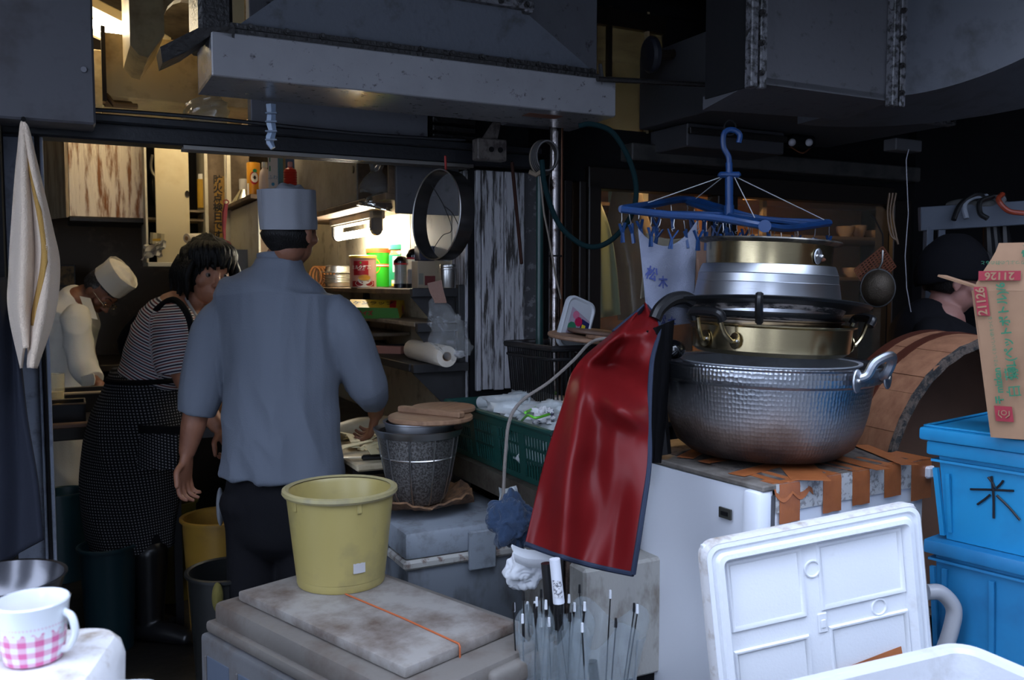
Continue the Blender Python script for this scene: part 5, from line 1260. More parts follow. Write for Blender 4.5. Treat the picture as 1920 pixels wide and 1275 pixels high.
def wall(side):
    g = G()
    if side in 'LR':
        s_ = -1 if side == 'L' else 1; n = 4; 
        P3 = lambda y, z, o=0: V((s_*(Wc+flr*(z/Hc)+o), y*(1+.05*z/Hc), z))
        LL = Lc
    else:
        s_ = -1 if side == 'N' else 1; n = 2
        P3 = lambda y, z, o=0: V((y*(1+.08*z/Hc), s_*(Lc+flr*(z/Hc)+o), z)); LL = Wc
    def plate(y0, y1, z0, z1, o0=-.002, o1=.002):
        vs = [P3(y, z, o) for o in (o0, o1) for z in (z0, z1) for y in (y0, y1)]
        g.add(vs, [(0, 1, 3, 2), (4, 6, 7, 5), (0, 4, 5, 1), (2, 3, 7, 6), (0, 2, 6, 4), (1, 5, 7, 3)])
    plate(-LL, LL, 0, .018); plate(-LL, LL, Hc-.032, Hc); plate(-LL, LL, .066, .074); plate(-LL, LL, .106, .114)
    for k in range(n+1):
        y = -LL+2*LL*k/n; plate(max(-LL, y-.018), min(LL, y+.018), .018, Hc-.032, -.003, .004)
    for k in range(n):
        y0 = -LL+2*LL*k/n+.018; w = 2*LL/n-.036; m_ = 8
        for j in range(1, m_): y = y0+w*j/m_; plate(y-.0028, y+.0028, .018, Hc-.032)
    return g
for sd_ in 'LRNF': ob('slotted_wall', wall(sd_), mg_, gc, smooth=False)
ob('crate_floor', G().b2((-Wc, -Lc, 0), (Wc, Lc, .004)), mg_, gc, smooth=False)
ob('rim', G().tube([(-Wc-flr-.006, -Lc-flr-.016, Hc), (Wc+flr+.006, -Lc-flr-.016, Hc), (Wc+flr+.006, Lc+flr+.016, Hc), (-Wc-flr-.006, Lc+flr+.016, Hc)], .009, 8, closed=True), mg_, gc)
# bags in crate
mbag = mt('white_bag_film', (.46, .49, .50), .3, bump=.9, bs=16, d=(.30, .34, .36), ds=9, dt=(.4, .7), coat=.3)
def lump(name, label, cat, cen, rad, mat, seed, k=.45, fr=2.4, parts=None, pn='film', vox=.010, loc=None):
    c = V(cen); t = T(name, label, cat, c)
    g = G(); g.sph((0, 0, 0), 1, 40, 24)
    for i, p in enumerate(g.v):
        d = p.copy(); q = d*fr+V((seed, seed*1.7, 0))
        r = 1+k*noise.noise(q)+k*.55*(abs(noise.noise(q*2.3))-.2)+k*.25*abs(noise.noise(q*5))
        g.v[i] = V((d.x*rad[0], d.y*rad[1], d.z*rad[2]))*r
    ob(pn, g, mat, t, ang=40); return t
t = lump('plastic_bag', 'flattened white bags filling the bottom of the green crate behind its slots', 'bag', R(1.385, 2.50, zt_+.075), (.115, .28, .055), mbag, 21, .10)
bgs = [((1.40, 2.62), (.15, .17, .055), .165, 'large white crumpled plastic bag at the far end of the green crate'), ((1.42, 2.40), (.15, .15, .055), .16, 'white carrier bag with green stripes in the middle of the green crate'),
       ((1.36, 2.24), (.11, .09, .045), .14, 'small crumpled bag at the near end of the green crate')]
for i, ((u, v), rad, z, lab) in enumerate(bgs):
    t = lump('plastic_bag', lab, 'bag', R(u, v, zt_+z), rad, mbag, 3+i*4)
    if i == 1:
        gs = mt('green_stripe', (.12, .50, .03), .4)
        bm_o = t.children[0]
        def onbag(p):   # drop a point onto the bag from above (local)
            ok, loc, no, _ = bm_o.ray_cast(V((p[0], p[1], .4)), V((0, 0, -1))); return (loc+V((0, 0, .003))) if ok else V((p[0], p[1], .05))
        bpy.context.view_layer.update()
        pts = [WL(t, P(*k, PZ(k[0], k[1], zt_+.2).y)) for k in ((985, 780), (1010, 762), (1040, 745), (1048, 738))]
        ob('stripe', G().tube(crv([onbag(p) for p in pts], 6), .0045, 6), gs, t)
        pts = [WL(t, P(*k, PZ(k[0], k[1], zt_+.2).y)) for k in ((978, 770), (990, 785), (1005, 790), (1030, 783))]
        ob('stripe', G().tube(crv([onbag(p) for p in pts], 6), .004, 6), gs, t)
t = T('bag_roll', 'rolled clear bags lying across the far corner of the green crate', 'roll', R(1.30, 2.62, zt_+.205), PHI)
ob('roll_body', G().lathe([(.012, -.11), (.022, -.11), (.022, .11), (.012, .11)], 20, (0, 0, 0), zto((.3, -1, .15))), mbag, t)
t = lump('paper_receipt', 'crumpled printed paper tucked beside the red sheet in the crate', 'paper', R(1.28, 2.30, zt_+.20), (.03, .025, .022), mt('printed_paper', (.55, .55, .56), .7, d=(.1, .1, .15), ds=60, dt=(.55, .6)), 11, .8)

# black basket with wooden discs and the container lid
bk = T('black_basket', 'black ribbed plastic basket behind the green crate', 'basket', at(1092, 3.02, 0), PHI)
zb0, zb1 = .86, P(1060, 650, 2.9).z
g = G()
w_, d_ = .20, .15
ob('basket_floor', G().b2((-w_, -d_, zb0), (w_, d_, zb0+.006)), m_black, bk, smooth=False)
g.tube([(-w_-.012, -d_-.012, zb1), (w_+.012, -d_-.012, zb1), (w_+.012, d_+.012, zb1), (-w_-.012, d_+.012, zb1)], .011, 8, closed=True)
g.tube([(-w_-.008, -d_-.008, zb1-.035), (w_+.008, -d_-.008, zb1-.035), (w_+.008, d_+.008, zb1-.035), (-w_-.008, d_+.008, zb1-.035)], .006, 6, closed=True)
ob('rim', g, mt('black_gloss', (.012, .012, .014), .25), bk)
for (x0, y0, x1, y1, n) in ((-w_, -d_, w_, -d_, 26), (-w_, -d_, -w_, d_, 20), (w_, -d_, w_, d_, 20), (-w_, d_, w_, d_, 26)):
    g = G()
    for k in range(n+1):
        x, y = lerp(x0, x1, k/n), lerp(y0, y1, k/n); g.bar((x*.92, y*.92, zb0), (x*1.04, y*1.04, zb1-.01), .006, .004)
    o = ob('rib_panel', g, m_black, bk, smooth=False); o['kind'] = 'stuff'
o = roomthing('back_shelf', 'dark shelf ledge under the black ribbed basket', 'shelf')
ob('ledge', G().b2((1.62, 2.86, .84), (2.35, 3.10, .858)), m_dark, o, smooth=False)
for u in (1.66, 2.3): ob('leg', G().b2((u, 3.04, 0), (u+.03, 3.07, .84)), m_dark, o, smooth=False)
# container lid (white translucent with a picture label)
cl_ = [P(1034, 640, 2.86), P(1062, 549, 2.90), P(1124, 577, 2.98), P(1118, 640, 2.94)]
t = T('container_lid', 'translucent white food container lid with a flower picture label standing in the black basket', 'lid', cl_[0])
X = (cl_[2]-cl_[1]); Y = (cl_[1]-cl_[0]); mtx = frame(X, n=X.cross(Y), at=WL(t, (cl_[0]+cl_[2])/2))
if mtx.col[1].z < 0: pass
hw, hh = .062, .088
def rrect(hw, hh, r, n=6):
    o = []
    for cx, cy, a0 in ((hw-r, hh-r, 0), (-hw+r, hh-r, PI/2), (-hw+r, -hh+r, PI), (hw-r, -hh+r, 1.5*PI)):
        for k in range(n+1): a = a0+PI/2*k/n; o.append((cx+r*math.cos(a), cy+r*math.sin(a)))
    return o
ml = mt('milky_lid', (.40, .42, .45), .4)
g = G()
rings = []
for (s_, z, r) in ((0, -.008, .03), (0, .006, .03), (.006, .008, .028), (.012, .003, .024), (.016, .003, .02)):
    rings.append([mtx @ V((x, y, z)) for x, y in rrect(hw-s_, hh-s_, r)])
g.loft(rings); ob('lid_plate', g, ml, t)
ob('label_picture', G().prism([(-.035, -.045), (.052, -.045), (.052, .025), (-.035, .050)], .0035, .0042, mtx), mt('label_pale', (.30, .24, .30), .4), t, smooth=False)
for (x, y, r, m_) in ((-.012, .028, .014, 'pinkish'), (.004, .010, .016, 'magenta'), (-.018, -.015, .018, 'leafgreen'), (.006, -.026, .012, 'magenta')):
    c_ = dict(pinkish=(.45, .12, .2), magenta=(.40, .01, .06), leafgreen=(.02, .14, .07))[m_]
    ob('flower_print', G().lathe([(0, .0012), (r, .0012), (r, 0)], 9, mtx @ V((x, y, .0042)), mtx.to_3x3().to_4x4()), mt('print_'+m_, c_, .4), t)
ob('navy_print', G().prism([(.016, -.04), (.052, -.04), (.052, .018), (.016, .024)], .0043, .0048, mtx), mt('print_navy', (.01, .015, .08), .4), t, smooth=False)
ob('yellow_print', G().prism([(.021, -.010), (.037, -.010), (.037, .006), (.021, .006)], .0048, .0052, mtx), mt('print_yel2', (.6, .45, .02), .4), t, smooth=False)
for i, (px, py, D, r, lab) in enumerate(((1092, 636, 2.86, .115, 'pale round wooden board lying on the black basket'), (1122, 627, 2.90, .105, 'darker round wooden board stacked upon the pale one'), (1150, 640, 2.80, .09, 'third wooden board partly under the red sheet'))):
    q = P(px, py, D); t = T('round_board', lab, 'board', q, 0, rot=(.05, .10, .4*i))
    ob('disc', G().lathe([(0, 0), (r-.004, 0), (r, .004), (r, .010), (r-.003, .013), (0, .013)], 44), mt('board_brown%d' % 1, (.22, .12, .07), .6, d=(.11, .06, .035), ds=9, dt=(.35, .7), st=(1, 7, 1)) if i != 1 else mt('board_dark', (.11, .06, .04), .6, d=(.05, .03, .02), ds=9, dt=(.4, .7)), t)

# rope from the pans to the table rail
t = T('grey_rope', 'thin grey rope sagging from behind the red sheet to the blue cloth', 'rope', P(945, 930, 2.42))
pts = [P(1218, 622, 2.40), P(1165, 632, 2.5), P(1112, 640, 2.55), P(1075, 676, 2.56), P(1030, 716, 2.52), P(978, 752, 2.48), P(955, 790, 2.44), P(948, 850, 2.42), P(945, 900, 2.41), P(944, 932, 2.40)]
ob('cord', G().tube([WL(t, p) for p in crv(pts, 8)], .005, 7), mt('rope_grey', (.16, .14, .125), .8, bump=.6, bs=200), t)
ob('frayed_end', G().tube([WL(t, P(*k, 2.40)) for k in ((945, 925), (943, 938), (946, 948))], [.006, .009, .004], 7), MATS['rope_grey'], t)
mblue = mt('blue_cloth', (.012, .032, .075), .9, bump=.5, bs=300, sheen=.2)
def ruffle(name, label, px, py, D, rad, mat, seed, nf=9, amp=.35):
    t = T(name, label, 'cloth', P(px, py, D)); g = G(); g.sph((0, 0, 0), 1, 84, 50)
    for i, p in enumerate(g.v):
        d = p.copy(); q = d*1.7+V((seed, 0, seed)); w = V((noise.noise(q), noise.noise(q+V((5, 0, 0))), noise.noise(q+V((0, 7, 0)))))*1.4
        f = 1-abs(math.sin((d.x*2.0+d.z*2.6+w.x*2.4)*1.9+w.y*3))**.7
        r = 1+.35*noise.noise(q*1.1)-amp*f*.5
        g.v[i] = V((d.x*rad[0], d.y*rad[1], d.z*rad[2]))*r
    ob('cloth_body', g, mat, t, ang=180); return t
ruffle('blue_cloth', 'crumpled dark blue cloth bundle hanging below the table rail', 957, 978, 2.34, (.066, .05, .078), mblue, 4.)
ruffle('white_cloth', 'balled white cloth hanging under the red sheet corner', 984, 1068, 2.26, (.052, .045, .048), mt('white_cloth', (.66, .68, .72), .85, bump=.2, bs=100), 9., amp=.2)
t = T('folded_cloth', 'folded strip of white cloth between the balled cloth and the red sheet', 'cloth', P(1010, 1040, 2.22))
g = G(); g.grid(lambda i, j: WL(t, P(lerp(958, 1040, i)+10*j, lerp(1024, 1045, i)+lerp(0, 26, j)+3*math.sin(6*i), 2.22-.02*math.sin(3*j))), 16, 6, .006)
ob('cloth_strip', g, MATS['white_cloth'], t)
t = T('white_wrapper', 'small clear white wrapper pinched by the rope end above the blue cloth', 'bag', P(950, 925, 2.40))
g = G(); g.grid(lambda i, j: WL(t, P(lerp(935, 968, i)+3*j, lerp(913, 940, j)+4*math.sin(4*i), 2.42+.02*math.sin(5*i+2*j))), 8, 6, .004); ob('film', g, mbag, t)

# dirty foam panel box, post and wall piece under the table
t = T('foam_box', 'dirty white foam box standing on edge under the steel table', 'box', R(1.30, 2.22, .0), PHI)
mfo = mt('dirty_foam', (.42, .41, .38), .7, d=(.14, .10, .07), ds=12, dt=(.48, .75), bump=.3, bs=90, st=(1, 1, .5))
q0 = PU(897, 962, 1.26); q1 = PU(1092, 1180, 1.26)
ob('box_body', G().b2((-.035, q1[1]-2.22, q0[2]-.345), (.26, q0[1]-2.22, q0[2]), .008), mfo, t)
o = T('foam_box_stand', 'dark block under the dirty foam box', 'stand', R(1.30, 2.22, 0), PHI)
ob('block', G().b2((-.03, q1[1]-2.20, 0), (.25, q0[1]-2.24, q0[2]-.348)), m_dark, o, smooth=False)
# post between boxes and the white painted board
t = roomthing('square_post', 'dark rusty square post behind the umbrellas', 'post')
a = PV(1062, 1000, 2.12); b = PV(1090, 1000, 2.12)
ob('post_body', G().b2((a[0], 2.12, 0), (b[0], 2.16, .8), .002), mt('rusty_post', (.05, .035, .03), .7, d=(.12, .08, .06), ds=40, dt=(.5, .6)), t, smooth=False)
t = roomthing('painted_board', 'speckled off-white board standing left of the white freezer', 'board')
a = PV(1091, 1000, 2.10); b = PV(1175, 1000, 2.10)
ob('board_body', G().b2((a[0], 2.10, .1), (b[0], 2.125, .86), .003), mfo, t, smooth=False)

# ================================================================ PALE YELLOW BUCKET ON THE FISH BOX
zb = .64
nb = PZ(760, 1252, zb)
ang = math.radians(47)
bd = T('cutting_board', 'stained white cutting board tied with orange string under the pale yellow bucket', 'board', V((nb.x, nb.y, zb-.025)), ang)
mstain = mt('stained_board', (.28, .26, .24), .6, d=(.075, .042, .026), ds=5.0, dt=(.42, .66), dd=8, vary=.12)
ob('board_slab', G().b2((0, 0, 0), (.33, .655, .025), .006, 2), mstain, bd)
ob('orange_string', G().tube([(.15, -.003, -.012), (.15, -.003, .022), (.153, .003, .027), (.165, .2, .0268), (.17, .44, .0268)], .0022, 6), mt('orange_string', (.42, .10, .03), .6), bd)
fbx = T('fish_box', 'dirty grey insulated fish container with recessed side panels in the foreground', 'box', V((nb.x, nb.y, 0)), ang)
zl0, zl1 = zb-.105, zb-.026
mfb = mt('fish_box_grey', (.12, .12, .125), .6, d=(.09, .075, .065), ds=10, dt=(.5, .75), bump=.2, bs=50, vary=.15)
mfl = mt('fish_lid', (.15, .135, .12), .65, d=(.10, .075, .06), ds=7, dt=(.45, .7), bump=.25, bs=60, vary=.15)
ob('lid', G().b2((-.045, -.075, zl0+.02), (.40, .70, zl1), .016, 2).b2((-.06, -.09, zl0), (.415, .715, zl0+.03), .010, 2), mfl, fbx)
ob('lid_rib', G().b2((-.05, -.095, zl0+.012), (.13, -.062, zl1-.012), .016, 3), mfl, fbx); ob('lid_rib', G().b2((.16, -.095, zl0+.012), (.40, -.062, zl1-.012), .016, 3), mfl, fbx)
ob('body', G().b2((-.07, -.10, .06), (.425, .725, zl0-.002), .012, 2), mfb, fbx)
for k in range(5):
    y = -.02+.15*k
    ob('recess_panel', G().b2((-.0725, y, .12), (-.069, y+.105, zl0-.05), .001), mt('fish_box_inset', (.09, .11, .15), .5), fbx, smooth=False)
    ob('panel_edge', G().b2((-.076, y+.105, .12), (-.069, y+.112, zl0-.05), .002), mfb, fbx, smooth=False)
ob('skid', G().b2((-.06, -.09, 0), (.415, .715, .06)), m_dark, fbx, smooth=False)
bq = PZ(640, 1088, zb)
bu = T('yellow_bucket', 'large pale yellow plastic bucket standing on the stained cutting board', 'bucket', V((bq.x, bq.y, zb+.001)), math.atan2(-bq.x, bq.y))
mby = mt('pale_yellow_plastic', (.36, .29, .10), .38, d=(.20, .17, .08), ds=7, dt=(.5, .8), vary=.10)
mbyi = mby
hb_, rb, rt = .245, .112, .139
ob('bucket_wall', G().lathe([(rb-.004, .012), (rb, 0), (rb+.002, .006), (rb+.002, .02), (rb+.003, .021), (lerp(rb, rt, .96), hb_-.012), (rt-.004, hb_-.01), (rt-.006, hb_-.002), (rt-.012, hb_-.012), (rb-.001, .02), (0, .016), (0, .012)], 64), mby, bu)
ob('rim', G().lathe([(rt-.006, hb_-.008), (rt+.006, hb_-.012), (rt+.010, hb_-.006), (rt+.009, hb_+.002), (rt+.001, hb_+.005), (rt-.008, hb_+.001)], 64), mt('bucket_rim', (.34, .29, .14), .4, d=(.25, .22, .13), ds=18, dt=(.45, .7)), bu)
ob('price_sticker', curvpatch(G(), .030, .062, .052, .085, rb+.008, .001), mt('sticker_grey', (.42, .41, .42), .6, d=(.15, .13, .13), ds=30, dt=(.55, .7)), bu)
for a in (-.95, .35, 2.5, 4.2):
    r_ = rt-.003; ob('rim_lug', G().b2((-.006, -.004, -.028), (.006, .004, 0), .002), mby, bu).matrix_local = M.Translation((r_*math.sin(a), -r_*math.cos(a), hb_-.01)) @ M.Rotation(a, 4, 'Z')

# ================================================================ FREEZER
fc = P(1450, 908, 2.2); fz = fc.z; fa = math.radians(31)
fr_ = T('freezer', 'white chest freezer with a small dark badge under the stack of pots', 'freezer', V((fc.x, fc.y, 0)), fa)
mfw = mt('freezer_white', (.80, .83, .90), .30, d=(.48, .48, .52), ds=3.5, dt=(.6, .85), coat=.2)
Lf, Wf = .62, .62
ob('cabinet', G().b2((0.008, 0, .05), (Lf, Wf, fz-.03), .004), mfw, fr_, smooth=False)
# door on the left face (-x side): slightly bowed towards the viewer at its near edge
g = G(); g.grid(lambda i, j: (-.028-.012*math.sin(PI*i), lerp(.002, Wf, i), lerp(.06, fz-.018, j)), 12, 2, -.03); ob('door', g, mfw, fr_)
ob('door_edge', G().b2((-.055, -.004, .06), (-.004, .055, fz-.016), .012, 2), mt('freezer_white2', (.80, .83, .90), .3), fr_)
ob('gasket', G().b2((-.006, .0, .06), (.008, Wf, fz-.03)), mt('gasket_grey', (.1, .1, .11), .6), fr_, smooth=False)
ob('top_panel', G().b2((-.04, -.004, fz-.016), (Lf+.004, Wf+.004, fz), .004), mt('freezer_top', (.20, .18, .16), .6, d=(.06, .045, .035), ds=10, dt=(.4, .7)), fr_, smooth=False)
bp_ = WL(fr_, P(1357, 963, 2.28))
ob('badge', G().b2((-.0465, bp_.y-.022, bp_.z-.014), (-.040, bp_.y+.022, bp_.z+.014), .001), mt('badge_grey', (.07, .07, .06), .4, .4), fr_, smooth=False)
ob('badge_mark', G().b2((-.0472, bp_.y-.013, bp_.z-.006), (-.0460, bp_.y+.013, bp_.z+.005)), m_black, fr_, smooth=False)
ob('hinge_cap', G().b2((Lf-.005, -.02, fz-.055), (Lf+.03, .02, fz-.02), .006), mfw, fr_)
for x in (.02, Lf-.08): ob('foot', G().b2((x, .02, 0), (x+.06, .09, .05)), m_black, fr_, smooth=False)
mtape = mt('brown_packing_tape', (.42, .135, .045), .32, d=(.30, .09, .03), ds=9, dt=(.4, .7), bump=.25, bs=40, coat=.3)
random.seed(5)
ob('paper_underlay', G().b2((.006, -.0052, fz-.075), (Lf-.02, -.0032, fz-.001)), mt('newsprint', (.50, .50, .50), .8, d=(.25, .24, .24), ds=70, dt=(.5, .6)), fr_, smooth=False)
for i, (px0, px1, ln) in enumerate(((1462, 1500, .105), (1543, 1577, .10), (1598, 1630, .095), (1657, 1688, .09), (1708, 1745, .115))):
    xx = []
    for px in (px0, px1):
        d = ray(px, 905); # hit plane y=0 of the freezer frame
        o3 = WL(fr_, V((0, 0, CAMZ))); dd_ = WL(fr_, V((0, 0, CAMZ))+d)-o3; tt = (-.006-o3.y)/dd_.y; xx.append(o3.x+dd_.x*tt)
    g = G(); sk = random.uniform(-.004, .004)
    g.grid(lambda i_, j: (lerp(xx[0], xx[1], i_)+sk*j, (-.0062 if j > .02 else -.004) if True else 0, fz+.0008-ln*j+.003*noise.noise(V((i_*5, i, 0)))*(j > .9)), 4, 8, .0008)
    g.grid(lambda i_, j: (lerp(xx[0], xx[1], i_)-sk*j+.01*j, -.006+.12*j, fz+.0012+.0015*math.sin(9*i_+i)), 4, 6, .0008)
    ob('tape_strip', g, mtape, fr_)
g = G(); g.grid(lambda i, j: (lerp(.0, .14, i), -.005+.05*j-(.0 if j > .1 else .004), fz+.001+(.0 if j > .05 else -.03-.02*abs(math.sin(7*i))) ), 18, 8, .001); ob('tape_strip', g, mtape, fr_)
for k, (x, y, w, l, a) in enumerate(((.03, .10, .05, .2, .2), (.14, .05, .10, .3, .9), (.34, .04, .05, .25, 1.4), (.50, .05, .05, .3, 1.1), (.05, .36, .05, .2, .5), (.02, .24, .04, .12, .1))):
    g = G().box((0, 0, 0), (l, w, .0012)); o = ob('tape_strip', g, mtape, fr_, smooth=False); o.matrix_local = M.Translation((x+.06, y+.04, fz+.0025+.0008*k)) @ M.Rotation(a, 4, 'Z')
ob('newspaper', G().box((.32, .27, fz+.0006), (.57, .5, .0012)), mt('old_newspaper', (.12, .10, .085), .9, d=(.04, .03, .03), ds=30, dt=(.45, .6)), fr_, smooth=False)

# ================================================================ STACK OF POTS
def brushed(name, col, rough=.3, d=None, **k):
    m = mt(name, col, rough, 1., d=d, **k)
    return m
m_al = mt('pot_aluminium', (.52, .54, .58), .36, 1., bump=.05, bs=60, st=(1, 1, 20), d=(.25, .23, .22), ds=7, dt=(.62, .9), vary=.06)
m_alb = mt('pot_aluminium_dull', (.50, .53, .58), .42, 1., d=(.22, .19, .18), ds=6, dt=(.55, .85), bump=.08, bs=40)
m_gd = mt('pot_gold_anodised', (.50, .41, .24), .24, 1., bump=.04, bs=50, st=(1, 1, 16), d=(.25, .18, .1), ds=6, dt=(.6, .9))
# hammered big pot: dimples by real geometry, soot colour by height
m_ham = mt('hammered_aluminium', (.47, .49, .53), .32, 1.)
N, L, b = nodes(m_ham)
tc = N.new('ShaderNodeTexCoord'); sp = N.new('ShaderNodeSeparateXYZ'); L.new(tc.outputs['Object'], sp.inputs[0])
ns = N.new('ShaderNodeTexNoise'); ns.inputs['Scale'].default_value = 5.; ns.inputs['Detail'].default_value = 5; L.new(tc.outputs['Object'], ns.inputs[0])
h1 = mathn(N, L, 'ADD', sp.outputs[2], mathn(N, L, 'MULTIPLY', mathn(N, L, 'SUBTRACT', ns.outputs[0], .5), .20))
f1 = N.new('ShaderNodeMapRange'); f1.inputs[1].default_value = .215; f1.inputs[2].default_value = .085; L.new(h1, f1.inputs[0])
f2 = N.new('ShaderNodeMapRange'); f2.inputs[1].default_value = .12; f2.inputs[2].default_value = .03; L.new(h1, f2.inputs[0])
c1 = mixc(N, L, mathn(N, L, 'MULTIPLY', f1.outputs[0], .8), (.47, .49, .53), (.23, .125, .07)); c2 = mixc(N, L, f2.outputs[0], c1, (.05, .035, .032))
L.new(c2, b.inputs['Base Color']); rr2 = mathn(N, L, 'MULTIPLY_ADD', f1.outputs[0], .18, .30); L.new(rr2, b.inputs['Roughness'])
mm = mathn(N, L, 'MULTIPLY_ADD', f1.outputs[0], -.45, 1.); L.new(mm, b.inputs['Metallic'])
uvn = N.new('ShaderNodeAttribute'); uvn.attribute_name = 'uvw'; mp = N.new('ShaderNodeMapping'); mp.inputs['Scale'].default_value = (.335/.0115, 1/.0125, 1)
L.new(uvn.outputs['Vector'], mp.inputs[0]); vo = N.new('ShaderNodeTexVoronoi'); vo.feature = 'F1'; vo.inputs['Scale'].default_value = 1.; vo.inputs['Randomness'].default_value = .28; vo.voronoi_dimensions = '2D'
L.new(mp.outputs[0], vo.inputs[0]); bp2 = N.new('ShaderNodeBump'); bp2.inputs['Strength'].default_value = .55; bp2.inputs['Distance'].default_value = .0035
L.new(mathn(N, L, 'POWER', vo.outputs['Distance'], 1.6), bp2.inputs['Height']); L.new(bp2.outputs[0], b.inputs['Normal'])
pcn = fr_.location+V((math.cos(fa)*.255-math.sin(fa)*.275, math.sin(fa)*.255+math.cos(fa)*.275, 0))
tilt = lambda r: (0, math.radians(r), 0)
def pot(name, label, z, prof, mat, dx=0., roll=1.2, n=96, dy=0.):
    t = T(name, label, 'pot', V((pcn.x+dx, pcn.y+dy, z)), rot=(0, math.radians(roll), 0))
    ob('pot_body', G().lathe(prof, n), mat, t); return t
z_p = fz+.008; HB = P(1437, 700, pcn.y-.33).z-z_p+.004
RB = .325
p1 = pot('hammered_pot', 'huge hammered aluminium pot browned at the base with forged ear handles', z_p,
 [(0, 0), (.16, .001), (.215, .012), (.252, .04), (.272, .085), (.286, .14), (.295, HB-.065), (.299, HB-.050), (.318, HB-.044), (.321, HB-.038), (.321, HB-.006), (.327, HB), (.327, HB+.003), (.318, HB), (.314, HB-.04), (.290, HB-.06), (.28, .14), (.266, .085), (.245, .045), (.2, .018), (0, .008)], m_ham)
def earhandle(root, ang, R_, z, m, s=1.):
    d = V((math.cos(ang), math.sin(ang), 0)); tn = V((-d.y, d.x, 0))
    pts = [d*(R_-.004)+tn*.052*s+V((0, 0, z)), d*(R_+.018)+tn*.040*s+V((0, 0, z+.012)), d*(R_+.034)+tn*.034*s+V((0, 0, z+.045)), d*(R_+.050)+V((0, 0, z+.062)), d*(R_+.034)-tn*.034*s+V((0, 0, z+.045)), d*(R_+.018)-tn*.040*s+V((0, 0, z+.012)), d*(R_-.004)-tn*.052*s+V((0, 0, z))]
    h = ob('ear_handle', G().tube(crv(pts, 6), .0125, 10), m, root)
    for s_ in (-1, 1):
        c_ = d*(R_+.003)+tn*s_*.062*s+V((0, 0, z-.004))
        g = G(); rg = zto(d); g.lathe([(0, 0), (.018, 0), (.020, .003), (.019, .006), (0, .007)], 14, c_, rg, sx=1., sy=1.6); 
        ob('rivet_plate', g, m, h); ob('rivet', G().sph(c_+d*.008, .006, 10, 6), m_steel, h)
earhandle(p1, math.radians(-50), .321, HB-.02, m_alb, 1.3); earhandle(p1, math.radians(148), .321, HB-.02, m_alb)
zz_ = lambda py, r=0: P(1437, py, pcn.y-r).z
zA = 1.192    # inner bowl rim
p2 = pot('shallow_basin', 'plain aluminium basin nested in the mouth of the hammered pot', zA-.14, [(0, 0), (.16, .0), (.21, .02), (.238, .08), (.248, .135), (.258, .14), (.258, .144), (.246, .142), (.234, .08), (.2, .024), (0, .006)], mt('basin_aluminium', (.44, .47, .52), .5, .55, d=(.24, .22, .2), ds=6, dt=(.55, .85)), dx=.01, roll=1.)
zG = zz_(614, .23)
p3 = pot('gold_pot', 'gold-toned shallow pot with black-tipped loop handles in the stack', zG-.085, [(0, 0), (.205, 0), (.222, .012), (.228, .078), (.238, .083), (.239, .087), (.225, .085), (.219, .014), (0, .006)], m_gd, dx=.012, roll=2.4)
def loophandle(root, ang, R_, z, up=.10):
    d = V((math.cos(ang), math.sin(ang), 0)); tn = V((-d.y, d.x, 0)); h = None
    for s_ in (-1, 1):
        a = d*(R_+.004)+tn*.05*s_+V((0, 0, z)); pts = [a, a+d*.012+V((0, 0, .0)), a+d*.035-tn*s_*.008+V((0, 0, .025)), a+d*.05-tn*s_*.012+V((0, 0, .06))]
        hh = ob('handle_arm', G().tube(crv(pts, 5), .0065, 8), m_gd, root); h = h or hh
        ob('rivet_plate', G().lathe([(0, 0), (.018, 0), (.018, .003), (0, .004)], 12, d*(R_-.001)+tn*.052*s_+V((0, 0, z)), zto(d), sy=1.3), m_gd, hh)
        for k in (-1, 1): ob('rivet', G().sph(d*(R_+.004)+tn*(.052*s_+.009*k)+V((0, 0, z)), .0045, 8, 6), m_steel, hh)
    e = d*(R_+.055)+V((0, 0, z+.075)); ob('handle_grip', G().tube(crv([e+tn*.05+V((0, 0, -.02)), e+tn*.04+d*.012, e-tn*.04+d*.012, e-tn*.05+V((0, 0, -.02))], 6), .013, 10), m_black, h)
loophandle(p3, math.radians(218), .226, .04); loophandle(p3, math.radians(8), .226, .035)
zC = zz_(602, .22)
p4 = pot('inner_gold_pan', 'thin rimmed brownish pan nested above the gold-toned pot', zC-.06, [(0, 0), (.19, 0), (.205, .01), (.212, .055), (.222, .058), (.223, .062), (.208, .06), (.2, .012), (0, .006)], mt('pan_brownish', (.30, .25, .20), .3, 1., d=(.12, .08, .06), ds=8, dt=(.5, .7)), dx=-.006, roll=2.6)
zD = zz_(570, .25)
m_iron = mt('scaled_black_iron', (.02, .02, .022), .45, .4, d=(.30, .27, .26), ds=14, dt=(.46, .56), bump=.8, bs=40, st=(1, 1, 3), dd=8)
m_rimiron = mt('black_iron_rim', (.025, .027, .03), .4, .6)
p5 = T('iron_wok', 'wide black iron frying pan with scaly sides and a thick handle pointing left', 'pan', V((pcn.x-.002, pcn.y, zD-.070)), rot=(-.10, math.radians(3.2), 0))
ob('pan_side', G().lathe([(0, 0), (.175, .0), (.198, .006), (.222, .048)], 80), m_iron, p5)
ob('pan_rim', G().lathe([(.221, .047), (.285, .053), (.293, .060), (.288, .063), (.222, .056), (.205, .012), (0, .008)], 80), m_rimiron, p5)
d = V((-1, -.40, 0)).normalized(); hb0 = d*.25+V((0, 0, .052))
ob('pan_handle', G().tube(crv([hb0, hb0+d*.03+V((0, 0, .008)), hb0+d*.07+V((0, 0, -.002)), hb0+d*.105+V((0, 0, -.03)), hb0+d*.12+V((0, 0, -.06))], 6), [.018]*25 and .019, 10), m_black, p5)
d = V((-.35, -1, 0)).normalized(); 
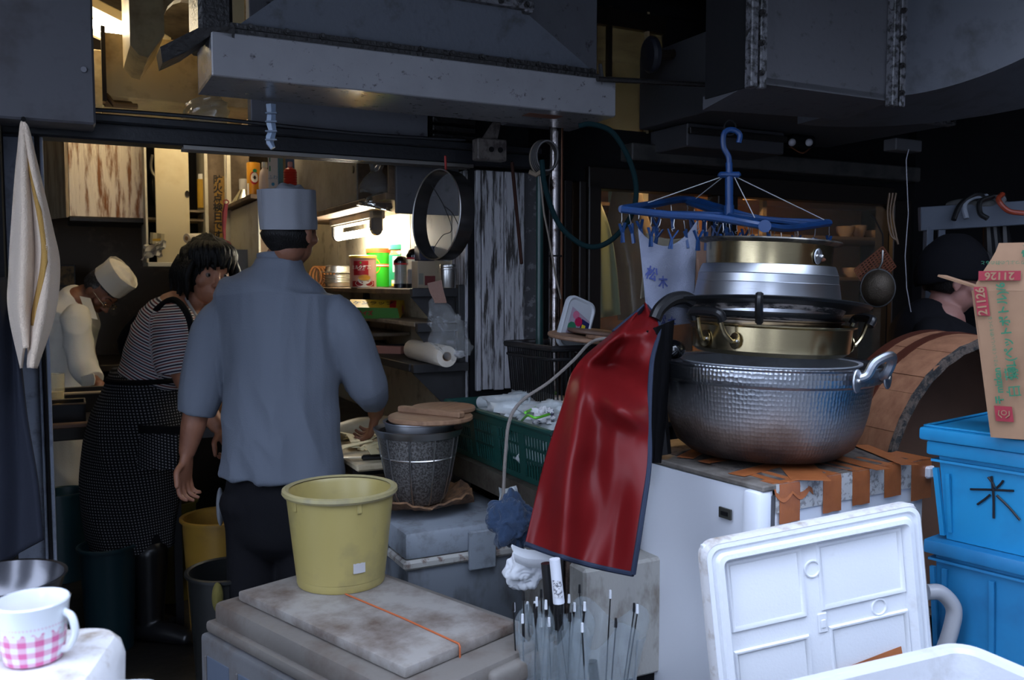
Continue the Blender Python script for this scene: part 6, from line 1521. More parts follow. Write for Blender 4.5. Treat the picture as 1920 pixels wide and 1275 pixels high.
ob('clip_handle', G().tube(crv([d*.282+V((0, 0, .065)), d*.29+V((0, 0, .045)), d*.27+V((0, 0, .015)), d*.245+V((0, 0, -.005))], 5), .011, 8), m_black, p5)
zE = zz_(573, .21); zF = zz_(495, .195)
p6 = T('aluminium_pot', 'bare aluminium pot with scribed rings standing on the black iron pan', 'pot', V((pcn.x+.0, pcn.y, zD-.03)), rot=(0, math.radians(2.2), 0))
HA = zF-(zD-.03)
ob('pot_body', G().lathe([(0, 0), (.205, 0), (.210, .006), (.209, .03), (.200, HA*.62), (.2005, HA*.63), (.1985, HA*.64), (.1965, HA*.8), (.198, HA*.81), (.1955, HA*.82), (.190, HA-.008), (.186, HA), (.184, HA), (.182, .01), (0, .006)], 96), m_al, p6)
zH = zz_(447, .19)
p7 = T('top_gold_pot', 'gold-toned pot with a flared dark rim topmost on the pot stack', 'pot', V((pcn.x+.002, pcn.y, zH-.13)), rot=(0, math.radians(3.0), 0))
ob('pot_body', G().lathe([(0, 0), (.165, 0), (.175, .01), (.178, .12), (.180, .126), (.172, .126), (.17, .012), (0, .006)], 96), m_gd, p7)
ob('rim', G().lathe([(.179, .120), (.196, .124), (.202, .129), (.200, .133), (.190, .131), (.172, .128)], 96), mt('sooty_rim', (.10, .095, .09), .4, .9, d=(.25, .23, .2), ds=12, dt=(.5, .6)), p7)
d = V((.50, -.87, 0)).normalized(); tn = V((-d.y, d.x, 0)); c_ = d*.179+V((0, 0, .088))
rp_ = ob('rivet_plate', G().lathe([(0, 0), (.015, 0), (.016, .002), (.014, .004), (0, .005)], 16, c_, zto(d), sy=1.4), m_alb, p7)
for k in (-1, 1): ob('rivet', G().sph(c_+tn*.010*k+d*.006, .0055, 10, 6), m_steel, rp_)
ob('rust_spot', G().sph(c_+tn*.018+V((0, 0, -.008))+d*.001, (.010, .004, .006), 10, 6), MATS['rust'], rp_)
# dark kettle knob parts seen left, between the pans
t = T('dark_pan_stack', 'black pan handles and dark lid edge poking out left of the gold pot', 'pan', P(1262, 650, 2.55))
ob('knob', G().sph(WL(t, P(1262, 655, 2.5)), (.035, .04, .028), 18, 12), mt('glossy_black_cap', (0, 0, 0)), t)
ob('grip', G().tube([WL(t, P(*k, 2.52)) for k in ((1240, 640), (1232, 690), (1232, 760), (1240, 850))], [.03, .028, .03, .03], 10), m_black, t)

# ================================================================ RED SHEET
rs = T('red_sheet', 'glossy red vinyl apron sheet with navy binding draped in front of the freezer', 'sheet', P(1090, 1050, 2.1))
# left edge and right edge as pixel curves with depth, parameter 0 top -> 1 bottom
LE = [(1208, 576, 2.50), (1140, 632, 2.44), (1078, 690, 2.36), (1055, 760, 2.27), (1026, 850, 2.20), (1003, 940, 2.15), (984, 1019, 2.10)]
RE = [(1212, 574, 2.50), (1236, 610, 2.42), (1222, 680, 2.30), (1217, 780, 2.20), (1217, 870, 2.12), (1202, 980, 2.05), (1187, 1076, 2.02)]
lc = crv(LE, 10); rc = crv(RE, 10)
def rsf(i, j):
    k = j*(len(lc)-1); a = int(min(k, len(lc)-2)); f = k-a
    l = lc[a].lerp(lc[a+1], f); r = rc[a].lerp(rc[a+1], f); p = l.lerp(r, i)
    env = 4*i*(1-i)
    px = p.x; py = p.y+math.sin(PI*i)*(-8*(1-j)+ (6*j**4)) 
    D = p.z
    fold = .030*math.exp(-((i-.28+.1*math.sin(j*4))/.10)**2)*sm(min(1, j*2))*-1 + .022*math.sin(9*i+3*math.sin(3*j))*j*.6
    n_ = noise.noise(V((i*2.2, j*4.5, 1.3))); n2 = noise.noise(V((i*3+5, j*7, 4.)))
    hump = -.06*math.exp(-((j-.44-.08*i)/.05)**2)*math.exp(-((i-.62)/.28)**2) + .045*math.exp(-((j-.33-.05*i)/.045)**2)*env-.035*math.exp(-((j-.20)/.05)**2)*env
    D += fold*1.5+hump*1.7+.08*n_*env*(1-j*.6)+.035*n2*env*(1-.6*j)+.010*math.sin(17*i+2.5*noise.noise(V((i*3, j*3, 9.))))*j*env
    return WL(rs, P(px, py, D))
g = G(); g.grid(rsf, 70, 120, .0025)
ob('vinyl', g, mt('red_vinyl', (.125, .006, .007), .40, bump=.15, bs=25, spec=.18), rs, ang=180)
mnav = mt('navy_binding', (.008, .016, .04), .8)
def edge(fn, n=60, r=.0065): return G().tube([fn(k/n) for k in range(n+1)], r, 8)
ob('binding', edge(lambda t_: rsf(t_, 1.0)+V((0, -.002, 0))), mnav, rs)
ob('binding', edge(lambda t_: rsf(1.0, t_)+V((0, -.001, 0))), mnav, rs)
ob('binding', edge(lambda t_: rsf(0.0, t_*.14)+V((0, -.001, 0)), 20, .008), mnav, rs)
# dark reverse flap at the top
g = G(); g.grid(lambda i, j: WL(rs, P(lerp(lerp(1180, 1210, j), lerp(1148, 1208, j), 1-i)-10*i*(1-j), lerp(636, 572, j)+8*i, 2.46+.03*i)), 8, 8, .004)
ob('reverse_flap', g, mnav, rs)
# black cloth side between sheet and pot
t = T('black_cloth', 'black cloth hanging between the red sheet and the hammered pot', 'cloth', P(1225, 850, 2.45))
g = G(); g.grid(lambda i, j: WL(t, P(lerp(1212, 1262-22*j, i), lerp(600, 868, j)+20*(1-j)*(1-i), lerp(2.34, 2.46, i)+.012*math.sin(12*i+4*j))), 12, 16, .004)
ob('cloth_body', g, mt('black_cloth', (.004, .004, .005), .9, spec=.08), t)
# ================================================================ PINCH HANGER
mbl = mt('hanger_blue', (.007, .042, .15), .4, d=(.01, .03, .08), ds=12, dt=(.5, .8))
hD = 2.80
ph = T('pinch_hanger', 'blue plastic laundry hanger with many pegs hanging over the pot stack', 'hanger', P(1367, 250, hD))
H = lambda px, py, D=hD: WL(ph, P(px, py, D))
ob('hook', G().tube(crv([H(1385, 268), H(1387, 252), H(1372, 243), H(1358, 250), H(1357, 275), H(1366, 294), H(1367, 310)], 6), .009, 8), mbl, ph)
ob('stem', G().cyl(H(1367, 305), H(1367, 328), .011, 12).cyl(H(1367, 322), H(1367, 392), .013, 12).cyl(H(1367, 385), H(1367, 405), .016, 12), mbl, ph)
ob('collar', G().box(H(1367, 328), (.07, .03, .018), .006), mbl, ph)
ob('metal_ring', G().tube([H(1369+11*math.cos(a), 240+14*math.sin(a)) for a in np.linspace(0, 2*PI, 14)[:-1]], .003, 6, closed=True), m_dark, ph)
# frame corners: near-left, near-right..., quadrilateral bent in the middle (folding frame)
c1, c2, c3, c4 = (1166, 392, 2.66), (1290, 375, 3.12), (1555, 418, 2.98), (1445, 420, 2.52)
fm_ = lambda a, b, t, sag=0: tuple(lerp(a[k], b[k], t)+(sag if k == 1 else 0)*4*t*(1-t) for k in range(3))
pth = [c1, fm_(c1, c2, .5, -1), (1288, 374, 3.1), (1345, 388, 3.0), (1370, 397, 2.92), (1440, 413, 2.90), c3]
ob('frame_bar', G().tube([H(*q) for q in crv(pth, 6)], .0125, 8), mbl, ph)
ob('frame_bar', G().tube([H(*q) for q in crv([c3, (1480, 428, 2.75), (1435, 424, 2.55), (1340, 408, 2.58), (1250, 402, 2.62), c1], 6)], .0115, 8), mbl, ph)
ob('cross_bar', G().tube([H(1290, 380, 3.08), H(1360, 402, 2.82), H(1434, 424, 2.56)], .010, 8), mbl, ph)
ob('cross_bar', G().tube([H(1215, 400, 2.68), H(1360, 402, 2.82), H(1520, 422, 2.93)], .009, 8), mbl, ph)
ob('joint_knob', G().cyl(H(1434, 424, 2.56), H(1434, 424, 2.52), .018, 16), mbl, ph)
for q in ((1215, 380, 2.8), (1305, 372, 3.05), (1545, 412, 2.95), (1415, 408, 2.6)):
    a = H(1358 if q[0] < 1360 else 1376, 330); ob('stay_string', G().tube([a, H(*q)], .0016, 5), mt('string_white', (.45, .46, .48), .6), ph)
# pegs: prototype with wire hook, two jaws
def peg():
    t = T('clothes_peg', 'x', 'peg', (0, 0, 0), 0, 'blue pegs on the laundry hanger')
    ob('wire_hook', G().tube([(0, 0, 0), (0, 0, -.018), (.004, 0, -.026), (-.004, 0, -.030), (0, 0, -.036)], .0016, 5), m_steel, t)
    for s_ in (-1, 1):
        ob('jaw', G().bar((s_*.016, 0, -.030), (s_*.001, 0, -.058), .008, .004).bar((s_*.001, 0, -.058), (s_*.004, 0, -.088), .008, .005), mbl, t, smooth=False)
    return t
_o = 'first second third fourth fifth sixth seventh eighth ninth tenth eleventh twelfth thirteenth fourteenth fifteenth sixteenth seventeenth eighteenth nineteenth twentieth'.split()
ORD = _o+['twenty-'+w for w in _o[:9]]+['thirtieth']+['thirty-'+w for w in _o[:9]]+['fortieth']+['forty-'+w for w in _o[:9]]
pg0 = peg(); used = False
loops = crv(pth, 6)+crv([c3, (1480, 428, 2.75), (1435, 424, 2.55), (1340, 408, 2.58), (1250, 402, 2.62), c1], 6)
random.seed(12)
spots = []
for q in range(0, len(loops)-1, 3): spots.append(loops[q]+V((0, 3, 0)))
for t_ in np.linspace(.08, .92, 7): spots.append(V((lerp(1290, 1434, t_), lerp(384, 428, t_), lerp(3.08, 2.56, t_))))
for t_ in np.linspace(.08, .92, 7): spots.append(V((lerp(1215, 1520, t_), lerp(404, 426, t_), lerp(2.68, 2.93, t_))))
spots.sort(key=lambda q: q.x)
for i, q in enumerate(spots):
    o = pg0 if not used else dup(pg0); used = True
    o.location = P(q.x, q.y, q.z)-V((0, 0, .008)); o.rotation_euler = (random.uniform(-.15, .15), random.uniform(-.2, .2), random.uniform(0, 3))
    relabel(o, 'blue plastic peg, %s from the left end of the laundry hanger' % ORD[i])
# towels clipped on the hanger
def cloth(name, label, TL, TR, BR, BL, mat, sag=.0, fold=.012, nf=3, th=.003, seed=0, D0=2.7, cat='towel', nu=40, nv=50, hem=None):
    t = T(name, label, cat, P(*TL[:2], TL[2]))
    def f(i, j):
        a = [lerp(TL[k], TR[k], i) for k in range(3)]; b = [lerp(BL[k], BR[k], i) for k in range(3)]
        p = [lerp(a[k], b[k], j) for k in range(3)]
        p[1] += sag*4*i*(1-i)*(1-j)**1.5
        p[2] += fold*math.sin(nf*PI*2*i+2.5*j+seed)*(.4+.6*j)+.02*noise.noise(V((i*3, j*3, seed)))
        return WL(t, P(*p))
    g = G(); g.grid(f, nu, nv, th); ob('cloth_body', g, mat, t, ang=180); return t, f
m_lav = mt('lavender_terry', (.22, .24, .32), .95, bump=.5, bs=260, sheen=.3)
t, f = cloth('hanging_towel', 'pale lavender towel with blue ink characters pegged on the laundry hanger', (1196, 428, 2.66), (1306, 414, 2.74), (1300, 605, 2.74), (1215, 616, 2.66), m_lav, sag=40, fold=.010, nf=1.5, seed=1)
mi = mt('towel_ink', (.05, .07, .24), .9)
for ch, i, j in (('松', .16, .42), ('木', .36, .50), ('松', .30, .93), ('木', .50, .96)):
    c_ = f(i, j); dx = f(i+.05, j)-f(i-.05, j); dy = f(i, j-.02)-f(i, j+.02); n_ = dx.cross(dy).normalized(); n_ = -n_ if n_.y > 0 else n_
    txt(ch, .042 if j < .8 else .03, mi, t, frame(dx, n=n_, at=c_+n_*.006), bold=.001)
cloth('hanging_towel', 'dull grey-brown cloth pegged behind the lavender towel', (1212, 436, 2.86), (1300, 440, 2.90), (1296, 560, 2.9), (1200, 560, 2.86), mt('taupe_cloth', (.17, .15, .11), .95, bump=.3, bs=200), sag=10, nf=2, seed=3)
cloth('hanging_towel', 'brownish peach cloth pegged between the lavender towel and the top pot', (1303, 436, 2.84), (1332, 424, 2.86), (1330, 585, 2.86), (1300, 585, 2.84), mt('peach_cloth', (.34, .20, .14), .95, bump=.3, bs=200), sag=8, nf=1, seed=2)

# ================================================================ HOSES, PIPES and bits on the pillar
mh = mt('teal_hose', (.004, .014, .016), .8, spec=.06)
t = T('rubber_hose', 'thick dark teal hose hanging in a big loop beside the chrome pipe', 'hose', P(1100, 240, 2.75))
pts = [(1085, 236), (1110, 233), (1148, 248), (1180, 300), (1193, 355), (1183, 405), (1150, 447), (1115, 463), (1080, 452), (1045, 415), (1022, 350), (1016, 300)]
ob('hose_body', G().tube([WL(t, P(x, y, 2.78-.10*math.sin(i))) for i, (x, y) in enumerate(crv([(*q, 0) for q in pts], 8) and [(v.x, v.y) for v in crv([(q[0], q[1], 0) for q in pts], 8)])][:0] or [WL(t, P(v.x, v.y, 2.78)) for v in crv([(q[0], q[1], 0) for q in pts], 8)], .0085, 10), mh, t)
t = T('cable_coil', 'coil of dark cable tied up beside the top of the chrome pipe', 'cable', P(1020, 296, 3.0))
for k in range(5): ob('loop', G().tube([WL(t, P(1018+2*k+(24-k)*math.cos(a), 296+(32-k)*math.sin(a)-k, 2.98-.012*k)) for a in np.linspace(0, 2*PI, 26)[:-1]], .0045, 6, closed=True), mt('cable_%s' % ('pale' if k == 0 else 'dark'), (.10, .08, .06) if k == 0 else (.02, .018, .018), .5), t)
ob('tie', G().tube([WL(t, P(*q, 2.94)) for q in ((992, 322), (1005, 328), (1015, 322))], .008, 8), mt('tie_buff', (.12, .09, .06), .6), t)
ob('hanging_end', G().tube([WL(t, P(*q, 2.95)) for q in ((1013, 330), (1020, 400), (1030, 450), (1042, 520), (1052, 560))], .0035, 6), mt('cable_pale', (.10, .08, .06), .5), t)
t = T('chrome_pipe', 'shiny vertical steel pipe with a clamp beside the window frame', 'pipe', P(1041, 700, 3.12))
a, b = WL(t, P(1041, 235, 3.12)), WL(t, P(1041, 235, 3.12)); b = V((a.x, a.y, WL(t, P(1041, 860, 3.12)).z))
ob('pipe_body', G().cyl(b, a, .021, 20), mt('pipe_chrome', (.36, .33, .32), .22, 1., d=(.06, .04, .03), ds=12, dt=(.52, .62), bump=.3, bs=30), t)
ob('clamp', G().lathe([(.022, -.003), (.024, -.003), (.024, .003), (.022, .003)], 20, WL(t, P(1041, 480, 3.12))), m_dark, t)
t = T('copper_pipe', 'thin dull copper pipe running beside the steel pipe', 'pipe', P(1052, 700, 3.10))
a = WL(t, P(1052, 240, 3.14)); ob('pipe_body', G().cyl((a.x, a.y, a.z-1.05), a, .008, 12), mt('dull_copper', (.26, .12, .07), .4, .7), t)
t = T('green_pipe', 'dark green painted pipe between the pillar and the steel pipe', 'pipe', P(1014, 700, 3.06))
a = WL(t, P(1012, 330, 3.06)); ob('pipe_body', G().cyl((a.x, a.y, a.z-1.5), a, .013, 12), mt('dark_green_paint', (.006, .028, .026), .35), t)
t = T('wooden_stick', 'dark reddish wooden stick leaning beside the pillar', 'stick', P(962, 300, 3.15))
ob('shaft', G().bar(WL(t, P(960, 305, 3.12)), WL(t, P(978, 495, 3.08)), .026, .012, .003), mt('red_brown_wood', (.025, .010, .007), .7, spec=.1), t, smooth=False)
ob('wall_hook', G().b2(WL(t, P(958, 300, 3.12)), WL(t, P(962, 309, 3.22)), .001), m_dark, t, smooth=False)
t = T('outlet_box', 'grimy switch box with two round dials above the pillar', 'box', P(918, 282, 3.16), PHI)
w_ = .115
ob('housing', G().box((0, 0, 0), (w_, .05, .075), .004), mt('grimy_box', (.11, .095, .085), .6, d=(.04, .03, .03), ds=30, dt=(.45, .6)), t)
for x in (-.005, .03): ob('dial', G().lathe([(0, .004), (.009, .004), (.010, 0)], 14, (x, -.025, .0), zto((0, -1, 0))), m_dark, t)
ob('bracket', G().add([(-.03, .0, .037), (.03, 0, .037), (.045, 0, .10), (.015, 0, .10), (-.03, .01, .037), (.03, .01, .037), (.045, .01, .10), (.015, .01, .10)], [(0, 1, 2, 3), (7, 6, 5, 4), (0, 4, 5, 1), (1, 5, 6, 2), (2, 6, 7, 3), (3, 7, 4, 0)]), MATS['grimy_box'], t, smooth=False)
t = T('light_blue_clip', 'pale blue notched plastic clip strip hanging below the white hood', 'clip', P(508, 235, 2.62))
ob('strip', G().tube([WL(t, P(*k, 2.62)) for k in ((508, 196), (509, 215), (508, 232), (511, 245), (507, 258), (506, 268), (512, 278))], [.016, .014, .015, .013, .015, .012, .008], 6), mt('clip_blue', (.25, .33, .45), .35), t, smooth=False)
for y in (212, 228, 246, 262): ob('notch', G().box(WL(t, P(509, y, 2.60)), (.034, .012, .004)), mt('clip_dark', (.1, .14, .2), .4), t, smooth=False)
clearbag('hanging_bag_left', 'clear bag with a blue patch stuffed behind the left end of the hood', [P(378, 186, 3.3), P(384, 205, 3.3), P(392, 225, 3.3), P(398, 244, 3.3)], [.055, .085, .075, .05], film('warm_film', (.42, .36, .24), .5, .15, 1., 12), seed=7, wr=.2)

# ================================================================ SIDE ROOM seen through the window
sr = roomthing('steel_rack', 'stainless steel rack with warm reflections behind the right window pane', 'rack')
m_wst = mt('warm_stainless', (.55, .42, .28), .3, .6, bump=.15, bs=12)
r0, r1 = PV(1385, 450, 4.1)[0], PV(1664, 450, 4.1)[0]
for z in (PV(1500, 445, 4.1)[2], PV(1500, 520, 4.1)[2], PV(1500, 590, 4.1)[2], PV(1500, 370, 4.1)[2]):
    ob('rack_shelf', G().b2((r0, 3.9, z-.02), (r1+.2, 4.5, z), .003), m_wst, sr, smooth=False)
ob('back_sheet', G().b2((r0, 4.5, .8), (r1+.2, 4.52, 2.0)), mt('copper_sheet', (.55, .28, .10), .4, .3, bump=.3, bs=6), sr, smooth=False)
for u in (r0, r1+.16): ob('rack_post', G().b2((u, 3.9, 0), (u+.03, 3.93, 2.0)), m_wst, sr, smooth=False)
t = T('folded_paper', 'cream sheet with a red mark lying on the highest rack shelf behind the window', 'paper', R(PV(1430, 360, 3.9)[0], 3.86, PV(1430, 372, 3.9)[2]), PHI)
ob('sheet', G().grid(lambda i, j: (lerp(-.18, .22, i), .0, .03+lerp(-.05, .055, j)+.02*i), 8, 4, .003), mt('cream_sheet', (.6, .42, .24), .7), t)
ob('red_mark', G().grid(lambda i, j: (lerp(.0, .10, i), -.005, .05+.02*math.sin(3*i)+.008*j), 8, 2, .002), m_red, t)
zsh = PV(1500, 445, 4.1)[2]; zsh2 = PV(1500, 520, 4.1)[2]
k = 0
for zz0, lst in ((zsh, ((1585, .06, .07), (1640, .075, .05), (1610, .05, .08))), (zsh2, ((1600, .07, .06), (1650, .06, .07)))):
    for px, r, h in lst:
        u = PV(px, 450, 4.02)[0]
        t = T('glass_bowl', ['left glass bowl on the upper rack shelf', 'right glass bowl on the upper rack shelf', 'middle glass jar on the upper rack shelf', 'left bowl on the lower rack shelf', 'right bowl on the lower rack shelf'][k], 'bowl', R(u, 4.02, zz0+.001), 0, 'glass bowls on the steel rack'); k += 1
        ob('bowl_body', G().lathe([(0, 0), (r*.5, 0), (r*.9, h*.5), (r, h), (r*.95, h), (r*.85, h*.5), (r*.45, .006), (0, .006)], 24), film('bowl_glass', (.6, .5, .4), .45, .1, .2, 10), t)
def hangcover(name, label, pts_, D, mat, seed):
    t = T(name, label, 'garment', P(pts_[0][0], pts_[0][1], D))
    L_, R_ = [q[:2] for q in pts_[1]], [q[:2] for q in pts_[2]]
    lc = crv([(x, y, 0) for x, y in L_], 6); rc_ = crv([(x, y, 0) for x, y in R_], 6); n = min(len(lc), len(rc_))
    g = G(); g.grid(lambda i, j: WL(t, P(lerp(lc[int(j*(n-1))].x, rc_[int(j*(n-1))].x, i), lerp(lc[int(j*(n-1))].y, rc_[int(j*(n-1))].y, i), D+.05*math.sin(i*9+seed)*j-.12*math.sin(PI*i)*(.3+j))), 30, n-1, .004)
    ob('cover', g, mat, t, ang=180); return t
hangcover('covered_garment', 'pale green film-covered garment behind the left window pane', ((1118, 380),  [(1118, 372), (1105, 430), (1100, 500), (1098, 600)], [(1122, 372), (1143, 430), (1155, 500), (1163, 590)]), 4.15, film('green_film', (.26, .36, .22), .8, .3, .6, 10), 1)
hangcover('covered_garment', 'brownish film-covered garment hanging right of the pale green one', ((1160, 350),  [(1150, 352), (1140, 420), (1150, 500), (1160, 600)], [(1200, 352), (1222, 430), (1260, 500), (1270, 600)]), 4.4, film('tan_film', (.20, .16, .10), .85, .3, .6, 10), 3)
hangcover('covered_garment', 'pale film bag showing in the narrow gap of the window frame', ((1070, 350),  [(1060, 350), (1058, 400), (1056, 500), (1056, 600)], [(1090, 350), (1092, 400), (1094, 500), (1094, 600)]), 3.9, film('pale_film', (.45, .42, .33), .8, .25, .9, 16), 5)
t = T('small_box', 'white box on a high ledge behind the left window pane', 'box', R(PV(1190, 370, 4.6)[0], 4.6, PV(1190, 385, 4.6)[2]), PHI)
ob('box_body', G().box((0, 0, .05), (.14, .1, .10), .003), mt('box_pale', (.6, .6, .5), .6), t); ob('blue_box_side', G().box((-.12, 0, .055), (.09, .1, .11), .003), mt('box_bluegreen', (.2, .4, .42), .6), t)
o = roomthing('high_ledge', 'ledge carrying boxes behind the left window pane', 'shelf')
ob('ledge_board', G().b2((1.6, 4.5, PV(1190, 385, 4.6)[2]-.02), (3.2, 4.8, PV(1190, 385, 4.6)[2])), m_wood, o, smooth=False)
# strainers and grill hung at the right window jamb
t = T('wire_grill', 'reddish wire grill basket hanging at the right window jamb', 'grill', P(1655, 458, 3.4))
c_ = [P(1655, 462, 3.40), P(1602, 506, 3.40), P(1625, 545, 3.40), P(1680, 500, 3.42)]
g = G()
for k in range(11):
    f_ = k/10; g.tube([WL(t, c_[0].lerp(c_[1], f_)), WL(t, c_[3].lerp(c_[2], f_))], .0028, 5); g.tube([WL(t, c_[0].lerp(c_[3], f_)), WL(t, c_[1].lerp(c_[2], f_))], .0028, 5)
o = ob('wire_mesh', g, mt('rusty_wire', (.20, .07, .04), .5, .5), t); o['kind'] = 'stuff'
ob('hanging_hook', G().tube([WL(t, P(*q, 3.4)) for q in ((1655, 462), (1655, 440), (1640, 410), (1632, 402))], .003, 5), m_dark, t)
t = T('round_strainer', 'round mesh strainer hanging below the wire grill', 'strainer', P(1646, 540, 3.3))
ob('mesh_bowl', G().lathe([(.0, .045), (.04, .038), (.06, .022), (.070, 0), (.068, 0), (.058, .02), (.038, .035), (0, .042)], 32, (0, 0, 0), zto((-.3, -.9, .05)), sx=.85), mt('strainer_mesh', (.07, .055, .04), .45, .6, bump=.6, bs=250), t)
ob('rim', G().tube([zto((-.3, -.9, .05)) @ V((.07*.85*math.cos(a), .07*math.sin(a), 0)) for a in np.linspace(0, 2*PI, 30)[:-1]], .004, 6, closed=True), m_grey, t)
ob('handle', G().tube([(0.0, 0, .068), WL(t, P(1654, 492, 3.33)), WL(t, P(1655, 470, 3.35))], .004, 6), m_steel, t)
t = T('cable_bundle', 'brown cables hanging down the right window jamb', 'cable', P(1672, 400, 3.45))
for k in range(3): ob('cable', G().tube(crv([WL(t, P(1668+6*k, 362, 3.45)), WL(t, P(1664+5*k, 400, 3.45)), WL(t, P(1670+5*k, 440, 3.44)), WL(t, P(1684, 452+3*k, 3.43))], 6), .004, 6), mt('cable_brown', (.10, .055, .025), .5), t)

# ================================================================ BACK FRAME with umbrella handles (right)
fr2 = T('umbrella_rack', 'blue-grey steel rack frame carrying hooked umbrella handles at right', 'rack', P(1725, 640, 3.75), math.radians(8))
FB = lambda px, py, D=3.75: WL(fr2, P(px, py, D))
mfr = mt('blue_grey_steel', (.085, .10, .13), .45, bump=.1, bs=60)
a, b = FB(1724, 411), FB(1990, 395)
ob('top_rail', G().bar(a, b, .03, .10, .003), mfr, fr2, smooth=False)
for px in (1741, 1766): ob('post', G().bar(FB(px, 425), V((FB(px, 425).x, FB(px, 425).y, .0-fr2.location.z)), .03 if px < 1750 else .012, .03, .002), mfr, fr2, smooth=False)
hooks = [((1788, 412), (1800, 385), (1828, 365), (1850, 372), 'black', m_black), ((1812, 410), (1808, 385), (1824, 370), (1850, 368), 'grey', mt('handle_grey', (.20, .22, .26), .25)), ((1852, 410), (1838, 400), (1838, 378), (1862, 368), 'black', m_black), ((1920, 400), (1890, 395), (1872, 375), (1880, 364), 'reddish', mt('handle_red', (.30, .045, .02), .2, coat=.5))]
labs = ['leftmost black umbrella handle hooked over the steel frame', 'grey curved umbrella handle hooked over the steel frame', 'second black umbrella handle right of the grey one', 'glossy reddish brown umbrella handle at the right edge']
for k, h in enumerate(hooks):
    t = T('umbrella', labs[k], 'umbrella', P(h[0][0], h[0][1], 3.67))
    ob('crook_handle', G().tube(crv([WL(t, P(*q, 3.67+.02*i)) for i, q in enumerate(h[:4])], 6), .011, 10), h[5], t)
    ob('furled_canopy', G().tube([WL(t, P(h[3][0], h[3][1], 3.85)), WL(t, P(h[3][0]+6, 480, 3.86)), WL(t, P(h[3][0]+8, 640, 3.87))], [.012, .03, .012], 10), m_black, t)
t = T('faceted_cup', 'pale faceted plastic cup on top of the steel frame', 'cup', P(1872, 384, 3.75))
ob('cup_body', G().lathe([(0, 0), (.022, 0), (.034, .022), (.022, .040), (0, .04)], 6), mt('cup_dull', (.14, .14, .15), .4), t, smooth=False)
t = T('grey_bundle', 'dim grey bundle lying on the steel frame', 'bundle', P(1790, 384, 3.78))
ob('bundle_body', G().sph((0.1, 0, .0), (.14, .05, .03), 18, 10), mt('bundle_grey', (.07, .07, .07), .9, bump=1., bs=30), t)

# ================================================================ WOODEN TUB standing on its side
tubc = P(1856, 905, 2.90)
tw = T('wooden_tub', 'huge wooden sushi tub with dark copper hoops standing on its side', 'tub', tubc)
ax = V((-.42, .90, .02)).normalized(); QQ = zto(ax)
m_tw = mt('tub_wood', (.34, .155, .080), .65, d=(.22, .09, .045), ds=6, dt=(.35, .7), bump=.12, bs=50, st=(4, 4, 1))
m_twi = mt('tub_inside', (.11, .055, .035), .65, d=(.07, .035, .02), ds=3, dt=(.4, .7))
Rt = .485; dp = .27
n_st = 44
random.seed(8)
for k in range(n_st):
    a0, a1 = 2*PI*k/n_st+.0007, 2*PI*(k+1)/n_st-.0007; off = random.uniform(-.0015, .0015); vs = []
    for r, z in ((Rt-.02+off, 0), (Rt+off, 0), (Rt+.006+off, dp), (Rt-.016+off, dp)):
        for a in (a0, (a0+a1)/2, a1): vs.append(QQ @ V((r*math.cos(a), r*math.sin(a), z)))
    fs = []
    for e in range(4):
        f_ = (e+1) % 4
        for s_ in (0, 1): fs.append((e*3+s_, e*3+s_+1, f_*3+s_+1, f_*3+s_))
    fs += [(0, 3, 6, 9)[::-1], (2, 5, 8, 11)]
    ob('stave', G().add(vs, fs), m_tw, tw, ang=60)
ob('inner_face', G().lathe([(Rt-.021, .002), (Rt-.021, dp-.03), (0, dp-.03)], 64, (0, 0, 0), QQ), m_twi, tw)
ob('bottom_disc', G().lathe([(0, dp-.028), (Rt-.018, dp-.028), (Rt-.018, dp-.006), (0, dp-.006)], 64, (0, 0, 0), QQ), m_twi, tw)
mhp = mt('tub_hoop', (.10, .028, .016), .45, .3)
for z in (dp-.035, dp-.125): ob('hoop', G().lathe([(Rt+.001+.004*z, z), (Rt+.006+.004*z, z), (Rt+.008+.004*z, z+.035), (Rt+.003+.004*z, z+.035)], 72, (0, 0, 0), QQ), mhp, tw)
ob('charred_lip', G().lathe([(Rt-.024, -.003), (Rt+.002, -.003), (Rt+.003, .010), (Rt-.024, .010)], 72, (0, 0, 0), QQ, wob=lambda a, z: .002*math.sin(a*37)), mt('worn_lip', (.10, .075, .06), .8, d=(.02, .02, .02), ds=40, dt=(.45, .55), bump=1., bs=120), tw)
o = T('tub_stand', 'dark low stand behind the freezer carrying the wooden tub', 'stand', V((tubc.x, tubc.y, 0)), .4)
ob('stand_body', G().b2((-.30, -.02, 0), (.35, .40, max(.1, tubc.z-Rt-.01))), m_dark, o, smooth=False)

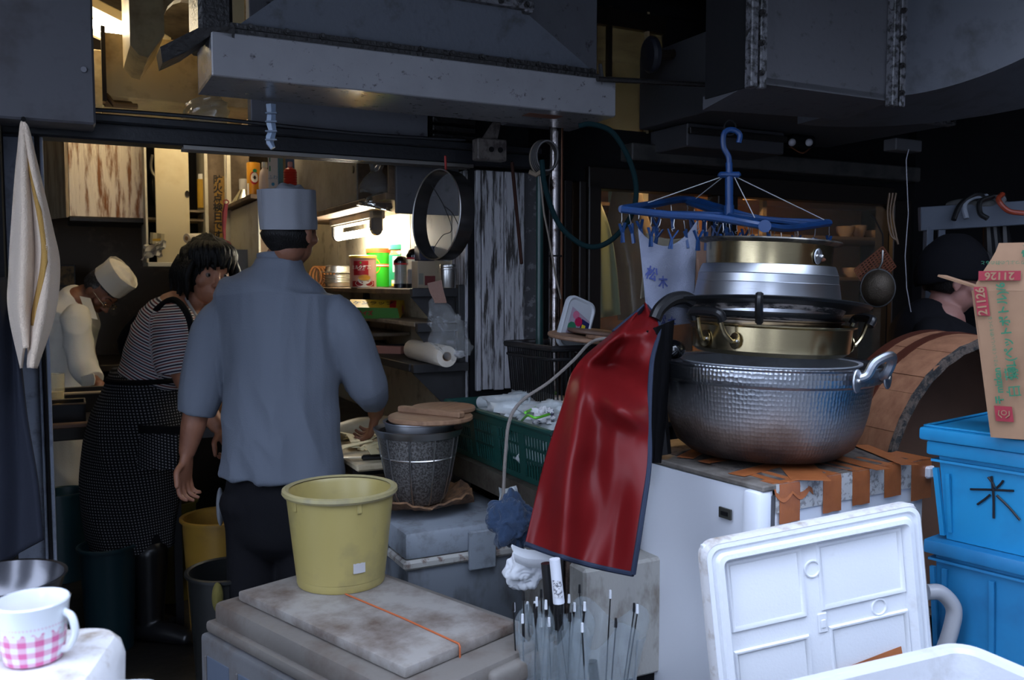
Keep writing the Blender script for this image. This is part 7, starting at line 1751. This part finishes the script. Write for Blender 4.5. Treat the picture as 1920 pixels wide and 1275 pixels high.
# ================================================================ BLUE CRATES and cardboard box
ca = math.radians(-52)        # long front edge direction comes towards the viewer at right
k0 = P(1748, 1010, 2.22)
mcb = mt('crate_blue', (.010, .225, .46), .42, d=(.01, .15, .34), ds=5, dt=(.5, .85), vary=.06)
mcb2 = mt('crate_blue_lower', (.012, .17, .37), .45, d=(.01, .10, .24), ds=5, dt=(.45, .8))
zr1 = P(1735, 800, 2.22).z; zr2 = k0.z; zr3 = zr2-.36
def crate(name, label, zt, h, m, lid=False):
    t = T(name, label, 'crate', V((k0.x, k0.y, zt-h)), ca)
    # local +x: along front face towards the viewer-right; +y: back; face is y=0
    L1, W1 = .52, .36; e = .03
    g = G(); z0, z1 = 0, h
    # tapered body walls
    def ring(z, o_): return [(o_+.004, o_, z), (L1-o_, o_, z), (L1-o_, W1-o_, z), (o_, W1-o_, z)]
    g.loft([[V(q) for q in ring(0, .022)], [V(q) for q in ring(h-.03, .004)]]); ob('body', g, m, t, smooth=False)
    g = G().b2((-.016, -.016, h-.036), (L1+.016, W1+.016, h), .006, 2); ob('rim', g, m, t)
    g = G().b2((-.006, -.008, h-.053), (L1+.006, W1+.006, h-.047)); ob('ledge', g, m, t, smooth=False)
    xs = (.035, .15, .28, .40, .50)
    for x in xs: ob('rib', G().bar((x+.002, .018, .02), (x, -.002, h-.07), .008, .012), m, t, smooth=False)
    for x in (-.0, ): ob('corner_rib', G().bar((.02, .016, .01), (.004, -.001, h-.07), .012, .012), m, t, smooth=False)
    return t
t = crate('blue_crate', 'upper blue crate with the handwritten rice character on its side', zr1-.035, zr1-.035-zr2-.002, mcb)
for ch in list(t.children):
    if ch.name.startswith('rib'): bpy.data.objects.remove(ch)
for x in (.035, .42): ob('rib', G().bar((x+.002, .018, .02), (x, -.002, t.children[0].dimensions.z-.05), .008, .010), mcb, t, smooth=False)
# handwriting 米 in strokes on the upper crate face
mk = mt('marker_black', (.006, .006, .01), .5)
yc = lambda z: -.003+ .0-(.018*(z/ .26))+.018
cx, cz_ = .140, .132
h1_ = zr1-.035-zr2-.002
fy = lambda z: lerp(.020, .002, z/(h1_-.03))
strokes = [[(-.062, .012), (.058, .030)], [(-.002, .062), (.004, -.062)], [(-.012, .058), (.006, .030)], [(.030, .055), (.012, .030)], [(-.006, .006), (-.042, -.030)], [(.012, .008), (.075, -.052)]]
for sgm in strokes:
    pts = [V((cx+x*1.0, fy(cz_+z)-.0028, cz_+z)) for x, z in [(a_*.84, b_*.84) for a_, b_ in sgm]]; pts = crv([pts[0], pts[0].lerp(pts[-1], .5)+V((.002, 0, .001)), pts[-1]], 5)
    ob('marker_stroke', G().tube(pts, .0030, 6), mk, t)
# lid on the upper crate
t = T('crate_lid', 'bright blue overhanging lid on the upper crate', 'lid', V((k0.x, k0.y, zr1-.034)), ca)
ob('lid_body', G().b2((-.03, -.03, 0), (.55, .39, .034), .008, 2), mcb, t)
ob('lid_lip', G().b2((-.022, -.022, .034), (.54, -.012, .040), .002).b2((-.022, .37, .034), (.54, .38, .040), .002).b2((-.022, -.022, .034), (-.012, .38, .040), .002), mcb, t)
crate('blue_crate', 'lower ribbed blue crate under the one with the handwriting', zr2, .40, mcb2)
t = T('blue_crate', 'bottom blue crate of the stack mostly below the frame', 'crate', V((k0.x, k0.y, 0)), ca)
ob('body', G().b2((.01, .01, 0), (.51, .35, zr2-.402), .006), mcb2, t)
# cardboard box
b0 = P(1862, 796, 2.03); ba = math.radians(-31)
mcd = mt('cardboard', (.27, .150, .082), .75, d=(.21, .115, .062), ds=6, dt=(.4, .8), bump=.12, bs=30)
bxc = T('cardboard_box', 'open cardboard carton with red and green print standing on the blue crate lid', 'box', V((b0.x, b0.y, zr1+.006)), ba)
Hb = P(1832, 545, 2.03).z-bxc.location.z
Hf = P(1850, 455, 2.03).z-bxc.location.z
wv = lambda z: .004*math.sin(z*14)
ln_ = -.050  # lean of the box to the left going up
def fx(x, z): return x+ln_*(z/Hb)
g = G()
g.grid(lambda i, j: (fx(lerp(0, .40, i), Hb*j), wv(Hb*j)*.6+.003*math.sin(7*i), Hb*j), 10, 16, .004)
ob('front_panel', g, mcd, bxc)
g = G(); g.grid(lambda i, j: (fx(0, Hb*j)+.0, lerp(.002, .30, i), Hb*j), 6, 10, .004); ob('side_panel', g, mcd, bxc)
g = G(); g.grid(lambda i, j: (fx(.40, Hb*j), lerp(.002, .30, i), Hb*j), 6, 10, .004); ob('side_panel', g, mcd, bxc)
g = G(); g.grid(lambda i, j: (fx(lerp(0, .40, i), Hb*j), .30, Hb*j), 6, 10, .004); ob('back_panel', g, mcd, bxc)
ob('bottom_panel', G().box((.20, .15, .003), (.39, .29, .005)), mcd, bxc, smooth=False)
g = G(); g.grid(lambda i, j: (fx(lerp(.0+.028*sm(j), .40, i), Hb)+.02*j, -.0+.018*j, lerp(Hb, Hf, j)), 8, 6, .004); ob('top_flap', g, mcd, bxc)
g = G(); g.grid(lambda i, j: (fx(0, Hb)-.078*j*1.0, lerp(.06, .28, i)-.03*j, Hb+.028*j+.01), 6, 6, .005); ob('side_flap', g, mcd, bxc)
mr_, mgr = mt('print_crimson', (.26, .008, .022), .6), mt('print_dkgreen', (.008, .13, .06), .6)
mbc = mt('print_card', (.27, .150, .082), .75)
FY = -.0075
def cf(x, z, lift=0.): return M.Translation((fx(x, z), FY-lift, z))
def vtext(s_, size, m, x, z, parent=bxc, **k):   # text rotated 90 degrees (reads bottom to top)
    up = V((ln_/Hb, 0, 1)).normalized()
    return txt(s_, size, m, parent, frame(up, n=(0, -1, 0), at=(fx(x, z), FY-.0025, z)), **k)
zpx = lambda py: P(1870, py, 2.03).z-bxc.location.z
def patch(x0, x1, z0, z1, m, nm='print_patch', lift=.0):
    vs = [(fx(x0, z0), FY-lift, z0), (fx(x1, z0), FY-lift, z0), (fx(x1, z1), FY-lift, z1), (fx(x0, z1), FY-lift, z1)]
    vs2 = [(a_, b_+.003, c_) for a_, b_, c_ in vs]
    ob(nm, G().add(vs+vs2, [(0, 1, 2, 3), (7, 6, 5, 4), (0, 4, 5, 1), (1, 5, 6, 2), (2, 6, 7, 3), (3, 7, 4, 0)]), m, bxc, smooth=False)
px2 = lambda px, py: (P(px, py, 2.03).x-bxc.location.x)/math.cos(ba)-ln_*(zpx(py)/Hb)
xa = px2(1842, 565)
patch(xa-.004, xa+.022, zpx(592), zpx(538), mr_); vtext('21126', .026, mbc, xa+.009, zpx(565), bold=.0006)
vtext('1.8L(ペットボトル)/6', .0245, mgr, xa+.052, zpx(620), bold=.0006)
vtext('白 菊.', .031, mgr, xa+.052, zpx(712), bold=.0002)
vtext('mizkan', .021, mgr, xa+.022, zpx(712), bold=.0006)
vtext('干', .018, mgr, xa+.020, zpx(748), bold=.0010)
vtext('やさしくおいしい酢をつくる', .009, mgr, xa+.022, zpx(640))
patch(xa+.006, xa+.042, zpx(788), zpx(760), mr_)
c_ = (xa+.024, zpx(774))
ob('hands_print', G().add([(0,0,0)], []).lathe([(.0042, 0), (.006, 0)], 14, (fx(*c_), FY-.003, c_[1]+.003), zto((0, -1, 0))), mbc, bxc)
for s_ in (-1, 1): ob('hands_print', G().tube([(fx(c_[0]+s_*.010, c_[1]), FY-.003, c_[1]+.008), (fx(c_[0]+s_*.011, c_[1]), FY-.003, c_[1]-.002), (fx(c_[0]+s_*.004, c_[1]), FY-.003, c_[1]-.009)], .0014, 5), mbc, bxc)
# flap print: upside-down number and green characters
def fpt(x, z): j = (z-Hb)/(Hf-Hb); return V((fx(x, Hb)+.02*j+.0, .018*j-.0085, z))
zf = zpx(517)
for k, z in ((0, zf),):
    p = fpt(xa+.020+.02, z); n_ = (0, -1, .0)
    ob('print_patch', G().box(p, (.085, .003, .022)), mr_, bxc, smooth=False)
    txt('21126', .024, mbc, bxc, frame((-1, 0, 0), n=(0, -1, 0), at=p+V((0, -.0028, 0))), bold=.0006)
p = fpt(xa+.045, zpx(492)); txt('すりつぶしの酢のもと', .010, mgr, bxc, frame((-1, 0, 0), n=(0, -1, 0), at=p+V((0, -.003, 0))))
p = fpt(xa+.085, zpx(470)); txt('穀', .028, mgr, bxc, frame((-1, 0, 0), n=(0, -1, 0), at=p+V((0, -.003, 0))), bold=.001)
# green double arrow at the right edge
ar = [(.0, .0), (.018, .03), (.010, .03), (.010, .085), (.018, .085), (.0, .115), (-.018, .085), (-.010, .085), (-.010, .03), (-.018, .03)]
zc_ = zpx(690); g = G(); o_ = V((fx(xa+.098, zc_), FY-.002, zc_))
g.add([o_+V((a_, 0, b_)) for a_, b_ in ar]+[o_+V((a_, .003, b_)) for a_, b_ in ar], [tuple(range(10)), tuple(range(10, 20))[::-1]]+[(i, 10+i, 10+(i+1) % 10, (i+1) % 10) for i in range(10)])
ob('arrow_print', g, mgr, bxc, smooth=False)

# ================================================================ CART with bent tube handles
mp_ = mt('cart_tube_grey', (.36, .36, .38), .32, coat=.2)
ct = T('hand_cart', 'grey steel hand cart whose bent tube handles rise in front of the blue crates', 'cart', P(1800, 1275, 2.14))
for s_ in (((1738, 1110), (1765, 1112), (1788, 1140), (1783, 1180), (1768, 1225), (1745, 1290), (1720, 1380)), ((1935, 1168), (1905, 1172), (1886, 1195), (1877, 1230), (1868, 1290), (1860, 1380))):
    ob('tube_handle', G().tube([WL(ct, p) for p in crv([P(x, y, 2.14) for x, y in s_], 8)], .0195, 12), mp_, ct)
ob('cart_deck', G().b2((-.2, -.06, .1-ct.location.z), (.25, .02, .13-ct.location.z), .01), mp_, ct)
ob('cart_strut', G().bar(WL(ct, P(1720, 1380, 2.14)), (-.2, 0, .12-ct.location.z), .03, .03).bar(WL(ct, P(1860, 1380, 2.14)), (.1, 0, .12-ct.location.z), .03, .03), mp_, ct)
for x in (-.2, .25): ob('wheel', G().cyl((x, -.05, .05-ct.location.z), (x, -.02, .05-ct.location.z), .05, 20), m_black, ct)

# ================================================================ FOAM LID leaning and foam box, foreground right
mst = mt('white_styrofoam', (.74, .76, .80), .6, d=(.52, .50, .48), ds=7, dt=(.62, .85), bump=.15, bs=160)
mst_e = mt('scuffed_styrofoam', (.66, .65, .66), .7, d=(.36, .30, .25), ds=16, dt=(.5, .7), bump=.4, bs=90)
LT, RT_, LB = P(1318, 1022, 1.92), P(1724, 942, 2.06), P(1352, 1310, 1.92)
fl = T('foam_lid', 'white foam box lid with moulded ribs and brown tape leaning on the freezer', 'lid', LB)
X = (RT_-LT); Yv = (LT-LB)
Xn = X.normalized(); Nn = X.cross(Yv).normalized(); 
if Nn.y > 0: Nn = -Nn
Yn = Nn.cross(Xn).normalized()
if Yn.z < 0: Yn = -Yn
mx = M((Xn, Yn, Nn)).transposed().to_4x4(); mx.translation = WL(fl, LT)
Wl, Hl = X.length, .62
def lb(name, x0, y0, x1, y1, z0, z1, m, bev=.004, seg=2):   # y measured down from the top edge
    g = G(); g.b2((x0, -y1, z0), (x1, -y0, z1), bev, seg)
    g.v = [mx @ p for p in g.v]; return ob(name, g, m, fl)
lb('panel', .005, .005, Wl-.005, Hl-.005, -.028, -.010, mst)
e = .030
g = G()
def rr3(s_, z, r): return [mx @ V((x+Wl/2, y-Hl/2, z)) for x, y in rrect(Wl/2-s_, Hl/2-s_, max(.004, r), 6)]
g.loft([rr3(0, -.032, .035), rr3(-.001, -.01, .035), rr3(.004, .004, .032), rr3(.014, .006, .026), rr3(.020, .000, .022), rr3(.026, .000, .02), rr3(.030, .010, .02), rr3(.040, .012, .016), rr3(.047, .002, .012), rr3(.052, -.010, .01)], caps=False)
ob('rim_moulding', g, mst_e if False else mst, fl)
ob('scuffed_edge', G().loft([rr3(-.0012, -.030, .036), rr3(-.0022, -.01, .036), rr3(.003, .0048, .033)], caps=False), mst_e, fl)
x_m = .284
for (x0, y0, x1, y1) in ((.056, .055, .242, .212), (.288, .055, Wl-.055, .207), (.056, .262, .242, .56), (.302, .255, Wl-.055, .56)):
    g = G()
    def q_(s_, z): return [mx @ V((x, y, z)) for x, y in ((x0+s_, -y0-s_), (x1-s_, -y0-s_), (x1-s_, -y1+s_), (x0+s_, -y1+s_))]
    g.loft([q_(-.004, -.0105), q_(-.001, -.0045), q_(.003, -.0045), q_(.008, -.0095), q_(.009, -.0102)], caps=True); ob('moulded_field', g, mst, fl, ang=60)
for x, y in ((.270, .108), (.437, .232)):
    g = G(); g.lathe([(.016, 0), (.0175, .004), (.020, .004), (.0215, 0)], 28, (0, 0, 0)); g.v = [mx @ (p+V((x, -y, -.0102))) for p in g.v]; ob('moulded_ring', g, mst, fl)
g = G(); g.b2((x_m-.012, -.262, -.0105), (x_m+.012, -.215, -.006), .003, 1).b2((x_m-.006, -.25, -.007), (x_m+.006, -.23, -.0035), .002); g.v = [mx @ p for p in g.v]; ob('moulded_stamp', g, mst, fl)
TB = [WL(fl, q) for q in (P(1548, 1268, 1.72), P(1692, 1214, 1.80), P(1700, 1248, 1.78), P(1560, 1320, 1.70))]
# tape laid on the lid plane
inv = mx.inverted(); tq = []
for q in ((1548, 1264), (1690, 1212), (1697, 1250), (1560, 1310)):
    d = ray(*q); o3 = inv @ WL(fl, V((0, 0, CAMZ))); d3 = inv @ WL(fl, V((0, 0, CAMZ))+d)-o3; tt = (-.002-o3.z)/d3.z; tq.append(o3+d3*tt)
g = G(); g.grid(lambda i, j: mx @ (tq[3].lerp(tq[2], i).lerp(tq[0].lerp(tq[1], i), 1-j)+V((0, 0, .0015*math.sin(5*i)))), 12, 4, .0008); ob('tape_strip', g, mtape, fl)
# foreground foam box
c1_ = P(1560, 1262, 1.28); c2_ = P(1686, 1226, 1.50)
fb = T('foam_box', 'white foam box open at the bottom right corner of the view', 'box', V((P(1790, 1300, 1.30).x, P(1790, 1300, 1.30).y, 0)), math.radians(24))
zfb = P(1690, 1226, 1.52).z
g = G(); w_, d_ = .26, .20
rings = []
for s_, z in ((.02, zfb-.30), (.0, zfb-.01), (.006, zfb), (.022, zfb), (.028, zfb-.008), (.034, zfb-.26)):
    rings.append([V((x, y, z)) for x, y in rrect(w_-s_, d_-s_, .05-s_*.6, 6)])
g.loft(rings); ob('box_shell', g, mt('foreground_foam', (.56, .57, .60), .65, d=(.42, .41, .40), ds=9, dt=(.6, .85), bump=.2, bs=120), fb)
o = T('crate_stand', 'dark stand carrying the foreground foam box', 'stand', V((fb.location.x, fb.location.y, 0)), math.radians(24))
ob('stand_body', G().b2((-.22, -.16, 0), (.22, .16, zfb-.302)), m_dark, o, smooth=False)

# ================================================================ CLEAR UMBRELLAS standing by the freezer
muf = film('umbrella_film', (.30, .35, .38), .36, .12, .8, 9)
mub = mt('rib_tip_white', (.6, .62, .66), .4)
def clear_umbrella(px, py_h0, py_h1, D, hm, label, spread, tips, wide):
    base = P(px+8, 1330, D); base.z = .12
    t = T('clear_umbrella', label, 'umbrella', base, 0, 'clear umbrellas by the freezer')
    a, b = WL(t, P(px, py_h0, D)), WL(t, P(px+8, py_h1, D))
    ob('grip', G().tube([a, a.lerp(b, .5), b], [.0125, .0125, .0135], 12), hm, t)
    if hm is m_black: ob('grip_neck', G().cyl(b, b+V((0, 0, -.05)), .008, 10), m_black, t)
    else: ob('barcode_sticker', G().grid(lambda i, j: a.lerp(b, .45+.4*j)+V((.0130*math.sin(lerp(-.8, .8, i)), -.0138*math.cos(lerp(-.8, .8, i)), 0)), 5, 2, .0004), mt('sticker_print', (.6, .6, .62), .5, d=(.12, .12, .14), ds=160, dt=(.5, .55)), t); ob('runner', G().cyl(b, b+V((0, 0, -.06)), .012, 10), m_black, t)
    ob('shaft', G().cyl(b, (0, 0, 0), .004, 8), m_dark, t)
    g = G(); zt = WL(t, P(px, 1165, D)).z; nn = 72; rings = []
    for k in range(14):
        f_ = k/13; z = lerp(0, zt, f_); ring = []
        for j in range(nn):
            an = 2*PI*j/nn; pl = abs(math.sin(4*an+.6*f_*3)); r = spread*(.15+.85*f_**.8)*(1-.26*(1-pl)*f_)*(1+.18*noise.noise(V((math.cos(an)*2+px, math.sin(an)*2, f_*2))))
            ring.append(V((r*math.cos(an)*wide+.01*f_, r*math.sin(an), z+(.03*math.sin(4*an)*f_**4))))
        rings.append(ring)
    g.loft(rings, caps=False); ob('canopy_film', g, muf, t, ang=180)
    for k in range(8):
        an = 2*PI*k/8+.35; r = spread*.86; pt = V((r*math.cos(an)*wide, r*math.sin(an), zt+.01+.03*((k*37) % 5)/5))
        rb_ = ob('rib', G().tube([(0, 0, .02), (r*.55*math.cos(an)*wide, r*.55*math.sin(an), zt*.5), pt], .0016, 5), m_black, t)
        ob('rib_tip', G().tube([pt, pt+V((0, 0, .02))], [.0035, .0028], 8), mub if k % 2 else m_black, rb_)
    return t
clear_umbrella(1024, 1056, 1142, 1.98, m_black, 'clear umbrella with a straight black grip', .075, 0, .9)
clear_umbrella(1040, 1048, 1130, 1.93, mt('grip_white', (.62, .64, .70), .35), 'clear umbrella with a white grip and a printed sticker', .07, 0, 1.)
t = clear_umbrella(1110, 1240, 1300, 1.95, m_black, 'half-open clear umbrella leaning right against the freezer', .11, 0, 1.0)
t = clear_umbrella(985, 1240, 1300, 1.9, m_black, 'clear umbrella at the left edge of the bunch beside the fish box', .045, 0, 1.0)
# ================================================================ LEFT FOREGROUND
cup_p = P(64, 1235, 1.10)
ccz = P(64, 1124, 1.10).z
cz0 = cup_p.z
mug = T('gingham_mug', 'white mug with a pink gingham band on the foam box at bottom left', 'mug', V((cup_p.x, cup_p.y, cz0)), 0)
m_mug = mt('mug_ceramic', (.72, .76, .80), .15, coat=.5)
N, L, b = nodes(m_mug)
uvn = N.new('ShaderNodeTexCoord'); sp = N.new('ShaderNodeSeparateXYZ'); L.new(uvn.outputs['Object'], sp.inputs[0])
an = mathn(N, L, 'ARCTAN2', sp.outputs[1], sp.outputs[0])
def stripe(x, f, ph=0.):   # 0/1 square wave
    return mathn(N, L, 'GREATER_THAN', mathn(N, L, 'SINE', mathn(N, L, 'MULTIPLY_ADD', x, f, ph)), -.05)
pc_ = .0080
sa = stripe(an, 2*PI*.041/ pc_ / (2*PI)*2*PI/ (2*PI)*1.0*2.4); sz = stripe(sp.outputs[2], 2*PI/.0145)
both = mathn(N, L, 'MULTIPLY', sa, sz); some = mathn(N, L, 'MAXIMUM', sa, sz)
lvl = mathn(N, L, 'ADD', mathn(N, L, 'MULTIPLY', some, .55), mathn(N, L, 'MULTIPLY', both, .40))
top = mathn(N, L, 'LESS_THAN', sp.outputs[2], mathn(N, L, 'MULTIPLY_ADD', mathn(N, L, 'SINE', mathn(N, L, 'MULTIPLY', an, 22.)), .0025, .043))
fac = mathn(N, L, 'MULTIPLY', lvl, top)
ln = mathn(N, L, 'MULTIPLY', mathn(N, L, 'COMPARE', sp.outputs[2], .051, .0012), mathn(N, L, 'GREATER_THAN', mathn(N, L, 'SINE', mathn(N, L, 'MULTIPLY', an, 60.)), -.2))
fac = mathn(N, L, 'MAXIMUM', fac, mathn(N, L, 'MULTIPLY', ln, .35))
L.new(mixc(N, L, fac, (.72, .76, .80), (.60, .07, .26)), b.inputs['Base Color'])
hm = ccz-cz0+.001
ob('mug_body', G().lathe([(0, .002), (.030, 0), (.034, .002), (.038, .02), (.0425, hm-.01), (.044, hm-.002), (.0425, hm), (.041, hm-.003), (.0385, hm-.02), (.034, .02), (.030, .006), (0, .005)], 56), m_mug, mug)
ob('handle', G().tube(crv([(.040, 0, hm-.016), (.052, -.004, hm-.022), (.056, -.005, hm-.042), (.047, -.003, hm-.06), (.037, 0, hm-.066)], 8), .0048, 10), mt('mug_white', (.72, .76, .80), .15, coat=.5), mug)
fb1 = T('foam_box', 'scuffed white foam box under the gingham mug', 'box', V((cup_p.x-.10, cup_p.y-.02, 0)), math.radians(10))
g = G(); rings = []
w_, d_ = .195, .115
for s_, z in ((.015, .50), (.0, cz0-.03), (.004, cz0-.012), (.012, cz0-.0025), (.03, cz0-.001)):
    rings.append([V((x, y, z)) for x, y in rrect(w_-s_, d_-s_, .05-s_*.5, 6)])
g.loft(rings); ob('box_shell', g, mst_e, fb1)
o = T('crate_stand', 'dark stand under the foam box that carries the mug', 'stand', V((cup_p.x-.10, cup_p.y-.02, 0)), math.radians(10))
ob('stand_body', G().b2((-.15, -.09, 0), (.15, .09, .499)), m_dark, o, smooth=False)
q = P(252, 1280, 1.15)
fb2 = T('foam_box', 'rounded corner of another white foam box at the bottom edge right of the mug', 'box', V((q.x, q.y-.05, 0)), math.radians(5))
g = G(); rings = []
zt_ = P(255, 1264, 1.15).z
for s_, z in ((.01, .35), (.0, zt_-.02), (.006, zt_-.005), (.018, zt_)):
    rings.append([V((x, y, z)) for x, y in rrect(.055-s_, .05-s_, .035-s_*.5, 6)])
g.loft(rings); ob('box_shell', g, mst, fb2)
ob('base_block', G().b2((-.04, -.035, 0), (.04, .035, .349)), mst_e, fb2, smooth=False)
bwp = P(-2, 1085, 1.48); rb_ = .100
bw = T('steel_bowl', 'dark reflective steel mixing bowl behind the gingham mug', 'bowl', V((bwp.x, bwp.y, bwp.z-.085)))
ob('bowl_body', G().lathe([(0, 0), (.045, 0), (.075, .02), (.094, .055), (.102, .083), (.106, .085), (.106, .087), (.100, .086), (.092, .056), (.073, .024), (.045, .004), (0, .004)], 64), mt('dark_steel', (.11, .11, .12), .24, 1., bump=.05, bs=40), bw)
o = T('black_stand', 'black box stand beneath the steel mixing bowl', 'stand', V((bwp.x-.02, bwp.y, 0)))
ob('stand_body', G().b2((-.06, -.06, 0), (.06, .06, bwp.z-.086)), m_dark, o, smooth=False)

# towel hanging at left
m_tow = mt('cream_terry', (.70, .56, .43), .95, d=(.40, .26, .12), ds=4, dt=(.56, .8), bump=.8, bs=260, sheen=.3)
tt_ = T('hanging_towel', 'long cream terry towel with a yellow stripe hanging from one point at the left edge', 'towel', P(44, 225, 2.35))
Lx = [(40, 228), (30, 300), (22, 400), (16, 500), (18, 580), (42, 690)]
Rx = [(48, 228), (72, 330), (96, 430), (109, 500), (100, 590), (66, 690)]
lc2 = crv([(x, y, 0) for x, y in Lx], 12); rc2 = crv([(x, y, 0) for x, y in Rx], 12)
def tf(i, j):
    k = j*(len(lc2)-1); a = int(min(k, len(lc2)-2)); f = k-a
    l = lc2[a].lerp(lc2[a+1], f); r = rc2[a].lerp(rc2[a+1], f); p = l.lerp(r, i)
    D = 2.35+.03*math.sin(i*13+j*1.5)*min(1, j*2)-.06*math.sin(PI*i)*j
    yy = p.y+(-38*max(0, math.sin(2*PI*i-.3))*max(0, j-.8)*5*(j > .8))
    return WL(tt_, P(p.x, yy, D))
ob('towel_body', G().grid(tf, 60, 90, .006), m_tow, tt_, ang=180)
ob('yellow_stripe', G().grid(lambda i, j: tf(lerp(.62, .72, i)+.12*math.sin(4*j), lerp(.15, .85, j))+V((0, -.004, 0)), 4, 60, .004), mt('stripe_ochre', (.42, .24, .06), .95, bump=.6, bs=260), tt_, ang=180)
ob('hook_peg', G().cyl(WL(tt_, P(44, 224, 2.34)), WL(tt_, P(44, 222, 2.50)), .006, 8), m_dark, tt_)
jk = T('navy_jacket', 'dark navy jacket hanging at the left edge below the cream towel', 'jacket', P(20, 560, 2.40))
Lx = [(-60, 520), (-70, 700), (-70, 850), (-70, 960), (-70, 1060)]
Rx = [(14, 520), (36, 640), (52, 780), (72, 900), (83, 1012)]
l3 = crv([(x, y, 0) for x, y in Lx], 8); r3_ = crv([(x, y, 0) for x, y in Rx], 8)
def jf(i, j):
    k = j*(len(l3)-1); a = int(min(k, len(l3)-2)); f = k-a
    l = l3[a].lerp(l3[a+1], f); r = r3_[a].lerp(r3_[a+1], f); p = l.lerp(r, i)
    return WL(jk, P(p.x, p.y+(34*(1-i))*max(0, j-.9)*10*(j > .9), 2.42+.025*math.sin(i*8+j*2)))
ob('jacket_body', G().grid(jf, 30, 50, .012), mt('navy_fabric', (.007, .010, .022), .85, bump=.2, bs=80), jk, ang=180)
o = roomthing('dark_locker', 'dark locker side at the far left edge behind the towel', 'locker')
a = PV(12, 600, 2.80)
ob('locker_side', G().b2((a[0]-.4, 2.80, 0), (a[0], 2.97, 1.86)), m_dark, o, smooth=False)

# ================================================================ BUCKETS AND TUBS on the kitchen floor
def bucket(name, label, px, py, D, r, h, m, water=None, taper=.8, handle=False, rimr=.007, cat='bucket'):
    q = P(px, py, D); z0 = 0.002; t = T(name, label, cat, V((q.x, q.y, z0)))
    h = q.z-z0 if h is None else h; t.location.z = max(z0, q.z-h)
    rb_ = r*taper
    ob('wall', G().lathe([(0, 0), (rb_, 0), (r-.003, h), (r-.007, h), (rb_-.005, .006), (0, .006)], 44), m, t)
    ob('rim', G().lathe([(r-.008, h-.008), (r+rimr, h-.006), (r+rimr, h+.003), (r-.002, h+.006), (r-.008, h+.001)], 48), m, t)
    if water: ob('contents', G().lathe([(0, h*.72), (lerp(rb_, r, .72)-.008, h*.72), (lerp(rb_, r, .72)-.008, h*.70), (0, h*.70)], 40), water, t)
    return t
m_yb = mt('ochre_plastic', (.34, .19, .03), .4, d=(.20, .11, .03), ds=7, dt=(.5, .8))
bucket('ochre_bucket', 'large ochre yellow bucket standing behind the blue-shirted cook', 412, 968, 3.45, .145, None, m_yb)
bucket('ochre_bucket', 'olive yellow bucket half hidden by the apron hem', 316, 940, 3.9, .12, None, mt('olive_plastic', (.20, .16, .03), .5))
bucket('dark_tub', 'dark tub half filled with cloudy water by the cook in blue', 428, 1068, 2.95, .135, None, mt('dark_tub', (.012, .013, .013), .4), water=mt('cloudy_water', (.16, .14, .11), .15, bump=.3, bs=30))
bucket('teal_tub', 'dark blue tub with a teal rim under the apron', 202, 1022, 3.35, .105, None, mt('teal_plastic', (.008, .03, .038), .4))
bucket('teal_tub', 'second teal tub below the prep table at the left', 118, 922, 4.15, .11, None, mt('teal_plastic2', (.006, .025, .03), .4))
t = bucket('wooden_basin', 'shallow ochre wooden basin between the two cooks', 420, 770, 3.65, .12, .05, mt('basin_wood', (.30, .16, .04), .5), taper=.9, cat='basin')
t = bucket('wooden_basin', 'lower ochre ring of the basin stack between the two cooks', 420, 742, 3.85, .13, .04, mt('basin_wood2', (.20, .11, .04), .5), taper=.95, cat='basin')
o = roomthing('middle_table', 'dark table between the woman and the cook in blue', 'table')
q = P(420, 790, 3.75); u_, v_, z_ = UV(V((q.x, q.y, P(420, 770, 3.65).z-.052)))
ob('table_top', G().b2((u_-.25, v_-.2, z_-.04), (u_+.2, v_+.35, z_)), m_grey, o, smooth=False)
for a_, b_ in ((-.23, -.18), (.16, -.18), (-.23, .3), (.16, .3)): ob('leg', G().b2((u_+a_, v_+b_, 0), (u_+a_+.03, v_+b_+.03, z_-.04)), m_black, o, smooth=False)
t = T('yellow_rag', 'small crumpled yellow rag at the edge of the dark tub', 'rag', P(408, 1120, 2.80))
ob('rag_body', G().sph((0, 0, 0), (.018, .02, .05), 16, 12), mt('rag_yellow', (.12, .10, .02), .9, bump=1., bs=60), t)
random.seed(4)
for k in range(14):   # scraps on the wet floor
    px, py = random.uniform(110, 420), random.uniform(1010, 1265); q = PZ(px, py, .004)
    t = T('floor_scrap', 'pale scrap of food lying on the wet kitchen floor', 'scrap', q, random.uniform(0, 3), 'scraps on the wet floor')
    s_ = random.uniform(.006, .016); ob('scrap', G().sph((0, 0, 0), (s_, s_*.6, .003), 8, 6), mt('scrap_pale', (.14, .11, .07), .6), t)
